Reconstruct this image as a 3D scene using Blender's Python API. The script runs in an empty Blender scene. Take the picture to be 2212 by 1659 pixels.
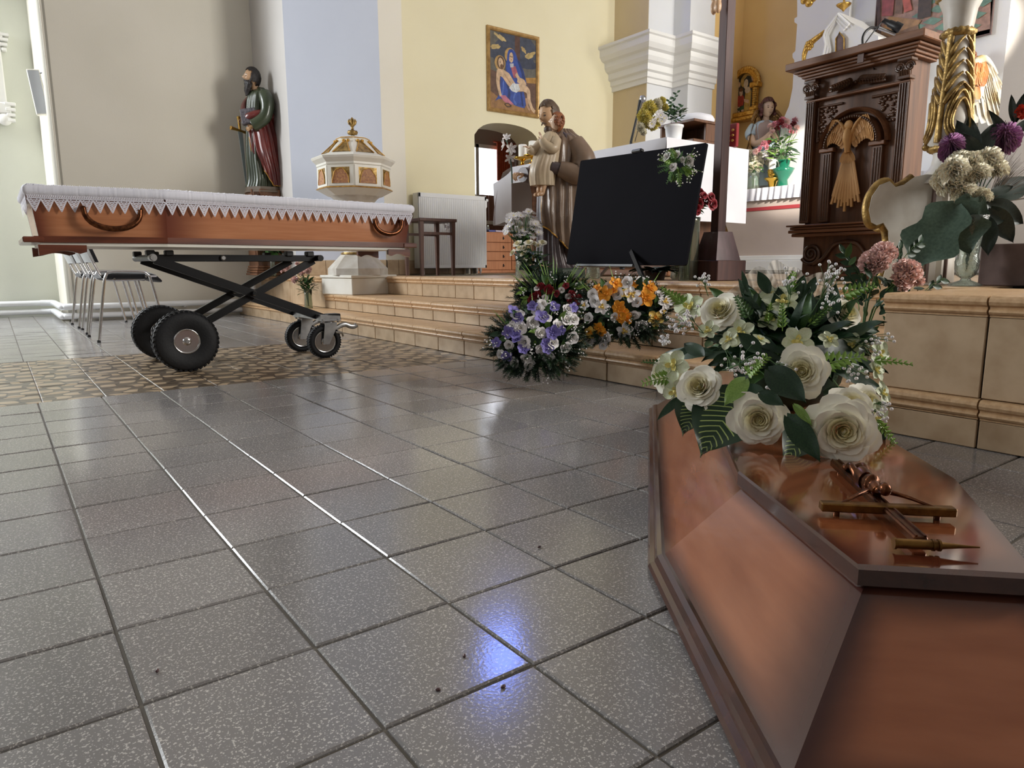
import bpy, math, random
from mathutils import Vector as V, Matrix as Mx, noise
random.seed(7)
sc = bpy.context.scene
COL = sc.collection
PI = math.pi

# ---------------------------------------------------------------- camera
F = V((0.58369127, 0.79471566, -0.16652782))
RT = V((0.80552112, -0.59255069, -0.00440564))
UP = V((0.1021774, 0.13157014, 0.98602691))
CAM = V((0, 0, 0.480788))
FPX = 1507.1
cam_data = bpy.data.cameras.new('camera')
cam_data.sensor_width = 36
cam_data.lens = FPX / 2212 * 36
cam_data.clip_start = 0.02
cam = bpy.data.objects.new('camera', cam_data)
COL.objects.link(cam)
cam.matrix_world = Mx(((RT.x, UP.x, -F.x, CAM.x), (RT.y, UP.y, -F.y, CAM.y), (RT.z, UP.z, -F.z, CAM.z), (0, 0, 0, 1)))
sc.camera = cam

# ---------------------------------------------------------------- world, lights, exposure
sc.view_settings.view_transform = 'Standard'
sc.view_settings.look = 'None'
sc.view_settings.gamma = 1
sc.view_settings.use_curve_mapping = False
sc.view_settings.exposure = 0.38
w = bpy.data.worlds.new('world')
sc.world = w
w.use_nodes = True
w.node_tree.nodes['Background'].inputs[0].default_value = (0.80, 0.88, 1.0, 1)
w.node_tree.nodes['Background'].inputs[1].default_value = 1.0


def area_light(name, loc, target, sx, sy, power, col):
    d = bpy.data.lights.new(name, 'AREA')
    d.shape = 'RECTANGLE'
    d.size, d.size_y, d.energy, d.color = sx, sy, power, col
    o = bpy.data.objects.new(name, d)
    COL.objects.link(o)
    o.location = loc
    o.rotation_euler = (V(target) - V(loc)).to_track_quat('-Z', 'Y').to_euler()
    return o


# daylight through windows outside the frame, plus one added fill lamp in the apse
area_light('chancel_window_light', (5.1, -1.8, 2.5), (5.4, 6.0, 1.2), 1.6, 2.4, 250, (1.0, 0.97, 0.91))
area_light('nave_window_light_left', (-1.6, 8.4, 2.6), (-0.2, 2.0, 0.4), 1.3, 2.6, 360, (0.93, 0.97, 1.0))
area_light('nave_window_light_rear', (-4.8, 0.6, 3.2), (2.4, 6.6, 1.6), 1.6, 2.6, 22, (0.88, 0.93, 1.0))
area_light('nave_window_light_far_left', (-4.8, 8.4, 2.8), (0.0, 3.0, 0.6), 1.3, 2.6, 70, (0.93, 0.97, 1.0))
area_light('apse_fill_light', (7.1, 1.1, 2.9), (7.2, 5.0, 1.9), 0.6, 1.4, 45, (1.0, 0.97, 0.9))  # added fill lamp to brighten the dark icon and apse wall
sd = bpy.data.lights.new('sun_beam', 'SPOT')
sd.energy, sd.spot_size, sd.spot_blend, sd.shadow_soft_size, sd.color = 2600, math.radians(13.5), 0.3, 0.03, (1.0, 0.95, 0.85)
so = bpy.data.objects.new('sun_beam', sd)
COL.objects.link(so)
so.location = (4.0, -0.4, 3.6)
so.rotation_euler = (V((6.9, 3.9, 1.55)) - V(so.location)).to_track_quat('-Z', 'Y').to_euler()


# ---------------------------------------------------------------- pixel rays used only to read positions off the photograph
def ray(x, y):
    return F + RT * ((x - 1106) / FPX) - UP * ((y - 829.5) / FPX)


def at(x, y, d):
    return CAM + ray(x, y) * d


def onz(x, y, z):
    r = ray(x, y)
    return CAM + r * ((z - CAM.z) / r.z)


def onX(x, y, X):
    r = ray(x, y)
    return CAM + r * (X / r.x)


def onY(x, y, Y):
    r = ray(x, y)
    return CAM + r * (Y / r.y)


# ---------------------------------------------------------------- materials
def lin(c):
    return tuple(((u / 255) / 12.92 if u / 255 <= 0.04045 else ((u / 255 + 0.055) / 1.055) ** 2.4) for u in c) + (1,)


def nd(nt, t, **kw):
    n = nt.nodes.new(t)
    for k, v in kw.items():
        setattr(n, k, v)
    return n


MATS = {}


def mat(name, col, rough=0.5, metal=0.0, col2=None, scale=8.0, detail=3.0, bump=0.0, bscale=None, coat=0.0, spec=0.5,
        stretch=None, sheen=0.0, trans=0.0, emis=None, alpha=1.0, vary=0.0, sss=0.0):
    m = bpy.data.materials.new(name)
    m.use_nodes = True
    nt = m.node_tree
    b = nt.nodes['Principled BSDF']
    b.inputs['Base Color'].default_value = lin(col)
    b.inputs['Roughness'].default_value = rough
    b.inputs['Metallic'].default_value = metal
    b.inputs['Coat Weight'].default_value = coat
    b.inputs['Coat Roughness'].default_value = 0.08
    b.inputs['Specular IOR Level'].default_value = spec
    b.inputs['Sheen Weight'].default_value = sheen
    b.inputs['Transmission Weight'].default_value = trans
    b.inputs['Alpha'].default_value = alpha
    if sss:
        b.inputs['Subsurface Weight'].default_value = sss
        b.inputs['Subsurface Radius'].default_value = (0.02, 0.015, 0.01)
    if emis:
        b.inputs['Emission Color'].default_value = lin(emis[0])
        b.inputs['Emission Strength'].default_value = emis[1]
    tc = nd(nt, 'ShaderNodeTexCoord')
    src = tc.outputs['Object']
    if stretch:
        mp = nd(nt, 'ShaderNodeMapping')
        mp.inputs['Scale'].default_value = stretch
        nt.links.new(src, mp.inputs[0])
        src = mp.outputs[0]
    if col2 is not None:
        no = nd(nt, 'ShaderNodeTexNoise')
        no.inputs['Scale'].default_value = scale
        no.inputs['Detail'].default_value = detail
        nt.links.new(src, no.inputs['Vector'])
        rp = nd(nt, 'ShaderNodeValToRGB')
        rp.color_ramp.elements[0].position = 0.35
        rp.color_ramp.elements[1].position = 0.68
        rp.color_ramp.elements[0].color = lin(col)
        rp.color_ramp.elements[1].color = lin(col2)
        nt.links.new(no.outputs['Fac'], rp.inputs[0])
        out = rp.outputs[0]
        if vary:
            oi = nd(nt, 'ShaderNodeObjectInfo')
            mr = nd(nt, 'ShaderNodeMapRange')
            mr.inputs[3].default_value = 1 - vary
            mr.inputs[4].default_value = 1 + vary
            nt.links.new(oi.outputs['Random'], mr.inputs[0])
            hs = nd(nt, 'ShaderNodeHueSaturation')
            nt.links.new(mr.outputs[0], hs.inputs['Value'])
            nt.links.new(out, hs.inputs['Color'])
            out = hs.outputs[0]
        nt.links.new(out, b.inputs['Base Color'])
    if bump:
        n2 = nd(nt, 'ShaderNodeTexNoise')
        n2.inputs['Scale'].default_value = bscale or scale
        n2.inputs['Detail'].default_value = 4
        nt.links.new(src, n2.inputs['Vector'])
        bp = nd(nt, 'ShaderNodeBump')
        bp.inputs['Strength'].default_value = bump
        bp.inputs['Distance'].default_value = 0.01
        nt.links.new(n2.outputs['Fac'], bp.inputs['Height'])
        nt.links.new(bp.outputs[0], b.inputs['Normal'])
    MATS[name] = m
    return m


def wood(name, c1, c2, edge=None, rough=0.3, coat=0.3, stretch=(2, 30, 30), scale=1.5):
    """wood grain; with edge a stained darker border that follows each panel's own UV"""
    m = mat(name, c1, rough, col2=c2, scale=scale, detail=6, stretch=stretch, coat=coat)
    if edge:
        nt = m.node_tree
        b = nt.nodes['Principled BSDF']
        uv = nd(nt, 'ShaderNodeUVMap')
        sp = nd(nt, 'ShaderNodeSeparateXYZ')
        nt.links.new(uv.outputs[0], sp.inputs[0])

        def dist(o):
            a = nd(nt, 'ShaderNodeMath', operation='SUBTRACT')
            a.inputs[1].default_value = 0.5
            nt.links.new(o, a.inputs[0])
            c = nd(nt, 'ShaderNodeMath', operation='ABSOLUTE')
            nt.links.new(a.outputs[0], c.inputs[0])
            return c.outputs[0]
        mx = nd(nt, 'ShaderNodeMath', operation='SMOOTH_MAX')
        mx.inputs[2].default_value = 0.12
        nt.links.new(dist(sp.outputs[0]), mx.inputs[0])
        nt.links.new(dist(sp.outputs[1]), mx.inputs[1])
        mr = nd(nt, 'ShaderNodeMapRange', interpolation_type='SMOOTHSTEP')
        mr.inputs[1].default_value = edge[1]
        mr.inputs[2].default_value = edge[2]
        nt.links.new(mx.outputs[0], mr.inputs[0])
        mi = nd(nt, 'ShaderNodeMix', data_type='RGBA')
        nt.links.new(mr.outputs[0], mi.inputs['Factor'])
        old = b.inputs['Base Color'].links[0].from_socket
        nt.links.new(old, mi.inputs['A'])
        mi.inputs['B'].default_value = lin(edge[0])
        nt.links.new(mi.outputs['Result'], b.inputs['Base Color'])
    return m


# ---------------------------------------------------------------- mesh building
def rotm(ax, ay, az):
    return Mx.Rotation(az, 4, 'Z') @ Mx.Rotation(ay, 4, 'Y') @ Mx.Rotation(ax, 4, 'X')


def frame(pos, z, x=None, s=1.0):
    """matrix whose local z points along z"""
    z = V(z).normalized()
    x = V(x) if x is not None else (V((0, 0, 1)) if abs(z.z) < 0.9 else V((1, 0, 0)))
    y = z.cross(x).normalized()
    x = y.cross(z).normalized()
    m = Mx(((x.x, y.x, z.x, pos[0]), (x.y, y.y, z.y, pos[1]), (x.z, y.z, z.z, pos[2]), (0, 0, 0, 1)))
    return m @ Mx.Diagonal((s, s, s, 1))


class MB:
    def __init__(self, T=None):
        self.v, self.f, self.m, self.s, self.uv = [], [], [], [], {}
        self.T = T

    def add(self, vs, fs, mi=0, smooth=False, uvs=None, T=None):
        n = len(self.v)
        t = self.T if T is None else (T if self.T is None else self.T @ T)
        for p in vs:
            p = V(p)
            self.v.append(t @ p if t is not None else p)
        for k, fa in enumerate(fs):
            if uvs:
                self.uv[len(self.f)] = uvs[k]
            self.f.append(tuple(n + i for i in fa))
            self.m.append(mi)
            self.s.append(smooth)
        return self

    def box(self, c, s, mi=0, T=None, bev=0.0):
        x, y, z = s[0] / 2, s[1] / 2, s[2] / 2
        if bev <= 0:
            vs = [(c[0] + a * x, c[1] + b * y, c[2] + e * z) for e in (-1, 1) for b in (-1, 1) for a in (-1, 1)]
            fs = [(0, 2, 3, 1), (4, 5, 7, 6), (0, 1, 5, 4), (2, 6, 7, 3), (0, 4, 6, 2), (1, 3, 7, 5)]
            uv = [[(0, 0), (0, 1), (1, 1), (1, 0)]] * 6
            return self.add(vs, fs, mi, False, uv, T)
        b = min(bev, x * .9, y * .9, z * .9)
        vs = []
        for e in (-1, 1):
            for q in (-1, 1):
                for a in (-1, 1):
                    vs.append((c[0] + a * (x - b), c[1] + q * (y - b), c[2] + e * z))
                    vs.append((c[0] + a * (x - b), c[1] + q * y, c[2] + e * (z - b)))
                    vs.append((c[0] + a * x, c[1] + q * (y - b), c[2] + e * (z - b)))

        def i(a, q, e, k):
            return ((e > 0) * 4 + (q > 0) * 2 + (a > 0)) * 3 + k
        fs = []
        for e in (-1, 1):
            fa = [i(-1, -1, e, 0), i(1, -1, e, 0), i(1, 1, e, 0), i(-1, 1, e, 0)]
            fs.append(fa if e > 0 else fa[::-1])
            fa = [i(-1, e, -1, 1), i(1, e, -1, 1), i(1, e, 1, 1), i(-1, e, 1, 1)]
            fs.append(fa if e < 0 else fa[::-1])
            fa = [i(e, -1, -1, 2), i(e, 1, -1, 2), i(e, 1, 1, 2), i(e, -1, 1, 2)]
            fs.append(fa if e > 0 else fa[::-1])
        for e in (-1, 1):
            for q in (-1, 1):
                fs.append([i(-1, q, e, 0), i(-1, q, e, 1), i(1, q, e, 1), i(1, q, e, 0)][::(1 if e * q > 0 else -1)])
                fs.append([i(q, -1, e, 0), i(q, -1, e, 2), i(q, 1, e, 2), i(q, 1, e, 0)][::(-1 if e * q > 0 else 1)])
                fs.append([i(e, q, -1, 1), i(e, q, -1, 2), i(e, q, 1, 2), i(e, q, 1, 1)][::(1 if e * q > 0 else -1)])
                for a in (-1, 1):
                    fs.append([i(a, q, e, 0), i(a, q, e, 1), i(a, q, e, 2)][::(1 if a * q * e < 0 else -1)])
        return self.add(vs, fs, mi, False, None, T)

    def hexa(self, p, mi=0):
        """eight corners: bottom ring of four, then the top ring in the same order"""
        return self.add(p, [(3, 2, 1, 0), (4, 5, 6, 7), (0, 1, 5, 4), (1, 2, 6, 5), (2, 3, 7, 6), (3, 0, 4, 7)], mi,
                        False, [[(0, 0), (1, 0), (1, 1), (0, 1)]] * 6)

    def prism(self, poly, vec, mi=0, smooth=False, cap=True):
        n = len(poly)
        vec = V(vec)
        vs = [V(p) for p in poly] + [V(p) + vec for p in poly]
        fs = [(i, (i + 1) % n, (i + 1) % n + n, i + n) for i in range(n)]
        self.add(vs, fs, mi, smooth)
        if cap:
            self.add(vs, [tuple(range(n))[::-1], tuple(range(n, 2 * n))], mi)
        return self

    def grid(self, rows, mi=0, smooth=True, cu=False, cv=False, T=None, flip=False):
        nr, nc = len(rows), len(rows[0])
        vs = [p for r in rows for p in r]
        fs, uv = [], []
        for i in range(nr if cv else nr - 1):
            for j in range(nc if cu else nc - 1):
                a, b = i * nc + j, i * nc + (j + 1) % nc
                c, d = ((i + 1) % nr) * nc + (j + 1) % nc, ((i + 1) % nr) * nc + j
                fs.append((d, c, b, a) if flip else (a, b, c, d))
                u0, u1, v0, v1 = j / (nc - 1 + cu), (j + 1) / (nc - 1 + cu), i / (nr - 1 + cv), (i + 1) / (nr - 1 + cv)
                q = [(u0, v0), (u1, v0), (u1, v1), (u0, v1)]
                uv.append(q[::-1] if flip else q)
        return self.add(vs, fs, mi, smooth, uv, T)

    def tube(self, pts, rad, n=8, mi=0, caps=True, smooth=True, flat=1.0, T=None):
        pts = [V(p) for p in pts]
        if not isinstance(rad, (list, tuple)):
            rad = [rad] * len(pts)
        t0 = (pts[1] - pts[0]).normalized()
        up = V((0, 0, 1)) if abs(t0.z) < 0.9 else V((1, 0, 0))
        a = t0.cross(up).normalized()
        rows = []
        for k, p in enumerate(pts):
            t = (pts[min(k + 1, len(pts) - 1)] - pts[max(k - 1, 0)])
            t = t.normalized() if t.length > 1e-9 else t0
            a = (a - t * a.dot(t))
            a = a.normalized() if a.length > 1e-6 else t.orthogonal().normalized()
            b = t.cross(a)
            rows.append([p + (a * math.cos(2 * PI * i / n) + b * (math.sin(2 * PI * i / n) * flat)) * rad[k] for i in range(n)])
        self.grid(rows, mi, smooth, cu=True, T=T, flip=True)
        if caps:
            self.add(rows[0], [tuple(range(n))], mi, False, None, T)
            self.add(rows[-1], [tuple(range(n))[::-1]], mi, False, None, T)
        return self

    def bar(self, p0, p1, w, h, mi=0, up=(0, 0, 1)):
        """rectangular bar from p0 to p1, w across, h along up"""
        p0, p1 = V(p0), V(p1)
        t = (p1 - p0).normalized()
        a = t.cross(V(up)).normalized()
        b = a.cross(t).normalized()
        o = [a * (-w / 2) - b * (h / 2), a * (w / 2) - b * (h / 2), a * (w / 2) + b * (h / 2), a * (-w / 2) + b * (h / 2)]
        return self.hexa([p0 + q for q in o] + [p1 + q for q in o], mi)

    def lathe(self, prof, n=24, c=(0, 0, 0), sx=1.0, sy=1.0, rot=0.0, mi=0, smooth=True, caps=True, T=None, fl=None):
        rows = []
        for r, z in prof:
            row = []
            for i in range(n):
                an = rot + 2 * PI * i / n
                k = r * (fl(an, z) if fl else 1)
                row.append((c[0] + k * math.cos(an) * sx, c[1] + k * math.sin(an) * sy, c[2] + z))
            rows.append(row)
        self.grid(rows, mi, smooth, cu=True, T=T)
        if caps:
            if prof[0][0] > 1e-5:
                self.add(rows[0], [tuple(range(n))[::-1]], mi, False, None, T)
            if prof[-1][0] > 1e-5:
                self.add(rows[-1], [tuple(range(n))], mi, False, None, T)
        return self

    def ell(self, c, r, nu=12, nv=8, mi=0, T=None, R=None, disp=None):
        rows = []
        for j in range(nv + 1):
            th = PI * j / nv - PI / 2
            row = []
            for i in range(nu):
                ph = 2 * PI * i / nu
                d = V((math.cos(th) * math.cos(ph), math.cos(th) * math.sin(ph), math.sin(th)))
                p = V((d.x * r[0], d.y * r[1], d.z * r[2]))
                if disp:
                    p = disp(d, p)
                if R is not None:
                    p = R @ p
                row.append(p + V(c))
            rows.append(row)
        return self.grid(rows, mi, True, cu=True, T=T)

    def mesh(self, name, mats, off=None):
        me = bpy.data.meshes.new(name)
        vs = [v - off for v in self.v] if off is not None else self.v
        me.from_pydata([tuple(p) for p in vs], [], self.f)
        for m in (mats if isinstance(mats, (list, tuple)) else [mats]):
            me.materials.append(m)
        me.polygons.foreach_set('material_index', self.m)
        me.polygons.foreach_set('use_smooth', self.s)
        if self.uv:
            ul = me.uv_layers.new(name='UVMap')
            for k, q in self.uv.items():
                st = me.polygons[k].loop_start
                for e, c in enumerate(q):
                    ul.data[st + e].uv = c
        me.update()
        return me

    def build(self, name, mats, parent=None, loc=None, kind=None):
        """one mesh object; vertices are world points unless the parent chain carries an offset"""
        if parent is not None:
            off = V((0, 0, 0))
            q = parent
            while q is not None:
                off = off + q.location
                q = q.parent
        elif loc is not None:
            off = V(loc)
        else:
            xs = [p.x for p in self.v]
            ys = [p.y for p in self.v]
            off = V(((min(xs) + max(xs)) / 2, (min(ys) + max(ys)) / 2, min(p.z for p in self.v)))
        o = bpy.data.objects.new(name, self.mesh(name, mats, off))
        COL.objects.link(o)
        if parent is not None:
            o.parent = parent
        else:
            o.location = off
        if kind:
            o['kind'] = kind
        return o


def thing(name, label, cat, loc, group=None):
    o = bpy.data.objects.new(name, None)
    o.empty_display_size = 0.05
    COL.objects.link(o)
    o.location = loc
    return tag(o, label, cat, group)


def tag(o, label, cat, group=None):
    o['label'] = label
    o['category'] = cat
    if group:
        o['group'] = group
    return o


def place(name, me, M, parent, label=None):
    """an object that shares mesh data, put at world matrix M under an unrotated parent chain"""
    o = bpy.data.objects.new(name, me)
    COL.objects.link(o)
    off = V((0, 0, 0))
    q = parent
    while q is not None:
        off = off + q.location
        q = q.parent
    o.parent = parent
    o.matrix_basis = Mx.Translation(-off) @ M
    if label:
        o['label'] = label
    return o


def copy_tree(o, parent=None):
    c = o.copy()
    COL.objects.link(c)
    c.parent = parent
    for ch in list(o.children):
        copy_tree(ch, c)
    return c


def struct(name, mb, m, parent=None, kind='structure'):
    return mb.build(name, m, parent, loc=(0, 0, 0) if parent is None else None, kind=kind if parent is None else None)


def bez(p0, p1, p2, n=10):
    p0, p1, p2 = V(p0), V(p1), V(p2)
    return [p0 * (1 - t) ** 2 + p1 * 2 * t * (1 - t) + p2 * t * t for t in [i / n for i in range(n + 1)]]


def smooth_path(pts, n=6):
    pts = [V(p) for p in pts]
    out = []
    for i in range(len(pts) - 1):
        p0, p1, p2, p3 = pts[max(i - 1, 0)], pts[i], pts[i + 1], pts[min(i + 2, len(pts) - 1)]
        for k in range(n):
            t = k / n
            out.append(0.5 * ((2 * p1) + (p2 - p0) * t + (2 * p0 - 5 * p1 + 4 * p2 - p3) * t * t + (3 * p1 - p0 - 3 * p2 + p3) * t ** 3))
    out.append(pts[-1])
    return out

# ---------------------------------------------------------------- palette
def paint(name, c1, c2, rough=0.75):
    return mat(name, c1, rough, col2=c2, scale=1.3, detail=5, bump=0.06, bscale=70)


paint('cream_wall', (232, 227, 214), (226, 221, 207))
paint('pale_wall', (222, 224, 212), (214, 217, 204))
paint('white_wall', (226, 227, 228), (220, 221, 223))
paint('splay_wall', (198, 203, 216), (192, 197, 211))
paint('dim_wall', (158, 150, 138), (150, 142, 130))
paint('bead_wall', (168, 164, 152), (162, 158, 146))
paint('pier_wall', (172, 165, 158), (165, 158, 151))
paint('yellow_wall', (234, 226, 194), (229, 220, 186))
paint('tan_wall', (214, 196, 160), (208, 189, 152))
paint('orange_wall', (230, 196, 134), (222, 186, 122))
paint('mauve_wall', (178, 160, 146), (170, 152, 138))
paint('grey_wall', (198, 194, 190), (190, 186, 182))
mat('plaster', (234, 233, 230), 0.6)
mat('white_enamel', (240, 242, 244), 0.3, coat=0.3)
mat('white_paint', (232, 230, 222), 0.4, col2=(224, 220, 208), scale=6)
mat('white_worn', (214, 210, 202), 0.45, col2=(190, 182, 170), scale=9, bump=0.1, bscale=20)
mat('gold', (220, 180, 96), 0.28, 0.8, col2=(170, 124, 50), scale=40, bump=0.25, bscale=60)
mat('old_gold', (186, 154, 92), 0.42, 0.6, col2=(110, 84, 44), scale=30, bump=0.4, bscale=60)
mat('gold_paint', (206, 160, 74), 0.4, 0.35, col2=(160, 112, 44), scale=30)
mat('grout', (104, 97, 86), 0.9)
mat('chrome', (214, 214, 216), 0.16, 1.0)
mat('zinc', (190, 190, 190), 0.34, 0.95, col2=(160, 160, 162), scale=20)
mat('black_steel', (17, 17, 20), 0.38, 0.2, spec=0.4)
mat('rubber', (17, 18, 22), 0.7, bump=0.15, bscale=120)
mat('black_plastic', (22, 22, 25), 0.45)
mat('black_fabric', (24, 25, 32), 0.9, sheen=0.3)
mat('grey_plastic', (188, 190, 190), 0.5)
mat('white_cloth', (226, 226, 232), 0.85, col2=(216, 216, 224), scale=3, sheen=0.2)
mat('lace', (236, 234, 244), 0.8)
mat('lining', (232, 232, 242), 0.8, sheen=0.3)
mat('wax', (246, 244, 236), 0.4, sss=0.3)
mat('brass', (206, 164, 70), 0.22, 1.0)
mat('bronze', (120, 74, 46), 0.28, 0.9, col2=(70, 40, 26), scale=60)
mat('antique_brass', (150, 112, 60), 0.35, 0.9, col2=(90, 62, 34), scale=50)
mat('skin_stone', (196, 158, 122), 0.45, coat=0.25)
mat('skin_pale', (216, 186, 160), 0.45, coat=0.2)
mat('dark_eye', (40, 28, 22), 0.3)
mat('red_band', (170, 52, 58), 0.5)
mat('glass', (240, 246, 242), 0.03, trans=1.0)
mat('water_glass', (205, 214, 200), 0.05, trans=0.92)
mat('window_pane', (250, 252, 255), 0.4, emis=((235, 243, 255), 3.0))
mat('blue_window_pane', (150, 180, 255), 0.4, emis=((110, 140, 255), 22.0))
mat('mauve_stone', (112, 90, 84), 0.6, col2=(98, 78, 73), scale=20)
wood('lid_wood', (164, 102, 70), (146, 86, 56), edge=((66, 34, 28), 0.28, 0.50), rough=0.24, coat=0.5, stretch=(3, 3, 26), scale=2.0)
wood('lid_top_wood', (136, 78, 48), (118, 64, 38), edge=((74, 32, 22), 0.38, 0.50), rough=0.10, coat=0.9, stretch=(3, 22, 3), scale=2.0)
wood('lid_edge_wood', (76, 42, 31), (58, 31, 23), rough=0.22, coat=0.5)
wood('coffin_wood', (196, 132, 92), (182, 116, 76), edge=((104, 46, 28), 0.30, 0.52), rough=0.3, coat=0.4, stretch=(2, 2, 34), scale=2.2)
wood('coffin_dark_wood', (112, 58, 38), (84, 42, 28), rough=0.3, coat=0.4, stretch=(2, 30, 30))
wood('oak_dark', (108, 70, 44), (78, 49, 30), rough=0.5, coat=0.0, stretch=(30, 30, 2.5))
wood('oak_mid', (128, 84, 54), (100, 64, 40), rough=0.5, coat=0.0, stretch=(30, 3, 30))
wood('carved_oak', (88, 56, 35), (62, 38, 23), rough=0.28, coat=0.3, stretch=(12, 12, 12))
wood('lime_wood', (214, 166, 108), (196, 146, 90), rough=0.5, coat=0.0, stretch=(20, 20, 3))
wood('post_wood', (84, 52, 46), (62, 36, 34), rough=0.6, coat=0.0, stretch=(30, 30, 2))
wood('stain_wood', (92, 62, 66), (70, 44, 46), rough=0.4, coat=0.2, stretch=(14, 14, 5))
wood('chest_wood', (190, 130, 92), (174, 114, 78), rough=0.5, coat=0.0, stretch=(40, 40, 3))
wood('panel_wood', (134, 92, 72), (120, 80, 62), rough=0.5, coat=0.0, stretch=(40, 40, 3))
wood('table_wood', (92, 60, 48), (72, 46, 36), rough=0.45, coat=0.1, stretch=(30, 30, 3))


def terrazzo(name, base, chip, rough, vary, cscale=190):
    m = bpy.data.materials.new(name)
    m.use_nodes = True
    nt = m.node_tree
    b = nt.nodes['Principled BSDF']
    g = nd(nt, 'ShaderNodeNewGeometry')
    vo = nd(nt, 'ShaderNodeTexVoronoi')
    vo.inputs['Scale'].default_value = cscale
    nt.links.new(g.outputs['Position'], vo.inputs['Vector'])
    no = nd(nt, 'ShaderNodeTexNoise')
    no.inputs['Scale'].default_value = cscale * 0.55
    no.inputs['Detail'].default_value = 2
    nt.links.new(g.outputs['Position'], no.inputs['Vector'])
    sb = nd(nt, 'ShaderNodeMath', operation='SUBTRACT')
    nt.links.new(no.outputs['Fac'], sb.inputs[0])
    ml = nd(nt, 'ShaderNodeMath', operation='MULTIPLY')
    ml.inputs[1].default_value = 0.42
    nt.links.new(vo.outputs['Distance'], ml.inputs[0])
    nt.links.new(ml.outputs[0], sb.inputs[1])
    mr = nd(nt, 'ShaderNodeMapRange')
    mr.inputs[1].default_value = 0.37
    mr.inputs[2].default_value = 0.45
    nt.links.new(sb.outputs[0], mr.inputs[0])
    big = nd(nt, 'ShaderNodeTexNoise')
    big.inputs['Scale'].default_value = 5
    nt.links.new(g.outputs['Position'], big.inputs['Vector'])
    oi = nd(nt, 'ShaderNodeObjectInfo')
    v1 = nd(nt, 'ShaderNodeMapRange')
    v1.inputs[3].default_value = 1 - vary
    v1.inputs[4].default_value = 1 + vary
    nt.links.new(oi.outputs['Random'], v1.inputs[0])
    mi = nd(nt, 'ShaderNodeMix', data_type='RGBA')
    mi.inputs['A'].default_value = lin(base)
    mi.inputs['B'].default_value = lin(chip)
    nt.links.new(mr.outputs[0], mi.inputs['Factor'])
    hs = nd(nt, 'ShaderNodeHueSaturation')
    nt.links.new(v1.outputs[0], hs.inputs['Value'])
    nt.links.new(mi.outputs['Result'], hs.inputs['Color'])
    nt.links.new(hs.outputs[0], b.inputs['Base Color'])
    r1 = nd(nt, 'ShaderNodeMapRange')
    r1.inputs[3].default_value = rough * 0.72
    r1.inputs[4].default_value = rough * 1.35
    nt.links.new(big.outputs['Fac'], r1.inputs[0])
    nt.links.new(r1.outputs[0], b.inputs['Roughness'])
    bp = nd(nt, 'ShaderNodeBump')
    bp.inputs['Strength'].default_value = 0.05
    bp.inputs['Distance'].default_value = 0.002
    nt.links.new(no.outputs['Fac'], bp.inputs['Height'])
    nt.links.new(bp.outputs[0], b.inputs['Normal'])
    MATS[name] = m
    return m


terrazzo('terrazzo', (132, 129, 128), (196, 192, 187), 0.14, 0.10, 430)


def strip_material(name):
    """cement tile with an interlaced leaf pattern in two earth tones"""
    m = mat(name, (150, 132, 108), 0.3)
    nt = m.node_tree
    b = nt.nodes['Principled BSDF']
    g = nd(nt, 'ShaderNodeNewGeometry')
    mp = nd(nt, 'ShaderNodeMapping')
    mp.inputs['Rotation'].default_value = (0, 0, PI / 4)
    nt.links.new(g.outputs['Position'], mp.inputs[0])
    out = []
    for d, ph in (('X', 0.0), ('Y', 1.3)):
        wv = nd(nt, 'ShaderNodeTexWave', wave_type='BANDS', bands_direction=d)
        wv.inputs['Scale'].default_value = 3.4
        wv.inputs['Distortion'].default_value = 3.2
        wv.inputs['Detail'].default_value = 0
        wv.inputs['Detail Scale'].default_value = 2.6
        wv.inputs['Phase Offset'].default_value = ph
        nt.links.new(mp.outputs[0], wv.inputs[0])
        out.append(wv.outputs['Fac'])
    mu = nd(nt, 'ShaderNodeMath', operation='SUBTRACT')
    nt.links.new(out[0], mu.inputs[0])
    nt.links.new(out[1], mu.inputs[1])
    ab = nd(nt, 'ShaderNodeMath', operation='MULTIPLY_ADD')
    ab.inputs[1].default_value, ab.inputs[2].default_value = 0.5, 0.5
    nt.links.new(mu.outputs[0], ab.inputs[0])
    rp = nd(nt, 'ShaderNodeValToRGB')
    e = rp.color_ramp.elements
    e[0].position, e[0].color = 0.44, lin((98, 84, 68))
    e[1].position, e[1].color = 0.58, lin((178, 156, 128))
    x = rp.color_ramp.elements.new(0.49)
    x.color = lin((48, 40, 32))
    x = rp.color_ramp.elements.new(0.53)
    x.color = lin((52, 44, 36))
    nt.links.new(ab.outputs[0], rp.inputs[0])
    nt.links.new(rp.outputs[0], b.inputs['Base Color'])
    bp = nd(nt, 'ShaderNodeBump')
    bp.inputs['Strength'].default_value = 0.35
    bp.inputs['Distance'].default_value = 0.003
    nt.links.new(ab.outputs[0], bp.inputs['Height'])
    nt.links.new(bp.outputs[0], b.inputs['Normal'])
    return m


strip_material('patterned_cement')
mat('step_tile', (194, 170, 140), 0.32, col2=(166, 140, 110), scale=9, detail=5, vary=0.08, coat=0.15)
mat('step_nosing', (206, 172, 132), 0.36, col2=(186, 150, 110), scale=60, detail=3, bump=0.12, bscale=220, vary=0.05)

# ---------------------------------------------------------------- floor: terrazzo tiles and the patterned strip
GX, GY, TS = 0.08468, 0.81795, 0.2
floor = struct('floor', MB().box((-1.9, 2.5, -0.03), (8.6, 13.4, 0.052)), MATS['grout'])


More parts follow.
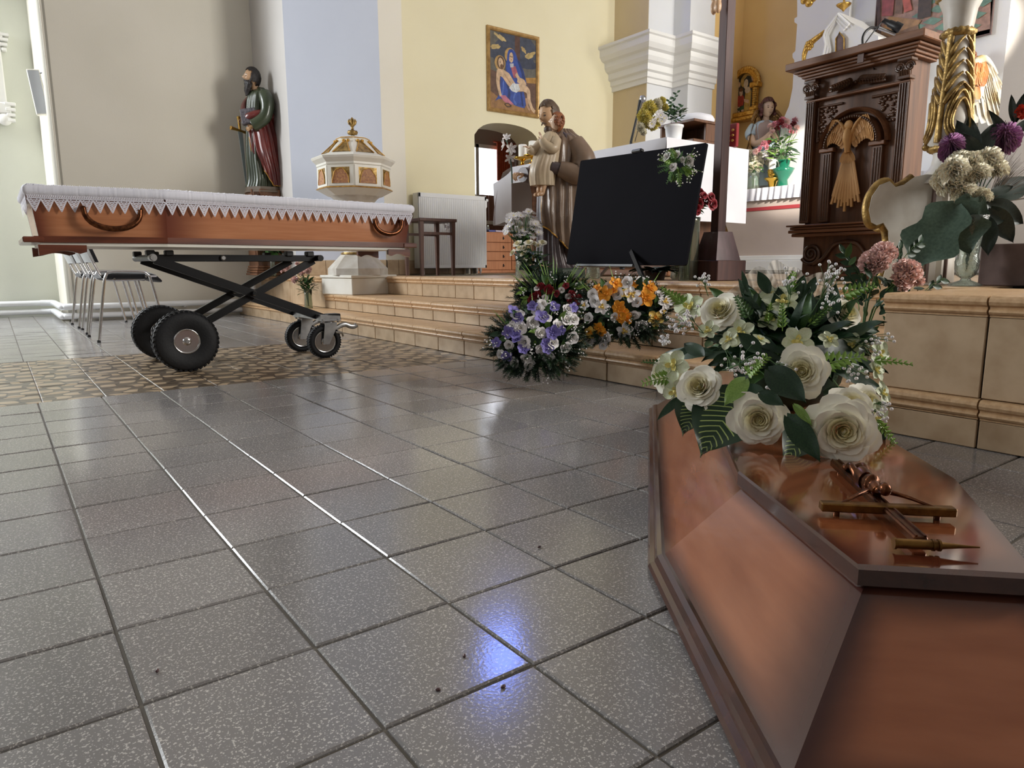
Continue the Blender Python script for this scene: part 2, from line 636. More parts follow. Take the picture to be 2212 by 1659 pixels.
def tile_mesh(name, s, m, gap=0.0022):
    b = MB()
    h = s / 2 - gap
    q = h - 0.0025
    vs = [(a * q, c * q, 0.0) for a, c in ((-1, -1), (1, -1), (1, 1), (-1, 1))] + \
         [(a * h, c * h, -0.002) for a, c in ((-1, -1), (1, -1), (1, 1), (-1, 1))] + \
         [(a * h, c * h, -0.012) for a, c in ((-1, -1), (1, -1), (1, 1), (-1, 1))]
    fs = [(0, 1, 2, 3)]
    for i in range(4):
        j = (i + 1) % 4
        fs += [(i, i + 4, j + 4, j), (i + 4, i + 8, j + 8, j + 4)]
    b.add(vs, fs)
    return b.mesh(name, m)


tm = tile_mesh('tile', TS, MATS['terrazzo'])
pm = tile_mesh('patterned_tile', TS, MATS['patterned_cement'], 0.0012)
rt = random.Random(11)
cand = []
for i in range(-32, 10):
    for j in range(-24, 40):
        x, y = GX + (i + 0.5) * TS, GY + (j + 0.5) * TS
        if y > 8.55 or (x > 0.45 and y > 7.56):
            continue
        strip = 11 <= j < 18
        d = (V((x, y, 0)) - CAM).dot(F)
        area = 0
        if d > 0.25:
            q = V((x, y, 0)) - CAM
            sx, sy = 1106 + FPX * q.dot(RT) / d, 829.5 - FPX * q.dot(UP) / d
            if -130 < sx < 2340 and sy < 1820:
                area = CAM.z / d ** 3
        cand.append((area, strip, x, y))
show = sorted([c for c in cand if not c[1] and c[0] > 0], reverse=True)[:300]
shown = set((c[2], c[3]) for c in show)
rest = MB()
for a, strip, x, y in cand:
    T = Mx.Translation((x, y, rt.uniform(-0.0004, 0.0004))) @ rotm(rt.gauss(0, 0.0042), rt.gauss(0, 0.0042), rt.gauss(0, 0.0015))
    if strip and a > 0:
        T = Mx.Translation((0.014, 0, 0)) @ T
        o = place('patterned_tile', pm, T, floor)
    elif (x, y) in shown:
        o = place('tile', tm, T, floor)
    else:
        mm = tm
        rest.add([v.co.copy() for v in mm.vertices], [tuple(p.vertices) for p in mm.polygons], 1 if strip else 0, T=T)
o = rest.build('tile_field', [MATS['terrazzo'], MATS['patterned_cement']], floor)
o['kind'] = 'stuff'

# ---------------------------------------------------------------- chancel steps, side blocks, platform
X1, X2, X3 = 2.04, 2.28, 2.68
Z1, Z2, Z3 = 0.1335, 0.2537, 0.4023
NH = 0.055
core = MB()
core.box(((X1 + 0.012 + X2 + 0.1) / 2, 4.3, Z1 / 2 - 0.004), (X2 + 0.1 - X1 - 0.012, 6.66, Z1 - 0.008))
core.box(((X2 + 0.012 + X3 + 0.1) / 2, 3.4, Z2 / 2 - 0.004), (X3 + 0.1 - X2 - 0.012, 4.84, Z2 - 0.008))
steps = struct('floor_steps', core, MATS['grout'])
platform = struct('floor_chancel', MB().box((5.85, 3.4, Z3 / 2 - 0.004), (6.3, 8.36, Z3 - 0.008)), MATS['grout'])


def nosing_mesh(L, depth):
    pr = [(depth, 0), (0.004, 0), (-0.008, -0.002), (-0.015, -0.008), (-0.017, -0.016), (-0.013, -0.024), (-0.005, -0.029),
          (-0.004, -0.034), (-0.009, -0.037), (-0.011, -0.042), (-0.007, -0.047), (0.0, -0.05), (0.0, -NH), (depth, -NH)]
    b = MB()
    h = L / 2 - 0.0022
    rows = [[(x, -h, z) for x, z in pr], [(x, h, z) for x, z in pr]]
    b.grid(rows, smooth=False, flip=True)
    n = len(pr)
    b.add(rows[0], [tuple(range(n))])
    b.add(rows[1], [tuple(range(n))[::-1]])
    return b.mesh('nosing_tile', MATS['step_nosing'])


def course(parent, X, zt, zb, y0, y1, ph, L, depth):
    nm = nosing_mesh(L, depth)
    k0 = math.floor((y0 - ph) / L)
    for k in range(k0, int((y1 - ph) / L) + 1):
        a, b = max(ph + k * L, y0), min(ph + (k + 1) * L, y1)
        if b - a < 0.03:
            continue
        c, sc_ = (a + b) / 2, (b - a) / L
        jit = rt.uniform(-0.0012, 0.0012)
        place('nosing_tile', nm, Mx.Translation((X + jit, c, zt + rt.uniform(-.0006, .0006))) @ Mx.Diagonal((1, sc_, 1, 1)), parent)
        m = MB().box((0.006, 0, (zt - NH + zb) / 2), (0.012, b - a - 0.005, zt - NH - zb - 0.004), bev=0.002)
        place('riser_tile', m.mesh('riser_tile', MATS['step_tile']), Mx.Translation((X + jit * .7, c, 0)), parent)


course(steps, X1, Z1, 0.0, 0.98, 7.58, 3.219, 0.279, X2 - X1)
course(steps, X2, Z2, Z1, 0.98, 5.80, 3.428, 0.2705, X3 - X2)
course(platform, X3, Z3, Z2, 0.98, 5.80, 3.604, 0.2435, 0.3)
# big square floor tiles of the platform
b = MB().box((0, 0, -0.005), (0.296, 0.296, 0.01), bev=0.002)
ptm = b.mesh('platform_tile', MATS['step_tile'])
for i in range(9):
    for j in range(20):
        x, y = X3 + 0.45 + i * 0.3, -0.6 + j * 0.3
        if 0.9 < y < 6.35 and (X3 + .3 < x):
            place('platform_tile', ptm, Mx.Translation((x, y, Z3 - rt.uniform(0, 0.0006))), platform)
# left side block behind the coffin, right side block beside the lid
lb = struct('trim_1', MB().box(((X2 + 0.012 + X3 + 0.3) / 2, 6.69, (Z3 + Z1) / 2 - 0.006), (X3 + 0.288 - X2, 1.78, Z3 - Z1 - 0.01)), MATS['grout'])
course(lb, X2, Z3, Z1, 5.80, 7.58, 5.80, 0.445, 0.4)
sd_t = MB().box((0, 0, 0), (0.36, 0.012, Z3 - NH - Z2 - .004), bev=0.002)
rb = struct('trim_2', MB().box((2.36, -1.02, Z3 / 2 - 0.006), (0.612, 3.98, Z3 - 0.012)), MATS['grout'])
course(rb, X1, Z3, Z1, -3.0, 0.98, 0.718, 0.2685, 0.62)
course(rb, X1, Z1, 0.0, -3.0, 0.975, 0.715, 0.2685, 0.05)

# ---------------------------------------------------------------- walls
YN, YL, YW, ZT = 7.6, 8.6, 6.4, 6.4
XG = 2.342


def wall(name, p0, p1, t, m, z0=0.0, z1=ZT):
    """upright slab whose visible face runs from p0 to p1; thickness goes to the left of that direction"""
    a, b = V((p0[0], p0[1], 0)), V((p1[0], p1[1], 0))
    d = (b - a).normalized()
    n = V((-d.y, d.x, 0)) * t
    return struct(name, MB().hexa([q + V((0, 0, z0)) for q in (a, b, b + n, a + n)] + [q + V((0, 0, z1)) for q in (a, b, b + n, a + n)]), MATS[m])


wall('wall_far_left', (-6.0, YL), (0.53, YL), 0.2, 'pale_wall')
wall('wall_return', (0.53, YL), (0.56, YN), 0.2, 'cream_wall')
wall('wall_left', (0.60, YN), (XG, YN), 0.2, 'cream_wall')
bead = MB().tube([(0.585, YN + 0.055, 0), (0.585, YN + 0.055, ZT)], 0.056, 16)
struct('trim_3', bead, MATS['bead_wall'])
wall('wall_arch_left', (XG, YN + 0.2), (XG, 6.6486), 0.5, 'grey_wall')
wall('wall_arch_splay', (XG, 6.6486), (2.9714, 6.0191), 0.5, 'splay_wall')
wall('wall_arch_front', (2.9714, 6.0191), (3.2043, 6.0191), 0.4, 'cream_wall')
# chancel side wall with the arched recess
AX0, AX1, ASP, ATOP = 4.225, 5.10, 1.845, 2.0
wt = 0.40
wall('wall_chancel_1', (3.0, YW), (AX0, YW), wt, 'yellow_wall')
wall('wall_chancel_2', (AX1, YW), (6.30, YW), wt, 'yellow_wall')
arc = []
for i in range(17):
    x = AX0 + (AX1 - AX0) * i / 16
    u = (x - (AX0 + AX1) / 2) / ((AX1 - AX0) / 2)
    arc.append((x, YW, ASP + (ATOP - ASP) * math.sqrt(max(0, 1 - (u * 0.92) ** 2)) / 1.0 - (ATOP - ASP) * math.sqrt(1 - 0.92 ** 2) * abs(u) ** 6))
top = MB()
for i in range(16):
    p, q = arc[i], arc[i + 1]
    top.hexa([(p[0], YW, p[2]), (q[0], YW, q[2]), (q[0], YW + wt, q[2]), (p[0], YW + wt, p[2]),
              (p[0], YW, ZT), (q[0], YW, ZT), (q[0], YW + wt, ZT), (p[0], YW + wt, ZT)])
struct('wall_chancel_3', top, MATS['yellow_wall'])
# the little room behind the arch
room = MB()
room.box((4.9, 8.55, 1.6), (3.2, 0.1, 3.2))
room.box((3.62, 7.7, 1.6), (0.1, 1.8, 3.2))
room.box((6.3, 7.7, 1.6), (0.1, 1.8, 3.2))
struct('wall_sacristy', room, MATS['mauve_wall'])
struct('ceiling_sacristy', MB().box((4.9, 7.7, 2.75), (3.2, 1.8, 0.1)), MATS['mauve_wall'])
struct('floor_sacristy', MB().box((4.9, 7.65, Z3 - 0.03), (3.2, 2.0, 0.05)), MATS['step_tile'])
pn = thing('wood_panelling', 'brown vertical board panelling low on the wall seen through the arched recess', 'panelling', (5.0, 8.46, Z3))
for i in range(14):
    MB().box((3.75 + i * 0.18, 8.475, Z3 + 0.55), (0.176, 0.02, 1.06), bev=0.004).build('board', MATS['panel_wood'], pn)
win = struct('window_1', MB().box((5.62, 8.49, 1.62), (0.9, 0.02, 1.0)), MATS['window_pane'])
fr = MB()
for x in (5.17, 5.62, 6.07):
    fr.box((x, 8.47, 1.62), (0.05, 0.05, 1.08))
for z in (1.1, 2.14):
    fr.box((5.62, 8.47, z), (0.95, 0.05, 0.05))
fr.build('window_frame', MATS['white_paint'], win)
# chancel far side: pilasters with the moulded impost band, apse
XW = 6.232
YP1 = 5.86
PT = [(XW, YW), (XW, YP1), (XW + 0.42, YP1), (XW + 0.42, 5.62), (XW + 0.86, 5.62)]
pil = MB().prism([V((x, y, 0)) for x, y in PT[1:]] + [V((PT[4][0], 7.0, 0)), V((XW, 7.0, 0))], (0, 0, ZT))
struct('wall_pilaster', pil, MATS['white_wall'])
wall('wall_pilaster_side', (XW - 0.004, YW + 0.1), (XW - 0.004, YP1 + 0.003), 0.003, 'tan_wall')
wall('wall_apse', (7.62, 5.9), (7.62, 0.6), 0.3, 'orange_wall')
wall('wall_apse_side', (XW + 0.86, 5.62), (7.64, 5.62), 0.3, 'orange_wall')


def impost(path, z0, prof, m):
    """moulding swept along a polyline with mitred corners; prof is (out, z)"""
    n = len(path)
    pts = [V((p[0], p[1], 0)) for p in path]
    rows = []
    for i in range(n):
        d0 = (pts[i] - pts[i - 1]).normalized() if i > 0 else (pts[1] - pts[0]).normalized()
        d1 = (pts[i + 1] - pts[i]).normalized() if i < n - 1 else d0
        n0, n1 = V((d0.y, -d0.x, 0)), V((d1.y, -d1.x, 0))
        m_ = (n0 + n1).normalized()
        k = 1 / max(0.3, m_.dot(n0))
        rows.append([pts[i] + m_ * (o * k) + V((0, 0, z0 + z)) for o, z in prof])
    return MB().grid(rows, smooth=False)


prof = [(0, 0), (0.03, 0.0), (0.03, 0.05), (0.055, 0.06), (0.055, 0.11), (0.09, 0.125), (0.09, 0.19), (0.13, 0.21), (0.155, 0.25),
        (0.155, 0.30), (0.20, 0.315), (0.235, 0.36), (0.235, 0.43), (0.26, 0.44), (0.26, 0.47), (0, 0.49)]
struct('trim_4', impost(PT, 2.53, prof, None), MATS['plaster'])
# skirting tiles at the pier and chancel wall
sk = struct('baseboard_chancel', MB().box((3.6, YW - 0.004, Z3 + 0.07), (1.24, 0.008, 0.14)), MATS['grout'])
for i in range(4):
    MB().box((3.12 + i * 0.3, YW - 0.01, Z3 + 0.072), (0.296, 0.012, 0.14), bev=0.002).build('skirting_tile', MATS['step_tile'], sk)
sk = struct('baseboard_pier', MB().box((3.09, 6.0141, Z3 + 0.07), (0.23, 0.008, 0.14)), MATS['grout'])
for i in range(2):
    MB().box((2.975 + 0.06 + i * 0.115, 6.008, Z3 + 0.072), (0.112, 0.012, 0.14), bev=0.002).build('skirting_tile', MATS['step_tile'], sk)
dsp = V((1, -1, 0)).normalized()
for i in range(3):
    c = V((XG, 6.6486, 0)) + dsp * (0.15 + i * 0.298) + V((-1, -1, 0)).normalized() * 0.006
    T = Mx.Translation((c.x, c.y, Z3 + 0.072)) @ rotm(0, 0, -PI / 4)
    place('skirting_tile', MB().box((0, 0, 0), (0.294, 0.012, 0.14), bev=0.002).mesh('skirting_tile', MATS['step_tile']), T, sk)
# the parts of the church behind and beside the camera
wall('wall_rear', (-6.0, -4.2), (-6.0, YL + .2), 0.2, 'dim_wall')
wall('wall_right', (9.0, -4.2), (-6.0, -4.2), 0.2, 'dim_wall')
wall('wall_far_right', (8.6, 0.8), (8.6, -4.4), 0.2, 'cream_wall')
struct('ceiling', MB().box((1.3, 2.2, ZT + 0.05), (15.2, 13.4, 0.1)), MATS['grey_wall'])
# window high in the chancel wall whose sky glow lies on the floor tiles
c = onY(1058, -236, YW)
wn = struct('window_2', MB().box((c.x, YW - 0.012, c.z), (0.52, 0.02, 0.62)), MATS['blue_window_pane'])
fr = MB()
for dx in (-0.29, 0, 0.29):
    fr.box((c.x + dx, YW - 0.02, c.z), (0.06 if dx else 0.03, 0.06, 0.74))
for dz in (-0.34, 0.34):
    fr.box((c.x, YW - 0.02, c.z + dz), (0.64, 0.06, 0.06))
fr.build('window_frame', MATS['plaster'], wn)

# ---------------------------------------------------------------- coffin lid on the floor
S2 = math.sqrt(0.5)


def ab(a, b, z):
    """along / across coordinates of the lid (its axis lies at 45 degrees on the floor)"""
    return V(((a + b) * S2, (a - b) * S2, z))


lid = thing('casket', 'varnished brown wooden coffin lid with stained dark edges lying on the grey floor', 'coffin lid', ab(1.4, 0.34, 0))
BC = 0.340
base_h = [(0.575, 0.185), (1.066, 0.262), (2.285, 0.212)]      # half widths of the base
top_h = [(0.732, 0.087), (1.07, 0.155), (2.10, 0.115)]         # half widths of the flat top
zb, zt_, zs = 0.030, 0.1475, 0.170


def subquad(name, p0, p1, p2, p3, m, n=10, th=0.012, us=(0.0, 1.0)):
    """panel with its own 0-1 UV, given thickness on its inner side"""
    rows = [[(p0 * (1 - u) + p1 * u) * (1 - v) + (p3 * (1 - u) + p2 * u) * v for u in [i / n for i in range(n + 1)]] for v in [i / n for i in range(n + 1)]]
    nn = (p1 - p0).cross(p3 - p0).normalized()
    b = MB()
    b.grid(rows, smooth=False)
    for kf in list(b.uv):
        b.uv[kf] = [(us[0] + (us[1] - us[0]) * u, v) for u, v in b.uv[kf]]
    q = [p0, p1, p2, p3]
    r = [p - nn * th for p in q]
    b.add(q + r, [(0, 4, 5, 1), (1, 5, 6, 2), (2, 6, 7, 3), (3, 7, 4, 0), (7, 6, 5, 4)], 0, False, [[(0, 0)] * 4] * 5)
    return b.build(name, m, lid)


bl = [ab(a, BC - h, zb) for a, h in base_h]
br_ = [ab(a, BC + h, zb) for a, h in base_h]
ins = 0.012
tl = [ab(a + (ins if k == 0 else (-ins if k == 2 else 0)), BC - h + ins, zt_) for k, (a, h) in enumerate(top_h)]
tr = [ab(a + (ins if k == 0 else (-ins if k == 2 else 0)), BC + h - ins, zt_) for k, (a, h) in enumerate(top_h)]
WL = MATS['lid_wood']
subquad('side_panel', bl[1], bl[0], tl[0], tl[1], WL, us=(.40, 1))
subquad('side_panel', bl[2], bl[1], tl[1], tl[2], WL, us=(0, .62))
subquad('side_panel', br_[0], br_[1], tr[1], tr[0], WL, us=(0, .6))
subquad('side_panel', br_[1], br_[2], tr[2], tr[1], WL, us=(.38, 1))
subquad('head_panel', bl[0], br_[0], tr[0], tl[0], WL)
subquad('foot_panel', br_[2], bl[2], tl[2], tr[2], WL)
# flat top board with an eased edge
poly = [ab(a, BC - h, 0) for a, h in top_h] + [ab(a, BC + h, 0) for a, h in reversed(top_h)]
ctr = sum(poly, V()) / len(poly)


def ringz(k, z):
    return [ctr + (p - ctr) * (1 - k) + V((0, 0, z)) for p in poly]


b = MB()
n6 = 6
r0, r1, r2, r3 = ringz(0.01, zt_ - 0.002), ringz(0, zt_ + 0.002), ringz(0, zs - 0.003), ringz(0.014, zs)
for a, c in ((r0, r1), (r1, r2), (r2, r3)):
    for i in range(n6):
        j = (i + 1) % n6
        b.add([a[i], a[j], c[j], c[i]], [(3, 2, 1, 0)], 1, False, [[(0.5, 0.5)] * 4])
b.add(r0, [tuple(range(n6))], 1, False, [[(0.5, 0.5)] * 6])
# top face split into two quads, UV measured from the rim so the stain follows the edge
t = r3
for q, uv in (((t[5], t[4], t[1], t[0]), [(1, 0), (1, .45), (0, .45), (0, 0)]), ((t[4], t[3], t[2], t[1]), [(1, .45), (1, 1), (0, 1), (0, .45)])):
    m_ = 12
    for u in range(m_):
        for v_ in range(m_):
            def bil(s, r):
                return (q[3] * (1 - s) + q[0] * s) * (1 - r) + (q[2] * (1 - s) + q[1] * s) * r

            def buv(s, r):
                return tuple((uv[3][k] * (1 - s) + uv[0][k] * s) * (1 - r) + (uv[2][k] * (1 - s) + uv[1][k] * s) * r for k in (0, 1))
            cs = [(u / m_, v_ / m_), ((u + 1) / m_, v_ / m_), ((u + 1) / m_, (v_ + 1) / m_), (u / m_, (v_ + 1) / m_)]
            b.add([bil(*k) for k in cs], [(0, 1, 2, 3)], 0, False, [[buv(*k) for k in cs]])
b.build('top_board', [MATS['lid_top_wood'], MATS['lid_edge_wood']], lid)
# rounded base moulding
pf = [(-0.008, 0.0), (0.016, 0.0), (0.022, 0.004), (0.024, 0.010), (0.021, 0.016), (0.014, 0.019), (0.013, 0.022), (0.010, 0.028), (0.003, 0.032), (-0.008, 0.032)]
oc = [ab(a, BC - h, 0) for a, h in base_h] + [ab(a, BC + h, 0) for a, h in reversed(base_h)]
rows = []
for i in range(6):
    d0 = (oc[i] - oc[i - 1]).normalized()
    d1 = (oc[(i + 1) % 6] - oc[i]).normalized()
    na, nb = V((-d0.y, d0.x, 0)), V((-d1.y, d1.x, 0))
    mm = (na + nb).normalized()
    k = 1 / mm.dot(na)
    rows.append([oc[i] + mm * (o * k) + V((0, 0, z)) for o, z in pf])
MB().grid(rows, smooth=False, cv=True).build('base_moulding', MATS['lid_edge_wood'], lid)

# ---------------------------------------------------------------- crucifix fixed on the lid
cz = zs + 0.012
pc = onz(1917, 1098, cz)
ca = (pc.x + pc.y) * S2
cb = (pc.x - pc.y) * S2
cx = thing('crucifix', 'small metal crucifix with a bronze figure lying on the brown coffin lid', 'crucifix', ab(ca, cb, zs))
hd = onz(1995, 1163, cz)
ha = (hd.x + hd.y) * S2
TC = Mx(((S2, S2, 0, ab(ca, cb, 0).x), (S2, -S2, 0, ab(ca, cb, 0).y), (0, 0, 1, zs), (0, 0, 0, 1)))   # local x along to the foot, y across


def crossbeam(x0, x1, y0, y1, z0, z1, ridge):
    b = MB(TC)
    b.box(((x0 + x1) / 2, (y0 + y1) / 2, (z0 + z1) / 2), (x1 - x0, y1 - y0, z1 - z0), bev=0.0015)
    if ridge:
        for k in (-1, 1):
            b.box(((x0 + x1) / 2, (y0 + y1) / 2 + k * (y1 - y0) * .3, z1 + .0008), (x1 - x0 - .002, .0022, .002))
    return b


aw = 0.0075
crossbeam(ha - ca - 0.002, 0.215, -aw, aw, 0.004, 0.014, True).build('upright_beam', MATS['bronze'], cx)
cl, cr_ = onz(1772, 1092, cz), onz(2068, 1108, cz)
hw0 = ((cl.x - cl.y) * S2 - cb)
hw1 = ((cr_.x - cr_.y) * S2 - cb)
crossbeam(-aw, aw, hw0, hw1, 0.006, 0.017, False).build('cross_arm', MATS['antique_brass'], cx)
b = MB(TC)
for x, y in ((0.19, 0), (ha - ca + .012, 0), (0.0, hw0 + .02), (0.0, hw1 - .02)):
    MB(TC).lathe([(0.004, 0.0002), (0.004, 0.006)], 8, (x, y, 0)).build('fixing_pin', MATS['bronze'], cx)
# title scroll at the head end
b = MB(TC)
xs_ = ha - ca - 0.012
rows = []
for i in range(21):
    u = i / 20
    y = -0.030 + 0.085 * u
    rr = 0.0056 * (1 - 0.85 * max(0, (u - .50) / .50) ** .6)
    rows.append([(xs_ + rr * 0.95 * math.cos(2 * PI * k / 12), y, 0.0095 + rr * math.sin(2 * PI * k / 12)) for k in range(12)])
b.grid(rows, cu=True)
for y in (-0.031, 0.008, 0.014):
    b.tube([(xs_ - .0002, y - .0012, 0.0095), (xs_ - .0002, y + .0012, 0.0095)], 0.0066, 12)
b.build('title_scroll', MATS['antique_brass'], cx)


def corpus(T, arm=0.085, leg=0.15, arms_up=0.03, thin=1.0):
    """figure of the crucified, x towards the feet, y to its left, z away from the cross; one continuous skin after remeshing"""
    b = MB(T)
    L = leg
    k = L / 0.15
    b.tube(smooth_path([(0.022 * k, 0, .016 * k), (0.045 * k, 0, .020 * k), (0.062 * k, 0, .016 * k), (0.078 * k, 0, .017 * k), (.092 * k, 0, .016 * k)], 4),
           [.0095 * k * thin] * 4 + [.0150 * k * thin] * 4 + [.0115 * k * thin] * 4 + [.013 * k * thin] * 5, 12, flat=1.35)
    b.ell((0.005 * k, 0.004 * k, .026 * k), (.0125 * k, .0095 * k, .0105 * k), 12, 10)
    b.tube([(0.012 * k, 0.002 * k, .021 * k), (.026 * k, 0, .017 * k)], [.005 * k, .006 * k], 8)
    for s in (-1, 1):
        b.tube(smooth_path([(0.026 * k, s * .013 * k, .016 * k), (.026 * k * .5 - arms_up * k * .15, s * arm * .52, .016 * k), (-arms_up * k * .3, s * arm, .008 * k)], 5),
               [(.0055 * k - .0030 * k * i / 10) * thin for i in range(11)], 8)
        b.ell((-arms_up * k * .3, s * (arm + .006 * k), .007 * k), (.0045 * k, .007 * k, .0025 * k), 8, 6)
        b.tube(smooth_path([(.09 * k, s * .007 * k, .016 * k), (.122 * k, s * .010 * k, .030 * k), (.165 * k, s * .003 * k, .010 * k)], 5),
               [(.0085 - .0045 * i / 10) * k * thin for i in range(11)], 8)
        b.ell((.172 * k, s * .004 * k, .012 * k), (.010 * k, .004 * k, .005 * k), 8, 6)
    return b


def remesh(o, size, smooth=2):
    r = o.modifiers.new('remesh', 'REMESH')
    r.mode = 'VOXEL'
    r.voxel_size = size
    r.use_smooth_shade = True
    s = o.modifiers.new('smooth', 'SMOOTH')
    s.iterations = smooth
    s.factor = 0.5
    return o


TF = TC @ Mx.Translation((0.018, 0, 0.008))
o = corpus(TF, arm=(hw1 - hw0) / 2 - .022, leg=0.125, arms_up=.074, thin=.85).build('figure', MATS['bronze'], cx)
remesh(o, 0.0010, 1)
b = MB(TF)
b.tube([(0.060, 0, .014), (.070, 0, .0145), (.082, 0, .015)], [.0105, .0120, .0115], 14, flat=1.3)
b.tube(smooth_path([(.066, .011, .015), (.08, .014, .016), (.092, .012, .013)], 3), .0035, 6)
b.build('loincloth', MATS['bronze'], cx)

# ---------------------------------------------------------------- scissor trolley under the coffin
tro = thing('coffin_trolley', 'black folding scissor trolley on rubber wheels carrying the open coffin', 'trolley', (1.05, 3.84, 0))
BK = MATS['black_steel']


def wheel(parent, c, R, w, hub, name, lug=True):
    """pneumatic wheel with its axle along Y"""
    T = Mx.Translation(c) @ Mx.Rotation(PI / 2, 4, 'X')
    ty = MB(T)
    rr, tw = hub, w / 2
    prof = [(rr, -tw * .62), (rr * 1.12, -tw * .8), (R * .72, -tw), (R * .88, -tw * .96), (R * .965, -tw * .72), (R, -tw * .3), (R, tw * .3), (R * .965, tw * .72),
            (R * .88, tw * .96), (R * .72, tw), (rr * 1.12, tw * .8), (rr, tw * .62)]
    ty.lathe(prof, 48, caps=False)
    if lug:
        n = 40
        for i in range(n):
            an = 2 * PI * i / n
            for s in (-1, 1):
                a2 = an + (PI / n if s > 0 else 0)
                Tl = Mx.Rotation(a2, 4, 'Z') @ Mx.Translation((R * .985, 0, s * tw * .52)) @ Mx.Rotation(s * .5, 4, 'X')
                ty.box((0, 0, 0), (R * .06, R * .075, tw * .62), T=Tl)
    o = ty.build('tyre', MATS['rubber'], parent)
    ri = MB(T)
    for s in (-1, 1):
        ri.lathe([(rr * 1.04, s * tw * .66), (rr * 1.06, s * tw * .76), (rr * .98, s * tw * .78), (rr * .9, s * tw * .62), (rr * .72, s * tw * .5), (rr * .55, s * tw * .55),
                  (rr * .5, s * tw * .6), (rr * .36, s * tw * .62), (rr * .3, s * tw * .8), (rr * .16, s * tw * .82)], 32, caps=True)
        for i in range(3):
            an = 2 * PI * i / 3 + .5
            ri.lathe([(rr * .07, 0), (rr * .07, s * tw * .08)], 6, (rr * .7 * math.cos(an), rr * .7 * math.sin(an), s * tw * .5))
    ri.lathe([(rr * 1.0, -tw * .62), (rr * 1.0, tw * .62)], 32, caps=False)
    ri.build('rim', MATS['chrome'], parent)
    MB(T).lathe([(rr * .15, -tw * 1.02), (rr * .15, tw * 1.02)], 6).build('axle_nut', MATS['zinc'], parent)
    return o


RB = 0.141
wy = (3.545, 4.13)
for y in wy:
    wheel(tro, (0.70, y, RB), RB, 0.085, 0.056, 'wheel')
MB().tube([(0.70, wy[0], RB), (0.70, wy[1], RB)], 0.011, 12).build('axle', BK, tro)
# top rails and scissor arms
zt1 = 0.527
ya, yb_ = 3.66, 4.02
for y in (ya, yb_):
    MB().bar((0.60, y, zt1), (1.40, y, zt1), 0.024, 0.03).build('top_rail', BK, tro)
    MB().bar((0.70, y + .012, RB + .01), (1.385, y + .012, zt1 - .012), 0.022, 0.036).build('scissor_arm', BK, tro)
    MB().bar((0.615, y - .014, zt1 - .008), (1.43, y - .014, 0.205), 0.022, 0.040).build('scissor_arm', BK, tro)
    b = MB()
    for p in ((1.055, y - .03, 0.352), (0.92, y - .02, zt1)):
        b.lathe([(0.013, 0), (0.013, 0.004), (0.009, 0.008)], 12, T=Mx.Translation(p) @ Mx.Rotation(PI / 2, 4, 'X'))
    b.build('bolt', MATS['zinc'], tro)
for x, z, r in ((0.60, zt1, .015), (1.40, zt1, .016), (1.05, .353, .010), (0.72, .21, 0.01)):
    MB().tube([(x, ya - .06, z), (x, yb_ + .06, z)], r, 12).build('cross_tube', BK, tro)
b = MB()
b.tube([(0.60, ya - .075, zt1), (0.60, ya - .03, zt1)], 0.017, 12)
b.tube([(0.60, ya - .09, zt1), (0.60, ya - .07, zt1)], 0.013, 12)
b.build('tube_grip', MATS['zinc'], tro)
for x in (0.60, 0.68, 1.25, 1.36):
    b = MB()
    for y in (ya, yb_):
        b.box((x, y, zt1 + .022), (0.036, .05, .026), bev=.004)
    b.build('support_pad', MATS['black_plastic'], tro)
RC = 0.088
for y in (3.60, 3.95):
    wheel(tro, (1.395, y, RC), RC, 0.05, 0.057, 'caster', True)
    f = MB()
    for s in (-1, 1):
        yy = y + s * .034
        f.prism([(1.395 - .018, yy - .0015, RC - .014), (1.395 + .016, yy - .0015, RC - .014), (1.395 + .062, yy - .0015, 0.165), (1.395 + .062, yy - .0015, 0.186), (1.395 - .004, yy - .0015, 0.186)], (0, .003, 0))
    f.box((1.425, y, 0.187), (0.066, .072, .004))
    f.lathe([(.03, 0), (.03, .008)], 20, (1.425, y, .189))
    f.build('fork', MATS['zinc'], tro)
    f = MB()
    f.box((1.425, y, 0.200), (.105, .085, .005))
    for dx in (-.042, .042):
        for dy in (-.03, .03):
            f.lathe([(.007, -.012), (.007, .008)], 6, (1.425 + dx, y + dy, .2))
    f.build('top_plate', MATS['zinc'], tro)
    f = MB()
    f.tube(smooth_path([(1.46, y, .150), (1.49, y, .166), (1.52, y, .172), (1.55, y, .160), (1.575, y, .160), (1.585, y, .168)], 4), .006, 8, flat=2.2)
    f.tube([(1.45, y - .03, .135), (1.49, y - .02, .13), (1.50, y - .01, .112)], .006, 8)
    f.tube([(1.46, y + .03, .15), (1.50, y + .01, .125)], .006, 8)
    f.build('brake_lever', MATS['zinc'], tro)
b = MB()
b.hexa([(1.37, 3.57, .203), (1.48, 3.57, .203), (1.48, 4.0, .203), (1.37, 4.0, .203), (1.37, 3.57, .232), (1.48, 3.57, .222), (1.48, 4.0, .222), (1.37, 4.0, .232)])
b.build('axle_plate', MATS['zinc'], tro)
MB().box((1.455, 3.62, .216), (.07, .07, .034), bev=.004).build('arm_end_cap', BK, tro)

# ---------------------------------------------------------------- open coffin on the trolley
cf = thing('coffin', 'open brown wooden coffin with white lace edging standing on the black trolley', 'coffin', (1.06, 3.84, 0.575))
CY = 3.84
CW = MATS['coffin_wood']
sec = [(0.175, 0.245, 0.268), (0.655, 0.315, 0.338), (1.915, 0.205, 0.225)]       # x, half width at the bottom, half width at the top
z0c, z1c = 0.588, 0.776


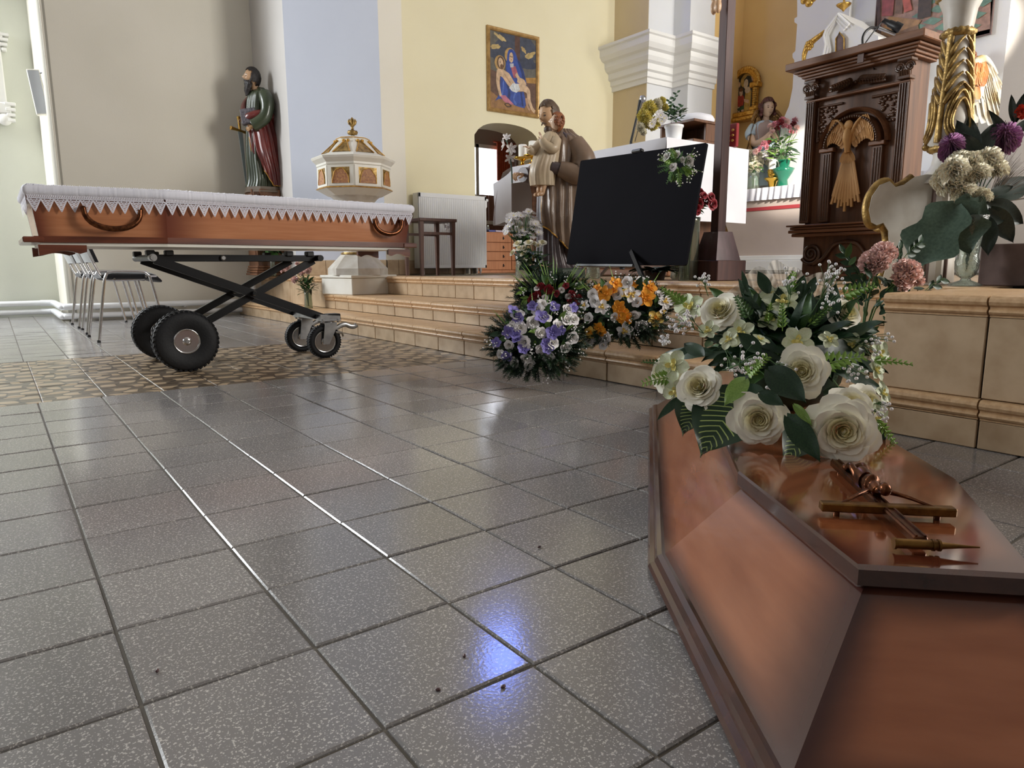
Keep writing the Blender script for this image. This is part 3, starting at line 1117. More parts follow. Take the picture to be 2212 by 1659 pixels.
def cpanel(p0, p1, p2, p3, name='side_panel', n=8):
    rows = [[(p0 * (1 - u) + p1 * u) * (1 - v) + (p3 * (1 - u) + p2 * u) * v for u in [i / n for i in range(n + 1)]] for v in [i / n for i in range(n + 1)]]
    nn = (p1 - p0).cross(p3 - p0).normalized() * 0.016
    b = MB()
    b.grid(rows, smooth=False)
    q = [p0, p1, p2, p3]
    b.add(q + [p - nn for p in q], [(0, 4, 5, 1), (1, 5, 6, 2), (2, 6, 7, 3), (3, 7, 4, 0), (7, 6, 5, 4)], 0, False, [[(0.5, 0.9)] * 4] * 5)
    return b.build(name, CW, cf)


for s in (-1, 1):
    for k in (0, 1):
        a, c = sec[k], sec[k + 1]
        q = [V((a[0], CY + s * a[1], z0c)), V((c[0], CY + s * c[1], z0c)), V((c[0] + (.03 if k else 0), CY + s * c[2], z1c)), V((a[0] - (.02 if k == 0 else 0), CY + s * a[2], z1c))]
        cpanel(*(q if s < 0 else [q[1], q[0], q[3], q[2]]))
a, c = sec[0], sec[2]
o = cpanel(V((a[0], CY + a[1], z0c)), V((a[0], CY - a[1], z0c)), V((a[0] - .02, CY - a[2], z1c)), V((a[0] - .02, CY + a[2], z1c)), 'head_panel')
cpanel(V((c[0], CY - c[1], z0c)), V((c[0], CY + c[1], z0c)), V((c[0] + .03, CY + c[2], z1c)), V((c[0] + .03, CY - c[2], z1c)), 'foot_panel')


def outline(grow, z, ex0=0.0, ex1=0.0, top=False):
    k = 2 if top else 1
    l = [V((sec[0][0] - ex0, CY - sec[0][k] - grow, z)), V((sec[1][0], CY - sec[1][k] - grow, z)), V((sec[2][0] + ex1, CY - sec[2][k] - grow, z))]
    return l + [V((p.x, 2 * CY - p.y, z)) for p in reversed(l)]


b = MB()
b.prism(outline(0.005, 0.589, .02, .052), (0, 0, 0.026))
for xa, xb, hw_ in ((.115, .19, .262), (1.90, 1.985, .222)):
    b.box(((xa + xb) / 2, CY, .600), (xb - xa, 2 * hw_, .024), bev=.004)
b.build('base_moulding', MATS['coffin_dark_wood'], cf)
MB().prism(outline(-0.004, 0.574, 0, 0), (0, 0, 0.0145)).build('bottom_board', MATS['white_paint'], cf)
# scalloped feet
for fx, sgn in ((0.165, 1), (1.94, -1)):
    for s in (-1, 1):
        yy = CY + s * (0.27 if fx < 1 else 0.205)
        L = 0.175 if fx < 1 else 0.135
        pts = [(0, 0.578), (L, 0.578), (L, 0.550)]
        for i in range(9):
            u = i / 8
            pts.append((L * (0.85 - .62 * u), 0.541 + 0.012 * math.sin(PI * u)))
        pts += [(0, 0.534)]
        pl = [(fx + sgn * x, yy - .012, z) for x, z in pts]
        MB().prism(pl, (0, .024, 0)).build('foot', MATS['coffin_dark_wood'] if s < 0 else MATS['coffin_dark_wood'], cf)
# bail handles


def handle(xc, wd, y0, parent, dip=0.062):
    pts, rad = [], []
    for i in range(15):
        u = i / 14
        an = PI * u
        pts.append((xc - wd / 2 * math.cos(an), y0 - 0.022 - 0.012 * math.sin(an), z1c - .045 - dip * math.sin(an) ** .8))
        rad.append(.0105 + .002 * math.sin(an))
    b = MB().tube(pts, rad, 10, flat=1.0)
    for s in (-1, 1):
        b.tube([(xc + s * wd / 2, y0 - .028, z1c - .046), (xc + s * wd / 2, y0 + .012, z1c - .043)], .011, 8)
    return b.build('handle', MATS['bronze'], parent)


for s in (-1, 1):
    def sy(x):
        for k in (0, 1):
            a, c = sec[k], sec[k + 1]
            if a[0] <= x <= c[0]:
                t_ = (x - a[0]) / (c[0] - a[0])
                return a[2] + (c[2] - a[2]) * t_
    if s < 0:
        handle(0.445, 0.215, CY - sy(.445) + .004, cf, 0.084)
        handle(1.79, 0.165, CY - sy(1.79) + .004, cf, 0.072)
# ruched white lining rolled over the rim
out = outline(0.004, 0, .028, .036, True)
n6 = 6
seg = []
for i in range(n6):
    p, q = out[i], out[(i + 1) % n6]
    k = max(2, int((q - p).length / 0.0042))
    for j in range(k):
        seg.append((p.lerp(q, j / k), (q - p).normalized()))
rows = []
rl = random.Random(3)
for i, (p, d) in enumerate(seg):
    dn = seg[(i + 1) % len(seg)][1]
    dpv = seg[i - 1][1]
    m_ = (dpv + d).normalized()
    nrm = V((m_.y, -m_.x, 0))
    w_ = (0.0022 if i % 2 else -0.0012) + rl.gauss(0, .0007)
    pr = [(-.05, .772), (0.004 + w_ * .3, .780), (.010 + w_, .785), (.014 + w_, .795), (.014 + w_, .808), (.009 + w_, .818), (-.004, .823 + w_ * 1.2), (-.03, .824 + w_ + rl.gauss(0, .0006)), (-.06, .821 + rl.gauss(0, .002))]
    rows.append([p + nrm * o_ + V((0, 0, z)) for o_, z in pr])
b = MB().grid(rows, cv=True, flip=True)
b.build('padded_rim', MATS['lining'], cf)
rows = []
for j in range(13):
    v_ = j / 12
    row = []
    for i in range(61):
        x = 0.18 + 1.72 * i / 60
        h_ = (sy(min(max(x, .176), 1.914)) or .22) - .045
        y = CY - h_ + 2 * h_ * v_
        row.append((x, y, 0.810 + 0.014 * math.sin(PI * v_) + 0.006 * noise.noise(V((x * 9, y * 9, 0)))))
    rows.append(row)
MB().grid(rows).build('cover_sheet', MATS['lining'], cf)
# lace border of pointed teeth hanging below the rim
lace = MB()
for i in range(n6):
    p, q = out[i], out[(i + 1) % n6]
    d = (q - p).normalized()
    nrm = V((d.y, -d.x, 0)) * 0.007
    Ls = (q - p).length
    nt_ = max(4, round(Ls / 0.047))
    tw = Ls / nt_

    def L3(u, z):
        return p + d * u + nrm * (1 - .5 * (0.786 - z) / .08) + V((0, 0, z))

    def strip(u0, z0_, u1, z1_, wd=.0024):
        a_, b_ = V((u0, z0_, 0)), V((u1, z1_, 0))
        e = (b_ - a_).normalized()
        o_ = V((-e.y, e.x, 0)) * wd / 2
        lace.add([L3(c_.x, c_.y) for c_ in (a_ - o_, b_ - o_, b_ + o_, a_ + o_)], [(0, 1, 2, 3)])
    zt0, zt2, zt3 = .787, .766, .716
    lace.add([L3(0, zt0), L3(Ls, zt0), L3(Ls, zt0 - .006), L3(0, zt0 - .006)], [(0, 1, 2, 3)])
    lace.add([L3(0, zt2 + .004), L3(Ls, zt2 + .004), L3(Ls, zt2 - .001), L3(0, zt2 - .001)], [(0, 1, 2, 3)])
    for k in range(int(Ls / .0065)):
        strip(k * .0065, zt0, k * .0065 + .004, zt2, .0046)
    for k in range(nt_):
        c_ = (k + .5) * tw
        hw = tw / 2
        strip(c_ - hw, zt2, c_, zt3, .0055)
        strip(c_ + hw, zt2, c_, zt3, .0055)
        for r_ in range(1, 7):
            zz = zt2 - (zt2 - zt3) * r_ / 7.5
            ww = hw * (1 - r_ / 7.5)
            strip(c_ - ww, zz, c_ + ww, zz, .0040)
        strip(c_ - hw * .5, zt2, c_ + hw * .25, zt2 - .03, .003)
        strip(c_ + hw * .5, zt2, c_ - hw * .25, zt2 - .03, .003)
        lace.add([L3(c_ - .004, zt3 + .004), L3(c_, zt3 - .004), L3(c_ + .004, zt3 + .004), L3(c_, zt3 + .008)], [(0, 1, 2, 3)])
lace.build('lace_trim', MATS['lace'], cf)

# ---------------------------------------------------------------- three stacking chairs by the left wall


def make_chair():
    t = thing('chair', '', 'chair', (0, 0, 0))
    CH = MATS['chrome']
    W = 0.235
    # local: faces +x, seat centre at origin in plan
    rows = []
    for i in range(13):
        u = i / 12
        x = -0.20 + 0.42 * u
        hw = 0.205 * (1 - .35 * max(0, u - .75) ** 1.2 - .15 * max(0, .15 - u))
        drop = -0.035 * max(0, (u - .78) / .22) ** 2
        ring = []
        for k in range(14):
            an = 2 * PI * k / 14
            ring.append((x, hw * math.copysign(abs(math.cos(an)) ** .5, math.cos(an)), 0.447 + drop + 0.029 * math.copysign(abs(math.sin(an)) ** .7, math.sin(an)) * (1 if 0 < i < 12 else .4)))
        rows.append(ring)
    b = MB().grid(rows, cu=True)
    b.add(rows[0], [tuple(range(14))])
    b.add(rows[-1], [tuple(range(14))[::-1]])
    b.build('seat', MATS['black_fabric'], t)
    b = MB()
    for r_, off, mi in ((0.0, 0, 0), (1, -.02, 1)):
        rows = []
        for i in range(9):
            u = i / 8
            z = 0.545 + 0.30 * u
            x0 = -0.235 - 0.115 * u + off
            hw = 0.20 * (1 - .2 * abs(u - .5) ** 2 * 4 * .4)
            row = []
            for k in range(9):
                v_ = k / 8 * 2 - 1
                row.append((x0 - .03 * (1 - v_ * v_) + .03, v_ * hw, z))
            rows.append(row)
        if mi == 0:
            front = rows
        else:
            back = rows
    b.grid(front, 0)
    b.grid(back, 0, flip=True)
    for i in range(8):
        for k in (0, 8):
            q = [front[i][k], front[i + 1][k], back[i + 1][k], back[i][k]]
            b.add(q, [(0, 1, 2, 3)])
    for i in (0, 8):
        for k in range(8):
            b.add([front[i][k], front[i][k + 1], back[i][k + 1], back[i][k]], [(0, 1, 2, 3)])
    bk = b.build('backrest', MATS['black_fabric'], t)
    b = MB()
    sh = [[(p[0] - .006, p[1] * 1.02, p[2]) for p in r_] for r_ in back]
    sh2 = [[(p[0] - .016, p[1] * 1.02, p[2]) for p in r_] for r_ in back]
    b.grid(sh)
    b.grid(sh2, flip=True)
    for i in range(8):
        for k in (0, 8):
            b.add([sh[i][k], sh[i + 1][k], sh2[i + 1][k], sh2[i][k]], [(0, 1, 2, 3)])
    for k in range(8):
        b.add([sh[0][k], sh[0][k + 1], sh2[0][k + 1], sh2[0][k]], [(0, 1, 2, 3)])
        b.add([sh[8][k], sh[8][k + 1], sh2[8][k + 1], sh2[8][k]], [(0, 1, 2, 3)])
    b.build('back_shell', MATS['grey_plastic'], t)
    for s in (-1, 1):
        pts = smooth_path([(-0.265, s * W * 1.02, 0), (-0.20, s * W, .36), (-0.175, s * W, .452), (-0.13, s * W, .480), (0.06, s * W, .480), (0.11, s * W, .46), (0.135, s * W, .40), (0.215, s * W * 1.02, 0)], 5)
        MB().tube(pts, .0105, 10).build('leg_frame', CH, t)
        pts = smooth_path([(0.10, s * .17, .428), (-0.12, s * .17, .424), (-0.19, s * .17, .445), (-.235, s * .17, .53), (-.30, s * .17, .70)], 5)
        MB().tube(pts, .010, 10).build('back_tube', CH, t)
        for x in (-.265, .215):
            MB().lathe([(.013, 0), (.013, .012), (.010, .018)], 10, (x, s * W * 1.02, 0)).build('foot_cap', MATS['black_plastic'], t)
    for x in (-.12, .10):
        MB().tube([(x, -W, .43 if x < 0 else .445), (x, W, .43 if x < 0 else .445)], .009, 8).build('cross_tube', CH, t)
    b = MB().box((.15, -.2085, .447), (.06, .002, .012))
    b.build('maker_label', MATS['white_cloth'], t)
    return t


ch0 = make_chair()
spots = [((0.775, 5.50), 'chrome framed chair with black seat, nearest the trolley wheel of three in a row'),
         ((0.785, 6.18), 'chrome framed chair with black seat, middle one of three in a row'),
         ((0.78, 6.86), 'chrome framed chair with black seat, farthest of three, next to the wall pipes')]
for k, ((x, y), lab) in enumerate(spots):
    c = ch0 if k == 0 else copy_tree(ch0)
    c.location = (x - .037, y, 0)
    c.scale = (.86, 1, .95)
    c.rotation_euler = (0, 0, (0.02, -0.03, 0.02)[k])
    tag(c, lab, 'chair', 'chairs in a row along the left wall')

# ---------------------------------------------------------------- flowers and leaves
def leafmat(name, c1, c2, rough=0.45, sss=0.05, scale=30):
    return mat(name, c1, rough, col2=c2, scale=scale, spec=0.4, vary=0.18)


leafmat('leaf_dark', (30, 56, 38), (44, 72, 46))
leafmat('leaf_mid', (58, 92, 48), (80, 116, 58))
leafmat('leaf_lime', (112, 150, 62), (140, 172, 84))
leafmat('leaf_grey', (58, 78, 66), (74, 94, 80))
leafmat('needle', (24, 44, 30), (46, 70, 44))
leafmat('dry_grass', (118, 106, 92), (92, 82, 74))
for nm, c1, c2 in (('petal_cream', (250, 246, 232), (244, 236, 208)), ('petal_white', (242, 240, 240), (232, 226, 228)), ('petal_pink', (250, 202, 196), (252, 228, 218)),
                   ('petal_rose_pink', (232, 120, 140), (246, 200, 206)), ('petal_red', (176, 36, 50), (120, 18, 30)), ('petal_dark_red', (164, 18, 40), (112, 10, 26)),
                   ('petal_orange', (250, 180, 40), (246, 150, 20)), ('petal_yellow', (246, 216, 120), (240, 200, 96)), ('petal_violet', (116, 104, 186), (150, 140, 210)),
                   ('petal_purple', (186, 128, 178), (150, 92, 142)), ('petal_pale_yellow', (246, 236, 160), (240, 224, 124)), ('petal_green_white', (232, 236, 214), (214, 224, 180)),
                   ('petal_vermilion', (222, 74, 40), (198, 50, 24))):
    mat(nm, c1, 0.6, col2=c2, scale=14, sss=0.15, sheen=0.15, vary=0.06)


def rose_center_mat(name, outer, inner):
    m = mat(name, outer, 0.6, sss=0.08, sheen=0.15)
    nt = m.node_tree
    b = nt.nodes['Principled BSDF']
    uv = nd(nt, 'ShaderNodeUVMap')
    sp = nd(nt, 'ShaderNodeSeparateXYZ')
    nt.links.new(uv.outputs[0], sp.inputs[0])
    rp = nd(nt, 'ShaderNodeValToRGB')
    rp.color_ramp.elements[0].color = lin(inner)
    rp.color_ramp.elements[0].position = 0.05
    rp.color_ramp.elements[1].color = lin(outer)
    rp.color_ramp.elements[1].position = 0.6
    nt.links.new(sp.outputs[0], rp.inputs[0])
    nt.links.new(rp.outputs[0], b.inputs['Base Color'])
    return m


rose_center_mat('rose_cream', (252, 248, 234), (238, 226, 160))
rose_center_mat('rose_ivory', (240, 236, 236), (226, 222, 214))


def rose_mb(seed, layers=None, nu=5, nv=6, wav=0.05):
    """rose opening along +z, outer radius 1"""
    r_ = random.Random(seed)
    b = MB()
    layers = layers or [(.03, .07, .40, 2.6, 2), (.06, .13, .45, 1.7, 3), (.10, .20, .49, 1.35, 3), (.15, .29, .51, 1.15, 4), (.21, .40, .49, 1.0, 4), (.27, .54, .43, .92, 5), (.31, .70, .33, .82, 5), (.32, .87, .20, .74, 6), (.30, 1.02, .05, .66, 6)]
    b.ell((0, 0, .06), (.15, .15, .22), 10, 8)
    nl = len(layers)
    for li, (r0, r1, zt, da, n) in enumerate(layers):
        a0 = r_.uniform(0, 6)
        for k in range(n):
            ac = a0 + 2 * PI * k / n + r_.uniform(-.12, .12)
            ph = r_.uniform(0, 6)
            top_ = zt + r_.uniform(-.06, .05)
            rr = r1 * r_.uniform(.90, 1.08)
            rows, uvc = [], []
            for i in range(nu + 1):
                u = i / nu
                row = []
                for j in range(nv + 1):
                    v_ = 2 * j / nv - 1
                    ue = u * (1 - .22 * v_ * v_)
                    an = ac + v_ * da * (0.45 + .55 * min(1, u * 1.6))
                    lip = max(0, ue - .7) / .3
                    r = r0 + (rr - r0) * ue ** 1.3 + .07 * lip * (li / nl)
                    r += wav * lip * math.sin(3 * v_ + ph) * (li / nl)
                    r *= 1 + .11 * v_
                    z = -.22 + (top_ + .22) * ue ** .8 - (.10 * lip * lip) * (li / nl) + .04 * lip * math.sin(4 * v_ + ph * 2) * (li / nl)
                    row.append((r * math.cos(an), r * math.sin(an), z))
                rows.append(row)
            f0 = len(b.f)
            b.grid(rows)
            for q in range(f0, len(b.f)):
                c = [b.v[t_] for t_ in b.f[q]]
                b.uv[q] = [(min(1, math.hypot(p.x, p.y)), 0.5) for p in c]
    return b


def petal_rows(L, W, cup=.15, droop=0.0, nu=6, nv=4, pw=.9, tip=.15, base=.12, lift=0.0, ruf=0.0, ph=0.0):
    rows = []
    for i in range(nu + 1):
        u = i / nu
        wdt = W * (base + (1 - base) * math.sin(PI * min(1, u ** pw * (1 - tip * .5))) ** .8) if u < 1 else W * tip
        row = []
        for j in range(nv + 1):
            v_ = 2 * j / nv - 1
            z = cup * L * v_ * v_ * (1 - u * .5) + lift * L * u - droop * L * u * u + ruf * L * u * math.sin(v_ * 5 + ph)
            row.append((L * u, wdt / 2 * v_, z))
        rows.append(row)
    return rows


def orchid_mb(seed, n=5, W=.75, mi2=1, centre=True, droop=.25, lift=.35):
    """open five or six petalled bloom facing +z, radius 1"""
    r_ = random.Random(seed)
    b = MB()
    for k in range(n):
        a = 2 * PI * k / n + r_.uniform(-.15, .15)
        T = Mx.Rotation(a, 4, 'Z') @ Mx.Translation((.05, 0, 0))
        b.grid(petal_rows(r_.uniform(.85, 1.0), W * r_.uniform(.85, 1.1), .18, droop, lift=lift, ruf=.05, ph=r_.uniform(0, 6)), 0, T=T)
    if centre:
        b.ell((0, 0, .12), (.14, .14, .16), 8, 6, mi2)
        for k in range(3):
            T = Mx.Rotation(2 * PI * k / 3 + .4, 4, 'Z')
            b.grid(petal_rows(.38, .3, .4, 0.0, 4, 3, lift=.7), mi2, T=T)
    return b


def pompon_mb(seed, n=120, L=1.0, W=.16, hemi=.15, mi=0):
    """chrysanthemum head of many narrow petals, radius 1"""
    r_ = random.Random(seed)
    b = MB()
    for k in range(n):
        z = 1 - (1 - (-hemi)) * (k + .5) / n
        an = k * 2.39996 + r_.uniform(-.1, .1)
        s = math.sqrt(max(0, 1 - z * z))
        d = V((s * math.cos(an), s * math.sin(an), z))
        T = frame(d * .12, d.cross(V((-d.y, d.x, .01))).normalized(), d)
        b.grid(petal_rows(L * r_.uniform(.78, 1.0), W, .5, .12, 3, 2, tip=.4), mi, T=T)
    return b


def daisy_mb(seed, n=13):
    r_ = random.Random(seed)
    b = MB()
    for lay in range(2):
        for k in range(n):
            T = Mx.Rotation(2 * PI * (k + .5 * lay) / n + r_.uniform(-.06, .06), 4, 'Z') @ Mx.Translation((.12, 0, .03 * lay))
            b.grid(petal_rows(.88 * r_.uniform(.9, 1.05), .24, .1, .1, 3, 2, tip=.45, lift=.15 + .2 * lay), 0, T=T)
    b.ell((0, 0, .06), (.2, .2, .12), 8, 4, 1)
    return b


def carnation_mb(seed, n=46):
    r_ = random.Random(seed)
    b = MB()
    for k in range(n):
        z = math.cos(1.5 * math.sqrt((k + .5) / n))
        an = k * 2.39996
        s = math.sqrt(1 - z * z)
        d = V((s * math.cos(an), s * math.sin(an), z))
        T = frame(d * .06 + V((0, 0, -.3)), d.cross(V((-d.y, d.x, .01))).normalized(), d) @ Mx.Rotation(r_.uniform(-.5, .5), 4, 'X')
        b.grid(petal_rows(r_.uniform(.85, 1.05), .58, .12, .0, 4, 4, pw=1.5, tip=.8, base=.1, ruf=.14, ph=r_.uniform(0, 6)), 0, T=T)
    return b


def leaf_mb(W=.42, cup=.12, droop=.25, nu=8, tip=.06, lobes=0, mi=0):
    """leaf along +x, length 1, upper side +z"""
    rows = []
    for i in range(nu + 1):
        u = i / nu
        wd = W * math.sin(PI * min(1, (u * .96 + .02)) ** .85) ** .9
        if lobes:
            wd *= 1 + .25 * math.sin(u * PI * 2 * lobes)
        if i == nu:
            wd = W * tip * .3
        row = []
        for j in range(5):
            v_ = j / 2 - 1
            row.append((u - abs(v_) * .04, wd / 2 * v_, cup * W * abs(v_) - droop * u * u + .02 * math.sin(9 * u) * abs(v_)))
        rows.append(row)
    b = MB().grid(rows, mi)
    return b


PR = {}


def proto(name, mb, m):
    PR[name] = mb.mesh(name, m)


M_ = MATS
for s_ in range(3):
    proto('rose%d' % s_, rose_mb(s_), M_['rose_cream'])
LOWL = [(.05, .13, .42, 1.8, 3), (.13, .32, .48, 1.2, 4), (.24, .64, .36, .95, 5), (.28, 1.0, .10, .75, 6)]
for s_ in range(2):
    proto('small_rose%d' % s_, rose_mb(20 + s_, LOWL, 4, 4), M_['rose_ivory'])
    proto('cream_rose%d' % s_, rose_mb(30 + s_, LOWL, 4, 4), M_['rose_cream'])
    proto('red_rose%d' % s_, rose_mb(40 + s_, LOWL, 4, 4), M_['petal_dark_red'])
proto('orchid', orchid_mb(1), [M_['petal_green_white'], M_['petal_pale_yellow']])
proto('orange_orchid', orchid_mb(2, W=.85), [M_['petal_orange'], M_['petal_orange']])
proto('yellow_orchid', orchid_mb(3, W=.7), [M_['petal_white'], M_['petal_yellow']])
proto('gold_orchid', orchid_mb(4, W=.8), [M_['petal_yellow'], M_['petal_orange']])
proto('violet_bloom', orchid_mb(5, W=.9, lift=.6), [M_['petal_violet'], M_['petal_violet']])
proto('pompon', pompon_mb(1, 120, W=.36), M_['petal_cream'])
proto('cream_pompon', pompon_mb(2, 110, W=.38), M_['petal_cream'])
proto('yellow_pompon', pompon_mb(3, 100, W=.30), M_['petal_pale_yellow'])
proto('purple_pompon', pompon_mb(4, 420, W=.07, hemi=.8), M_['petal_purple'])
proto('daisy', daisy_mb(1), [M_['petal_white'], M_['petal_pale_yellow']])
proto('carnation', carnation_mb(1), M_['petal_pink'])
proto('rose_carnation', carnation_mb(2, 34), M_['petal_rose_pink'])
proto('red_carnation', carnation_mb(3, 30), M_['petal_red'])
proto('peony', carnation_mb(4, 60), M_['petal_pink'])
proto('leaf_dark', leaf_mb(.5), M_['leaf_dark'])
proto('leaf_mid', leaf_mb(.42), M_['leaf_mid'])
proto('leaf_lime', leaf_mb(.42), M_['leaf_lime'])
proto('leaf_long', leaf_mb(.22, droop=.35), M_['leaf_dark'])
proto('blade', leaf_mb(.034, droop=.5, nu=6), M_['leaf_lime'])


def striped_leaf_mat():
    m = mat('leaf_striped', (30, 58, 36), 0.4)
    nt = m.node_tree
    b = nt.nodes['Principled BSDF']
    uv = nd(nt, 'ShaderNodeUVMap')
    sp = nd(nt, 'ShaderNodeSeparateXYZ')
    nt.links.new(uv.outputs[0], sp.inputs[0])
    ab_ = nd(nt, 'ShaderNodeMath', operation='SUBTRACT')
    ab_.inputs[1].default_value = .5
    nt.links.new(sp.outputs[0], ab_.inputs[0])
    a2 = nd(nt, 'ShaderNodeMath', operation='ABSOLUTE')
    nt.links.new(ab_.outputs[0], a2.inputs[0])
    k = nd(nt, 'ShaderNodeMath', operation='MULTIPLY_ADD')
    k.inputs[1].default_value = -0.55
    nt.links.new(a2.outputs[0], k.inputs[0])
    nt.links.new(sp.outputs[1], k.inputs[2])
    m2 = nd(nt, 'ShaderNodeMath', operation='MULTIPLY')
    m2.inputs[1].default_value = 84
    nt.links.new(k.outputs[0], m2.inputs[0])
    s = nd(nt, 'ShaderNodeMath', operation='SINE')
    nt.links.new(m2.outputs[0], s.inputs[0])
    edge = nd(nt, 'ShaderNodeMapRange')
    edge.inputs[1].default_value, edge.inputs[2].default_value = .30, .42
    edge.inputs[3].default_value, edge.inputs[4].default_value = 0, 1.4
    nt.links.new(a2.outputs[0], edge.inputs[0])
    su = nd(nt, 'ShaderNodeMath', operation='SUBTRACT')
    nt.links.new(s.outputs[0], su.inputs[0])
    nt.links.new(edge.outputs[0], su.inputs[1])
    rp = nd(nt, 'ShaderNodeValToRGB')
    rp.color_ramp.elements[0].position, rp.color_ramp.elements[0].color = .72, lin((30, 58, 36))
    rp.color_ramp.elements[1].position, rp.color_ramp.elements[1].color = .90, lin((176, 194, 116))
    nt.links.new(su.outputs[0], rp.inputs[0])
    nt.links.new(rp.outputs[0], b.inputs['Base Color'])
    return m


striped_leaf_mat()
proto('leaf_striped', leaf_mb(.72, nu=12, droop=.18), M_['leaf_striped'])


def put(kind, parent, pos, axis, r, name, roll=None, label=None, rnd=random):
    """bloom of a proto kind with its face along axis, radius r"""
    T = frame(pos, axis, s=r) @ Mx.Rotation(rnd.uniform(0, 6.28) if roll is None else roll, 4, 'Z')
    return place(name, PR[kind], T, parent, label)


def putleaf(kind, parent, pos, d, n, L, name='leaf', wid=1.0, label=None):
    """leaf from pos along d with its upper side towards n, length L"""
    d = V(d).normalized()
    n = V(n)
    n = (n - d * n.dot(d)).normalized()
    y = n.cross(d)
    T = Mx(((d.x, y.x, n.x, pos[0]), (d.y, y.y, n.y, pos[1]), (d.z, y.z, n.z, pos[2]), (0, 0, 0, 1))) @ Mx.Diagonal((L, L * wid, L, 1))
    return place(name, PR[kind], T, parent, label)


def spray(mb, p0, d, L, n, r, rnd, mi_s=0, mi_f=1, spread=.5):
    """stem that forks into n tiny white heads"""
    p0, d = V(p0), V(d).normalized()
    m_ = p0 + d * L * .55
    mb.tube([p0, m_], .0008, 4, mi_s, caps=False)
    for i in range(n):
        e = m_ + (d + V((rnd.gauss(0, spread), rnd.gauss(0, spread), rnd.gauss(0, spread)))) * L * rnd.uniform(.25, .5)
        mb.tube([m_, m_.lerp(e, .5) + V((0, 0, .003)), e], .0005, 4, mi_s, caps=False)
        mb.ell(e, (r, r, r), 6, 4, mi_f)


def fernlet(mb, p0, d, L, n, rnd, mi=0, w_=.30):
    """thin stem set with small paired leaflets"""
    p0, d = V(p0), V(d).normalized()
    sd = d.cross(V((rnd.uniform(-1, 1), rnd.uniform(-1, 1), rnd.uniform(-1, 1)))).normalized()
    up = sd.cross(d)
    pts = [p0 + d * L * u - V((0, 0, 1)) * L * .15 * u * u for u in (0, .33, .66, 1)]
    mb.tube(pts, .0010, 4, mi, caps=False)
    for i in range(n):
        u = (i + .8) / n
        c = p0 + d * L * u - V((0, 0, 1)) * L * .15 * u * u
        for s in (-1, 1):
            ll = L * w_ * (1.15 - .7 * u)
            e = (sd * s + d * .6).normalized()
            q = e.cross(up).normalized() * ll * .22
            mb.add([c, c + e * ll * .5 + q + up * ll * .1, c + e * ll, c + e * ll * .5 - q + up * ll * .1], [(0, 1, 2, 3)], mi, False)


def needles(mb, p0, d, L, rnd, mi=0, n=60, ln=.03, w_=.0012):
    """conifer twig bristling with needles"""
    p0, d = V(p0), V(d).normalized()
    a = d.orthogonal().normalized()
    c = d.cross(a)
    for i in range(n):
        u = i / n
        an = i * 2.4
        o = (a * math.cos(an) + c * math.sin(an)) * .9 + d * rnd.uniform(.4, 1.1)
        p = p0 + d * L * u
        e = p + o.normalized() * ln * rnd.uniform(.7, 1.1) * (1 - .4 * u)
        sd = d.cross(o).normalized() * w_
        mb.add([p - sd, p + sd, e], [(0, 1, 2)], mi, False)


# ---------------------------------------------------------------- the bouquet on the lid
rb_ = random.Random(5)
BCEN = onz(1690, 905, 0.17) + V((0.10, 0.06, 0.13))
bq = thing('funeral_bouquet', 'large bouquet of cream roses and dark leaves lying on the brown coffin lid', 'bouquet', (BCEN.x, BCEN.y, 0.172))


def bp_(x, y, d):
    return at(x, y, d)


TOCAM = (CAM - BCEN).normalized()
roses = [(1557, 674, 1.44, 46, (-.35, .1, .55)), (1822, 680, 1.46, 44, (.75, -.5, .35)), (1733, 803, 1.27, 56, (-.1, 0, -.05)), (1512, 838, 1.27, 50, (-.25, .2, .25)),
         (1640, 905, 1.19, 60, (.0, .0, -.12)), (1818, 930, 1.13, 75, (.1, -.1, -.10)), (1868, 872, 1.27, 46, (.7, -.5, .2)), (1440, 806, 1.36, 42, (-.6, .5, .3)), (1835, 880, 1.24, 52, (.3, -.2, .5))]
for k, (x, y, d, r, off) in enumerate(roses):
    p = bp_(x, y, d)
    ax = TOCAM + RT * off[0] + UP * off[2] + V((0, 0, .12))
    put('rose%d' % (k % 3), bq, p, ax, r * d / FPX, 'rose', rnd=rb_)
for x, y, d, r, off in ((1600, 720, 1.36, 34, (-.2, 0, .3)), (1722, 738, 1.34, 36, (.1, 0, .2)), (1897, 765, 1.40, 30, (.7, 0, .2)), (1492, 665, 1.50, 38, (-.6, 0, .4)), (1690, 655, 1.48, 42, (.1, 0, .8)),
                        (1455, 790, 1.34, 40, (-.3, 0, .2)), (1665, 690, 1.46, 30, (0, 0, .5)), (1885, 900, 1.24, 38, (.8, 0, .0)), (1905, 850, 1.30, 26, (.9, 0, .3)), (1745, 925, 1.14, 30, (-.6, 0, -.2)), (1460, 845, 1.33, 34, (-.5, 0, -.3)),
                        (1890, 800, 1.36, 26, (.9, 0, .3))):
    p = bp_(x, y, d)
    put('orchid', bq, p, TOCAM + RT * off[0] + UP * off[2], r * d / FPX, 'lily_bloom', rnd=rb_)
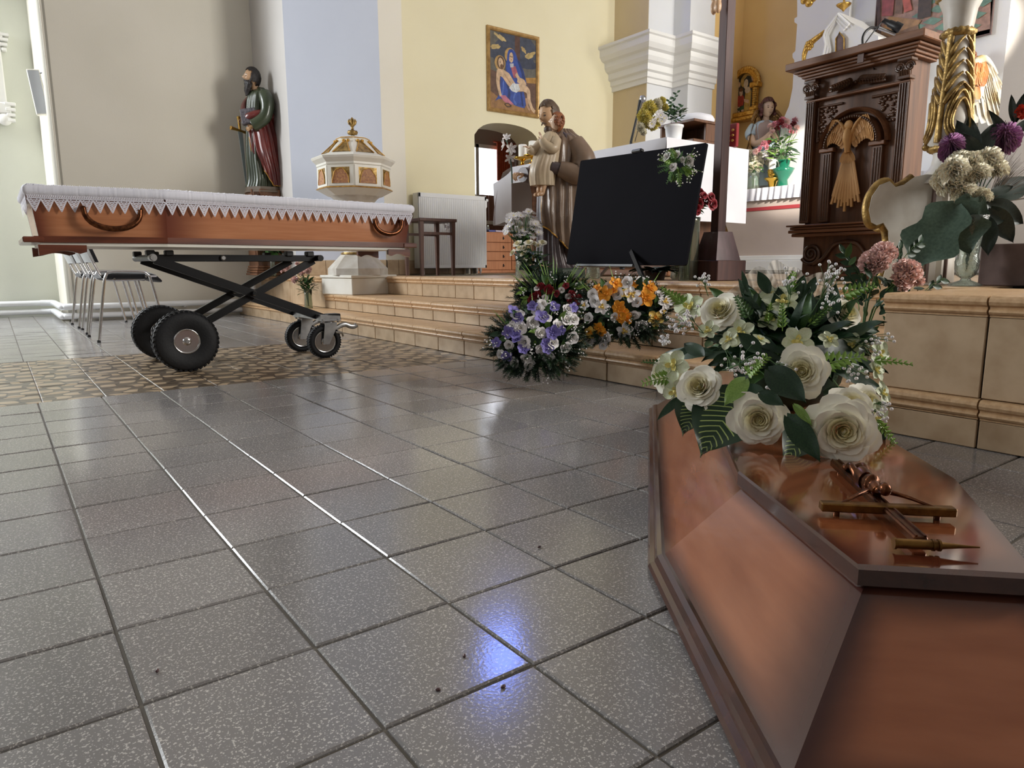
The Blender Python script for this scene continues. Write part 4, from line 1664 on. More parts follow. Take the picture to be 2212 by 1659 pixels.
# named big leaves
for kind, x0, y0, d0, x1, y1, d1, wd in (
        ('leaf_striped', 1600, 850, 1.27, 1520, 965, 1.20, 1.1), ('leaf_striped', 1520, 850, 1.30, 1478, 925, 1.24, 1.0), ('leaf_striped', 1770, 900, 1.2, 1700, 985, 1.14, .8),
        ('leaf_dark', 1660, 800, 1.22, 1735, 855, 1.16, 1.2), ('leaf_dark', 1640, 760, 1.27, 1598, 718, 1.27, 1.1), ('leaf_dark', 1650, 855, 1.2, 1600, 830, 1.22, 1.2),
        ('leaf_dark', 1640, 850, 1.18, 1690, 870, 1.15, 1.1), ('leaf_lime', 1610, 820, 1.22, 1570, 862, 1.18, 1.1), ('leaf_lime', 1715, 875, 1.15, 1752, 912, 1.12, .8),
        ('leaf_long', 1650, 690, 1.50, 1600, 595, 1.52, 1.4), ('leaf_long', 1640, 700, 1.48, 1590, 635, 1.46, 1.2), ('leaf_long', 1800, 800, 1.34, 1925, 832, 1.32, 1.1),
        ('leaf_dark', 1790, 770, 1.36, 1880, 738, 1.4, 1.0), ('leaf_dark', 1800, 790, 1.34, 1870, 780, 1.36, .9), ('leaf_dark', 1520, 770, 1.36, 1475, 735, 1.4, .9),
        ('leaf_long', 1540, 765, 1.38, 1410, 750, 1.46, 1.0), ('leaf_long', 1500, 750, 1.4, 1445, 768, 1.4, 1.2), ('leaf_long', 1790, 700, 1.46, 1850, 640, 1.48, 1.5), ('leaf_long', 1800, 720, 1.44, 1868, 668, 1.46, 1.6),
        ('leaf_dark', 1850, 860, 1.3, 1912, 945, 1.24, 1.0), ('leaf_long', 1470, 860, 1.30, 1425, 892, 1.27, 1.2), ('leaf_dark', 1780, 850, 1.28, 1860, 850, 1.25, .9), ('leaf_dark', 1700, 900, 1.15, 1770, 985, 1.1, .9)):
    p, q = bp_(x0, y0, d0), bp_(x1, y1, d1)
    putleaf(kind, bq, p, q - p, TOCAM + V((0, 0, .5)), (q - p).length * 1.05, 'leaf', wd)
cb = MB().ell(BCEN + V((0, 0, -.035)), (.115, .115, .095), 16, 10)
cb.build('foam_core', M_['needle'], bq)  # dark floral foam dome, added so the gaps between blooms read dark
# filling foliage around the core
for k in range(230):
    u, v_ = rb_.uniform(0, 2 * PI), rb_.uniform(-.15, 1.3)
    dr = V((math.cos(u) * math.cos(v_), math.sin(u) * math.cos(v_), math.sin(v_)))
    q_ = rb_.uniform(.5, 1.15)
    p = BCEN + V((dr.x * .105 * q_, dr.y * .105 * q_, dr.z * .085 * q_ - .02))
    L = rb_.uniform(.05, .095)
    putleaf(rb_.choice(('leaf_dark', 'leaf_dark', 'leaf_dark', 'leaf_mid', 'leaf_long')), bq, p, dr + V((rb_.gauss(0, .3), rb_.gauss(0, .3), rb_.gauss(0, .3))), V((0, 0, 1)) + TOCAM * .6, L, 'leaf')
for k in range(55):
    a, rr = rb_.uniform(0, 6.28), math.sqrt(rb_.uniform(.05, 1))
    x, y = 1690 + 190 * math.cos(a) * rr, 725 - 105 * math.sin(a) * rr
    p = bp_(x, y, 1.49 - .08 * (y - 640) / 200 + .04 * abs(x - 1690) / 190)
    putleaf(rb_.choice(('leaf_dark', 'leaf_mid', 'leaf_long', 'leaf_dark')), bq, p, (p - BCEN).normalized() + V((rb_.gauss(0, .4), rb_.gauss(0, .4), rb_.gauss(0, .3))), TOCAM + V((0, 0, .6)), rb_.uniform(.035, .06), 'leaf')
for x, y, r, d in ((1575, 735, 24, 1.35), (1640, 735, 22, 1.35), (1790, 735, 24, 1.36), (1840, 745, 26, 1.4), (1530, 715, 24, 1.42), (1665, 640, 26, 1.5), (1745, 650, 26, 1.49)):
    put('orchid', bq, bp_(x, y, d), TOCAM + V((rb_.gauss(0, .4), rb_.gauss(0, .4), .5)), r * d / FPX, 'lily_bloom', rnd=rb_)
b = MB()
for x, y, d, e, L, n in ((1520, 720, 1.4, (-.5, .3), .07, 10), (1560, 740, 1.36, (.3, -.6), .09, 12), (1640, 760, 1.3, (.4, -.5), .09, 11), (1500, 700, 1.4, (-.6, .1), .07, 12), (1450, 740, 1.4, (-.3, .35), .05, 10),
                         (1745, 690, 1.42, (.5, .7), .12, 14), (1700, 680, 1.44, (.2, .9), .10, 10), (1770, 660, 1.46, (.3, .9), .11, 14), (1790, 760, 1.34, (.7, -.5), .09, 10), (1800, 820, 1.28, (.6, -.8), .09, 14),
                         (1530, 640, 1.5, (-.2, .7), .06, 8), (1820, 730, 1.38, (.9, -.1), .10, 12), (1860, 870, 1.24, (.8, -.3), .06, 10), (1560, 800, 1.3, (.6, .4), .10, 10), (1640, 800, 1.24, (.5, -.5), .06, 8)):
    p = bp_(x, y, d)
    for _ in range(2):
        spray(b, p, RT * e[0] + UP * e[1] + TOCAM * .5 + V((rb_.gauss(0, .2),) * 3), L * .75, n, .0032, rb_, spread=.38)
o = b.build('white_filler_flowers', [M_['leaf_mid'], M_['petal_white']], bq)
o['kind'] = 'stuff'
b = MB()
for x, y, d, e, L in ((1480, 660, 1.48, (-.5, .5), .07), (1620, 690, 1.40, (-.4, .8), .06), (1700, 640, 1.5, (.25, .9), .06), (1450, 815, 1.34, (-.9, -.05), .06), (1880, 780, 1.36, (.9, .05), .07), (1815, 640, 1.46, (.7, .3), .07),
                      (1890, 905, 1.24, (.7, -.7), .05), (1690, 715, 1.36, (0, .6), .06), (1745, 705, 1.38, (.4, .4), .06), (1610, 810, 1.27, (.2, .2), .06), (1440, 790, 1.38, (-.9, .3), .05), (1660, 700, 1.42, (.1, .9), .05), (1770, 790, 1.3, (.9, .3), .08)):
    for _ in range(2):
        fernlet(b, bp_(x, y, d), RT * e[0] + UP * e[1] + TOCAM * rb_.uniform(0, .5), L, 7, rb_, 0 if rb_.random() < .6 else 1)
o = b.build('small_green_sprigs', [M_['leaf_lime'], M_['leaf_mid']], bq)
o['kind'] = 'stuff'


def tulle_mat():
    m = mat('tulle', (226, 218, 206), 0.8)
    nt = m.node_tree
    b = nt.nodes['Principled BSDF']
    tr_ = nd(nt, 'ShaderNodeBsdfTransparent')
    mx = nd(nt, 'ShaderNodeMixShader')
    mx.inputs[0].default_value = .46
    nt.links.new(tr_.outputs[0], mx.inputs[1])
    nt.links.new(b.outputs[0], mx.inputs[2])
    nt.links.new(mx.outputs[0], nt.nodes['Material Output'].inputs[0])


tulle_mat()
for k, (cx_, cy_, wx, wy_, d) in enumerate(((1640, 640, 75, 70, 1.54), (1690, 612, 52, 62, 1.56), (1750, 630, 70, 55, 1.55), (1610, 660, 50, 60, 1.57), (1790, 660, 42, 50, 1.54))):
    rows = []
    for i in range(49):
        th = PI * i / 48
        row = []
        for j in range(9):
            rr = j / 8
            wv = .022 * math.sin(th * 9 + k) * rr + .014 * math.sin(th * 17 + 2 * k + rr * 3) * rr
            rm = rr * (1 + .10 * math.sin(th * 5 + k * 2) * rr)
            row.append(at(cx_ - wx * math.cos(th) * rm, cy_ + 40 - (wy_ + 25) * math.sin(th) * rm, d + wv + .03 * (1 - rr)))
        rows.append(row)
    MB().grid(rows).build('tulle_bow', M_['tulle'], bq)


# ---------------------------------------------------------------- wreaths on the steps
def wreath(name, label, cx_, cy_, d, wx, wy_, blooms, seed, tilt=(0, 0, .6), green='needle', fill=('leaf_mid',), whites=40, blades=10, zbase=0.0):
    r_ = random.Random(seed)
    c = at(cx_, cy_, d)
    th = thing(name, label, 'wreath', (c.x, c.y, zbase))
    k = d / FPX
    nrm = (CAM - c).normalized() + V(tilt)
    nrm.normalize()
    ex = RT
    ey = nrm.cross(ex).normalized()
    ex = ey.cross(nrm).normalized()
    A, B = wx * k, wy_ * k

    def pt(u, v_, h):
        return c + ex * (u * A) + ey * (v_ * B) + nrm * (h * (1 - .8 * (u * u + v_ * v_)))
    nb = MB()
    for i in range(340):
        a = r_.uniform(0, 2 * PI)
        rr = math.sqrt(r_.uniform(.12, 1.05))
        u, v_ = math.cos(a) * rr, math.sin(a) * rr
        o_ = ex * u * .9 + ey * v_ * .9 + nrm * r_.uniform(.1, .6)
        needles(nb, pt(u * .86, v_ * .86, .05) - nrm * .02, o_, r_.uniform(.045, .075), r_, 0, 50, .026, .0016)
    nb.ell((0, 0, 0), (1, 1, 1), 16, 8, 0, T=Mx(((ex.x * A * .8, ey.x * B * .8, nrm.x * .04, c.x), (ex.y * A * .8, ey.y * B * .8, nrm.y * .04, c.y), (ex.z * A * .8, ey.z * B * .8, nrm.z * .04, c.z), (0, 0, 0, 1))))
    o = nb.build('conifer_twigs', M_[green], th)
    o['kind'] = 'stuff'
    for kind, nm, x, y, r in blooms:
        u, v_ = (x - cx_) / wx, -(y - cy_) / wy_
        q2 = u * u + v_ * v_
        h = .10 * max(.2, 1 - .5 * q2)
        p = at(x, y, d) - (F * (h * .9))
        ax = (CAM - p).normalized() + RT * (u * .6) + UP * (v_ * .6) + V((r_.gauss(0, .25), r_.gauss(0, .25), r_.gauss(0, .25)))
        put(kind, th, p, ax, r * k, nm, rnd=r_)
    for i in range(46):
        a, rr = r_.uniform(0, 6.28), math.sqrt(r_.uniform(0, .8))
        u, v_ = math.cos(a) * rr, math.sin(a) * rr
        p = at(cx_ + u * wx * .9, cy_ - v_ * wy_ * .9, d) - F * .05
        putleaf(r_.choice(fill), th, p, RT * (u + r_.gauss(0, .5)) + UP * (v_ + r_.gauss(0, .5)) - F * .5, -F + V((0, 0, .5)), r_.uniform(.03, .06), 'leaf')
    for i in range(blades):
        a = r_.uniform(.2, 2.9)
        p = at(cx_ + math.cos(a) * wx * .5, cy_ - math.sin(a) * wy_ * .4, d) - F * .03
        putleaf('blade', th, p, RT * math.cos(a) * .8 + UP * r_.uniform(.6, 1) - F * .2, -F, r_.uniform(.10, .16), 'grass_blade')
    if whites:
        wb = MB()
        for i in range(int(whites * .55)):
            a, rr = r_.uniform(0, 6.28), math.sqrt(r_.uniform(0, .9))
            u, v_ = math.cos(a) * rr, math.sin(a) * rr
            p = at(cx_ + u * wx, cy_ - v_ * wy_, d) - F * (.07 * (1 - .5 * rr))
            spray(wb, p, -F * .6 + RT * u * .6 + UP * (v_ * .6 + .2), .035, 8, .0032, r_, 0, 1, .8)
        o = wb.build('white_filler_flowers', [M_['leaf_mid'], M_['petal_white']], th)
        o['kind'] = 'stuff'
    return th


W_, SR = 'small_rose', 'white_rose'
bl1 = []
for x, y, r in ((1160, 672, 15), (1150, 700, 14), (1118, 683, 15), (1124, 712, 14), (1167, 722, 13), (1132, 742, 15), (1204, 707, 15), (1222, 694, 14), (1238, 692, 13), (1234, 732, 13), (1219, 752, 12), (1192, 743, 13),
                (1166, 758, 12), (1183, 775, 14), (1144, 790, 14), (1118, 802, 13), (1095, 795, 11), (1083, 768, 12), (1110, 785, 13), (1100, 748, 11), (1170, 660, 12), (1226, 670, 12), (1178, 690, 13), (1136, 776, 12), (1104, 708, 12)):
    bl1.append(('small_rose%d' % (len(bl1) % 2), 'white_rose', x, y, r))
for x, y, r in ((1108, 676, 15), (1121, 692, 15), (1168, 690, 17), (1195, 668, 15), (1150, 666, 13), (1237, 666, 12), (1100, 720, 15), (1114, 726, 14), (1117, 738, 13), (1192, 722, 17), (1176, 744, 13), (1180, 756, 14), (1130, 757, 14), (1074, 742, 12), (1095, 770, 13), (1208, 716, 12)):
    bl1.append(('violet_bloom', 'violet_flower', x, y, r))
wreath('funeral_wreath', 'wreath of white roses and violet flowers leaning on the steps at floor level', 1158, 740, 2.80, 98, 78, bl1, 21, zbase=0.0, fill=('leaf_mid', 'leaf_lime', 'leaf_dark'))
bl2 = []
for x, y, r in ((1325, 617, 16), (1303, 640, 18), (1318, 634, 15), (1397, 626, 18), (1386, 650, 22), (1334, 680, 18), (1336, 690, 14), (1343, 692, 17), (1290, 712, 16), (1287, 628, 12), (1330, 668, 15), (1296, 718, 12), (1366, 618, 9)):
    bl2.append(('orange_orchid', 'orange_flower', x, y, r))
for x, y, r in ((1295, 668, 18), (1358, 642, 20), (1408, 692, 20), (1430, 655, 19), (1343, 718, 20), (1272, 720, 15), (1260, 662, 13), (1425, 676, 14), (1346, 640, 15)):
    bl2.append(('yellow_orchid' if len(bl2) % 3 else 'gold_orchid', 'white_and_yellow_flower', x, y, r))
for x, y, r in ((1350, 615, 15), (1328, 640, 13), (1280, 655, 14), (1277, 640, 12), (1368, 658, 12), (1310, 625, 11), (1322, 690, 11), (1362, 685, 13), (1378, 708, 14), (1303, 730, 14), (1270, 738, 12), (1268, 690, 11), (1380, 612, 12), (1420, 640, 12), (1285, 735, 11), (1300, 747, 10)):
    bl2.append(('small_rose%d' % (len(bl2) % 2), 'white_rose', x, y, r))
wreath('funeral_wreath', 'wreath of orange, yellow and white orchids standing on the lowest step', 1345, 678, 2.85, 100, 74, bl2, 22, zbase=Z1, fill=('leaf_dark', 'leaf_dark', 'leaf_mid'), whites=26)
bl3 = []
for x, y, r in ((1182, 630, 10), (1165, 624, 8), (1168, 623, 8), (1219, 623, 8), (1268, 627, 7), (1152, 646, 9), (1149, 652, 10), (1232, 640, 9), (1245, 652, 13), (1228, 655, 9), (1240, 660, 11), (1186, 632, 9), (1200, 640, 8), (1160, 640, 8)):
    bl3.append(('red_carnation' if len(bl3) % 3 else 'red_rose0', 'red_flower', x, y, r))
for x, y, r in ((1158, 628, 7), (1175, 648, 7), (1210, 632, 7), (1225, 646, 8)):
    bl3.append(('small_rose0', 'white_rose', x, y, r))
wreath('funeral_wreath', 'green wreath with small red flowers and grass blades, behind the violet and white wreath', 1195, 640, 3.15, 82, 36, bl3, 23, zbase=Z2, fill=('leaf_mid', 'leaf_lime', 'leaf_lime', 'leaf_dark'), whites=16, blades=22)

# ---------------------------------------------------------------- statues
mat('robe_green', (62, 72, 50), 0.35, col2=(48, 58, 40), scale=8, coat=0.35)
mat('cloak_red', (118, 44, 38), 0.3, col2=(88, 30, 30), scale=6, coat=0.45)
mat('hair_black', (44, 38, 38), 0.5, col2=(30, 26, 27), scale=30, bump=.5, bscale=60)
mat('hair_brown', (96, 76, 58), 0.5, col2=(70, 54, 42), scale=30, bump=.4, bscale=60)
mat('hair_copper', (150, 92, 56), 0.5, col2=(112, 64, 40), scale=30, bump=.4, bscale=60)
mat('hair_auburn', (104, 58, 54), 0.5, col2=(74, 40, 40), scale=30, bump=.4, bscale=60)
mat('robe_plum', (88, 74, 76), 0.4, col2=(62, 52, 56), scale=10, coat=0.2)
mat('cloak_brown', (134, 112, 94), 0.4, col2=(104, 84, 68), scale=5, coat=0.2)
mat('cloak_lining', (50, 60, 58), 0.5)
mat('child_robe', (196, 178, 150), 0.45, col2=(172, 152, 126), scale=8, coat=0.15)
mat('robe_blue', (186, 204, 216), 0.45, col2=(164, 186, 204), scale=6)
mat('tunic_grey', (170, 150, 142), 0.5)
mat('base_green', (62, 76, 68), 0.4, coat=.3)
mat('base_stone', (120, 106, 92), 0.5, coat=.2)
mat('book_cover', (112, 108, 116), 0.35, col2=(70, 66, 74), scale=50, bump=.4, bscale=50, coat=.3)
mat('steel_blade', (206, 216, 224), 0.3, 0.5)
mat('skin_tan', (206, 162, 118), 0.4, coat=0.25)


def lerp_rings(rings, n):
    """rings: (z, cx, cy, rx, ry); catmull-rom resampled to n rows"""
    pts = [V((0, 0, 0))] * 0
    out = []
    m = len(rings) - 1
    for i in range(n + 1):
        t = i / n * m
        k = min(int(t), m - 1)
        u = t - k
        p0, p1, p2, p3 = rings[max(k - 1, 0)], rings[k], rings[k + 1], rings[min(k + 2, m)]
        out.append(tuple(0.5 * ((2 * b_) + (c_ - a_) * u + (2 * a_ - 5 * b_ + 4 * c_ - d_) * u * u + (3 * b_ - a_ - 3 * c_ + d_) * u ** 3) for a_, b_, c_, d_ in zip(p0, p1, p2, p3)))
    return out


def drape(mb, rings, n=26, nu=64, amp=.012, freq=9, ph=0.0, drift=0.0, a0=0.0, a1=2 * PI, hem=None, mi=0, top_fade=.35, sharp=True, mid=None, ampz=None):
    """cloth hanging around a figure: rings of ellipses with running folds; a0..a1 leaves it open"""
    rs = lerp_rings(rings, n)
    closed = abs(a1 - a0 - 2 * PI) < 1e-6
    rows = []
    for i, (z, cx_, cy_, rx, ry) in enumerate(rs):
        t = i / n
        fade = 1 - (1 - top_fade) * t
        row = []
        for j in range(nu if closed else nu + 1):
            an = a0 + (a1 - a0) * j / nu
            s = math.sin(freq * an + ph + drift * z)
            s2 = math.sin(freq * .53 * an + ph * 1.7 - drift * .7 * z + 1)
            f = (1 - abs(s)) ** 1.3 * 1.5 - .6 if sharp else s
            A = amp * fade * (ampz(z) if ampz else 1)
            k = A * (f + .7 * s2)
            zz = z
            if hem and i < n * .45:
                zz = z + hem(an) * (1 - i / (n * .45))
            row.append((cx_ + (rx + k) * math.cos(an), cy_ + (ry + k) * math.sin(an), zz))
        rows.append(row)
    mb.grid(rows, mi, True, cu=closed)
    if closed and not hem:
        mb.add(rows[0], [tuple(range(len(rows[0])))[::-1]], mi)
        mb.add(rows[-1], [tuple(range(len(rows[-1])))], mi, True)
    return rows


def head_mb(T, jaw=.28, child=False):
    """head one unit tall centred at the origin, face to +x"""
    b = MB(T)

    def g(d, c, s):
        return math.exp(-((d.y - c[0]) ** 2 / s[0] ** 2 + (d.z - c[1]) ** 2 / s[1] ** 2)) if d.x > 0 else 0

    def disp(d, p):
        k = max(0, -d.z)
        q = V((p.x * (1 - .10 * k), p.y * (1 - jaw * k * k - .04 * k), p.z))
        if d.x > 0:
            q.x += .13 * g(d, (0, -.10), (.12, .16)) + .05 * g(d, (0, .06), (.08, .2)) - .05 * (g(d, (.28, .06), (.16, .10)) + g(d, (-.28, .06), (.16, .10)))
            q.x += .03 * (g(d, (.25, .24), (.22, .08)) + g(d, (-.25, .24), (.22, .08))) + .035 * g(d, (0, -.46), (.16, .05)) - .02 * g(d, (0, -.52), (.2, .03)) + .03 * g(d, (0, -.58), (.16, .05)) + .05 * g(d, (0, -.82), (.22, .14))
            q.x += .03 * (g(d, (.42, -.2), (.18, .18)) + g(d, (-.42, -.2), (.18, .18)))
        return q
    b.ell((0, 0, 0), (.40, .335 if not child else .36, .5), 40, 32, 0, disp=disp)
    for s in (-1, 1):
        b.ell((-.02, s * .335, -.02), (.07, .03, .11), 8, 8)
    return b


def eyes_mb(T, beard=False):
    b = MB(T)
    for s in (-1, 1):
        b.ell((.352, s * .118, .035), (.03, .048, .022), 8, 6)
        b.tube([(.375, s * .06, .115), (.378, s * .12, .135), (.335, s * .19, .115)], [.010, .012, .006], 6)
    b.tube([(.415, -.07, -.235), (.425, 0, -.232), (.415, .07, -.235)], .008, 6)
    return b


def hair_mb(T, seed, amp=.05, freq=9, back=.0, face=.42, low=-.30, puff=1.10, curls=0):
    """cap of hair; the face is left free"""
    r_ = random.Random(seed)
    b = MB(T)
    nu, nv = 48, 30
    rows = []
    for j in range(nv + 1):
        th = PI * j / nv - PI / 2
        row = []
        for i in range(nu):
            ph = 2 * PI * i / nu
            d = V((math.cos(th) * math.cos(ph), math.cos(th) * math.sin(ph), math.sin(th)))
            wv = amp * (abs(math.sin(freq * ph * .5 + 5 * d.z + math.sin(3 * d.z))) - .4) + amp * .5 * noise.noise(d * 5)
            k = puff + wv
            row.append(V((d.x * .40 * k - .02 - back * max(0, -d.z) * (d.x < 0), d.y * .35 * k, d.z * .5 * k)))
        rows.append(row)
    fs, vs = [], [p for r in rows for p in r]
    for j in range(nv):
        for i in range(nu):
            a, c = j * nu + i, j * nu + (i + 1) % nu
            q = (a, c, c + nu, a + nu)
            m = sum((vs[t_] for t_ in q), V()) / 4
            if m.x > .10 and m.z < face * .55 and abs(m.y) < .36:
                continue
            if m.x > .26 and m.z < face * .75:
                continue
            if m.z < low and m.x > -.1:
                continue
            fs.append(q)
    b.add(vs, fs, 0, True)
    for k in range(curls):
        s = -1 if k % 2 else 1
        z = .25 - .65 * (k / max(1, curls))
        b.ell((.05 + r_.uniform(-.12, .12), s * (.36 + r_.uniform(0, .05)), z), (.10, .09, .10), 10, 8)
        b.ell((-.25 + r_.uniform(-.1, .1), s * (.28 + r_.uniform(0, .06)), z), (.11, .10, .11), 10, 8)
    return b


def hand_mb(T, side=1, curl=.8, spread=.06, size=1.0):
    """hand along +x, palm facing -z, thumb on the +y*side edge; length about 1"""
    b = MB(T @ Mx.Diagonal((size, size, size, 1)))
    b.ell((.22, 0, 0), (.30, .20, .085), 12, 8)
    b.tube([(-.10, 0, 0), (.12, 0, 0)], [.13, .17], 10, flat=.62)
    for k, (y, L) in enumerate(((.15, .42), (.05, .48), (-.05, .45), (-.14, .36))):
        pts = [V((.40, side * y, 0))]
        a = 0
        for sg in (.42, .33, .25):
            a += curl * .75
            pts.append(pts[-1] + V((math.cos(a) * L * sg, side * y * spread, -math.sin(a) * L * sg)))
        b.tube(pts, [.055, .05, .045, .035], 8)
    b.tube([(.08, side * .15, -.02), (.22, side * .28, -.06), (.34, side * .32, -.12), (.42, side * .30, -.18)], [.07, .06, .05, .038], 8)
    return b


def mtx(pos, x, z, s):
    """local x along x, local z near z"""
    x = V(x).normalized()
    z = V(z)
    z = (z - x * z.dot(x)).normalized()
    y = z.cross(x)
    return Mx(((x.x * s, y.x * s, z.x * s, pos[0]), (x.y * s, y.y * s, z.y * s, pos[1]), (x.z * s, y.z * s, z.z * s, pos[2]), (0, 0, 0, 1)))


# ---- bearded apostle with sword and book, on its carved pedestal
d_p = 6.85
pb = at(572, 418, d_p)
SP = d_p / FPX
H = (418 - 168) * SP / .985
sp_ = thing('statue', 'painted statue of a bearded man in green robe and red cloak holding sword and book', 'statue', (pb.x, pb.y, pb.z))
ang = math.atan2(.10, -1.0)
TS_ = Mx.Translation((pb.x, pb.y, pb.z)) @ Mx.Rotation(ang, 4, 'Z') @ Mx.Diagonal((H, H, H, 1))
MB(TS_).lathe([(.20, 0), (.20, .012), (.185, .02), (.185, .045)], 8, sx=.85, sy=.8, rot=PI / 8, smooth=False).build('base', MATS['base_stone'], sp_)
b = MB(TS_)
drape(b, [(.045, .02, 0, .125, .12), (.12, .01, 0, .115, .11), (.30, .015, 0, .115, .105), (.50, .01, 0, .105, .10), (.64, .005, 0, .10, .105), (.74, -.005, 0, .10, .125), (.80, -.01, 0, .085, .125), (.83, -.012, 0, .05, .07), (.85, -.01, 0, .035, .04)], 34, 72, .014, 11, .4, 1.0)
b.build('robe', MATS['robe_green'], sp_)
b = MB(TS_)
rwS = drape(b, [(.05, -.05, .02, .11, .13), (.16, -.04, .02, .125, .135), (.30, -.02, .02, .13, .135), (.44, -.01, .01, .128, .13), (.54, 0, 0, .122, .12), (.62, .01, 0, .118, .115)], 28, 84, .017, 8, 1.2, 3.5, a0=.10 * PI, a1=1.75 * PI, hem=lambda a: .0 + .26 * max(0, 1 - (a - .1 * PI) / 1.2))
hemS, edgeS = rwS[0], [r[0] for r in rwS]
b.tube(smooth_path([(.10, -.10, .60), (.13, 0, .585), (.11, .09, .60), (.02, .135, .625), (-.08, .10, .62)], 6), [.02] * 25, 10, flat=1.5)
b.tube(smooth_path([(.11, .02, .58), (.125, -.03, .66), (.10, -.07, .74), (.03, -.10, .81)], 6), [.018] * 19, 10, flat=2.2)
b.build('cloak', MATS['cloak_red'], sp_)
b = MB(TS_)
b.tube([V(p) * 1.0 + V((0, 0, .004)) for p in hemS], .0045, 6)
b.tube([V(p) for p in edgeS[:18]], .006, 6)
b.build('gilded_hem', MATS['gold_paint'], sp_)
# arms: left one bent over the book, right one forward on the sword
b = MB(TS_)
b.tube(smooth_path([(-.02, .10, .79), (-.035, .145, .70), (-.01, .15, .60), (.05, .13, .545), (.085, .115, .525)], 6), [.05, .053, .056, .057, .058, .058, .056, .054, .052, .05, .05, .05, .05, .05, .05, .05, .05, .05, .05, .05, .05, .05, .05, .05, .048][:25], 14)
b.build('sleeve', MATS['robe_green'], sp_)
b = MB(TS_)
b.tube(smooth_path([(-.01, -.10, .78), (.02, -.15, .68), (.075, -.13, .605)], 6), [.05, .05, .05, .048, .046, .044, .042, .04, .04, .04, .04, .04, .04], 12)
b.build('sleeve', MATS['robe_green'], sp_)
b = MB(TS_).tube(smooth_path([(.065, -.13, .612), (.095, -.125, .605), (.108, -.12, .60)], 4), [.045, .043, .045, .044, .043, .04, .04, .04, .04], 12)
b.build('cuff', MATS['cloak_red'], sp_)
hand_mb(TS_ @ mtx((.085, .105, .52), (.8, -.25, -.45), (.2, .9, .1), .085), -1, .7).build('hand', MATS['skin_tan'], sp_)
b = hand_mb(TS_ @ mtx((.100, -.12, .60), (1, .05, .15), (0, 0, 1), .10), 1, 1.1)
b.build('hand', MATS['skin_stone'], sp_)
bkT = TS_ @ mtx((.10, .075, .60), (.75, -.3, -.12), (.3, .85, .25), 1.0)
MB(bkT).box((0, 0, 0), (.13, .13, .045), bev=.006).build('book', MATS['book_cover'], sp_)
b = MB(TS_)
sw0, sw1 = V((.150, -.115, .60)), V((.125, -.10, .05))
sdir = (sw1 - sw0).normalized()
b2 = MB(TS_)
hx = V((.9, .35, .15)).normalized()
g0 = sw0 + sdir * .085
b2.hexa([g0 + hx * .022 + V((0, -.005, 0)), g0 - hx * .022 + V((0, -.005, 0)), g0 - hx * .022 + V((0, .005, 0)), g0 + hx * .022 + V((0, .005, 0)),
         sw1 + hx * .006 + V((0, -.003, 0)), sw1 - hx * .006 + V((0, -.003, 0)), sw1 - hx * .006 + V((0, .003, 0)), sw1 + hx * .006 + V((0, .003, 0))])
b2.build('sword_blade', MATS['steel_blade'], sp_)
b2 = MB(TS_)
b2.tube([sw0 - sdir * .02, sw0 + sdir * .085], [.012, .010], 10)
b2.ell(sw0 - sdir * .02, (.016, .016, .014), 8, 6)
b2.tube([g0 - hx * .085, g0 - hx * .04, g0 + hx * .04, g0 + hx * .085], [.016, .011, .011, .016], 10)
b2.build('sword_hilt', MATS['gold'], sp_)
TH = TS_ @ mtx((.045, 0, .925), (1, .12, .02), (-.02, 0, 1), .15)
b = head_mb(TH)
b.tube([(-.10, 0, -.35), (-.16, 0, -.62)], [.20, .23], 12)
hd_ = b.build('head', MATS['skin_stone'], sp_)
eyes_mb(TH).build('eyes', MATS['dark_eye'], hd_)
hair_mb(TH, 3, .07, 12, face=.5, puff=1.13).build('hair', MATS['hair_black'], hd_)
b = MB(TH)
r_ = random.Random(4)
rows = []
for i in range(17):
    u = i / 16
    z = -.20 - .78 * u
    w_ = .33 * (1 - .60 * u ** 1.6) * (.75 + .25 * min(1, u * 6))
    row = []
    for j in range(24):
        an = 2 * PI * j / 24
        k = 1 + .16 * math.sin(5 * an + 7 * u) * abs(math.sin(9 * u + an * 2)) + .08 * math.sin(13 * an - 16 * u)
        row.append((.20 + .10 * u + .22 * (1 - .55 * u) * math.cos(an) * k, w_ * math.sin(an) * k, z))
    rows.append(row)
b.grid(rows, cu=True, flip=True)
b.add(rows[-1], [tuple(range(24))])
b.tube([(.40, -.10, -.215), (.435, 0, -.19), (.40, .10, -.215)], [.02, .035, .02], 8)
for s in (-1, 1):
    b.tube(smooth_path([(.10, s * .33, .05), (.14, s * .33, -.15), (.22, s * .26, -.30)], 4), .06, 8)
b.build('beard', MATS['hair_black'], hd_)
# pedestal
pd = thing('pedestal', 'carved dark oak pedestal under the bearded statue, seen behind the trolley', 'pedestal', (pb.x, pb.y, Z3))
MB().box((pb.x, pb.y, (Z3 + pb.z) / 2), (.30, .30, pb.z - Z3 - .004)).build('body', MATS['oak_dark'], pd)
b = MB()
for k in range(4):
    b.box((pb.x, pb.y, Z3 + .012 + k * .024), (.36 - .012 * k, .36 - .012 * k, .020), bev=.004)
b.build('plinth', MATS['oak_mid'], pd)
for dx, dy, rz in ((-.153, 0, PI / 2), (0, -.153, 0)):
    for z0_, h_ in ((.14, .30), (.50, .32)):
        place('panel', MB().box((0, 0, 0), (.20, .012, h_), bev=.005).mesh('panel', MATS['oak_mid']), Mx.Translation((pb.x + dx, pb.y + dy, Z3 + z0_ + h_ / 2)) @ Mx.Rotation(rz, 4, 'Z'), pd)

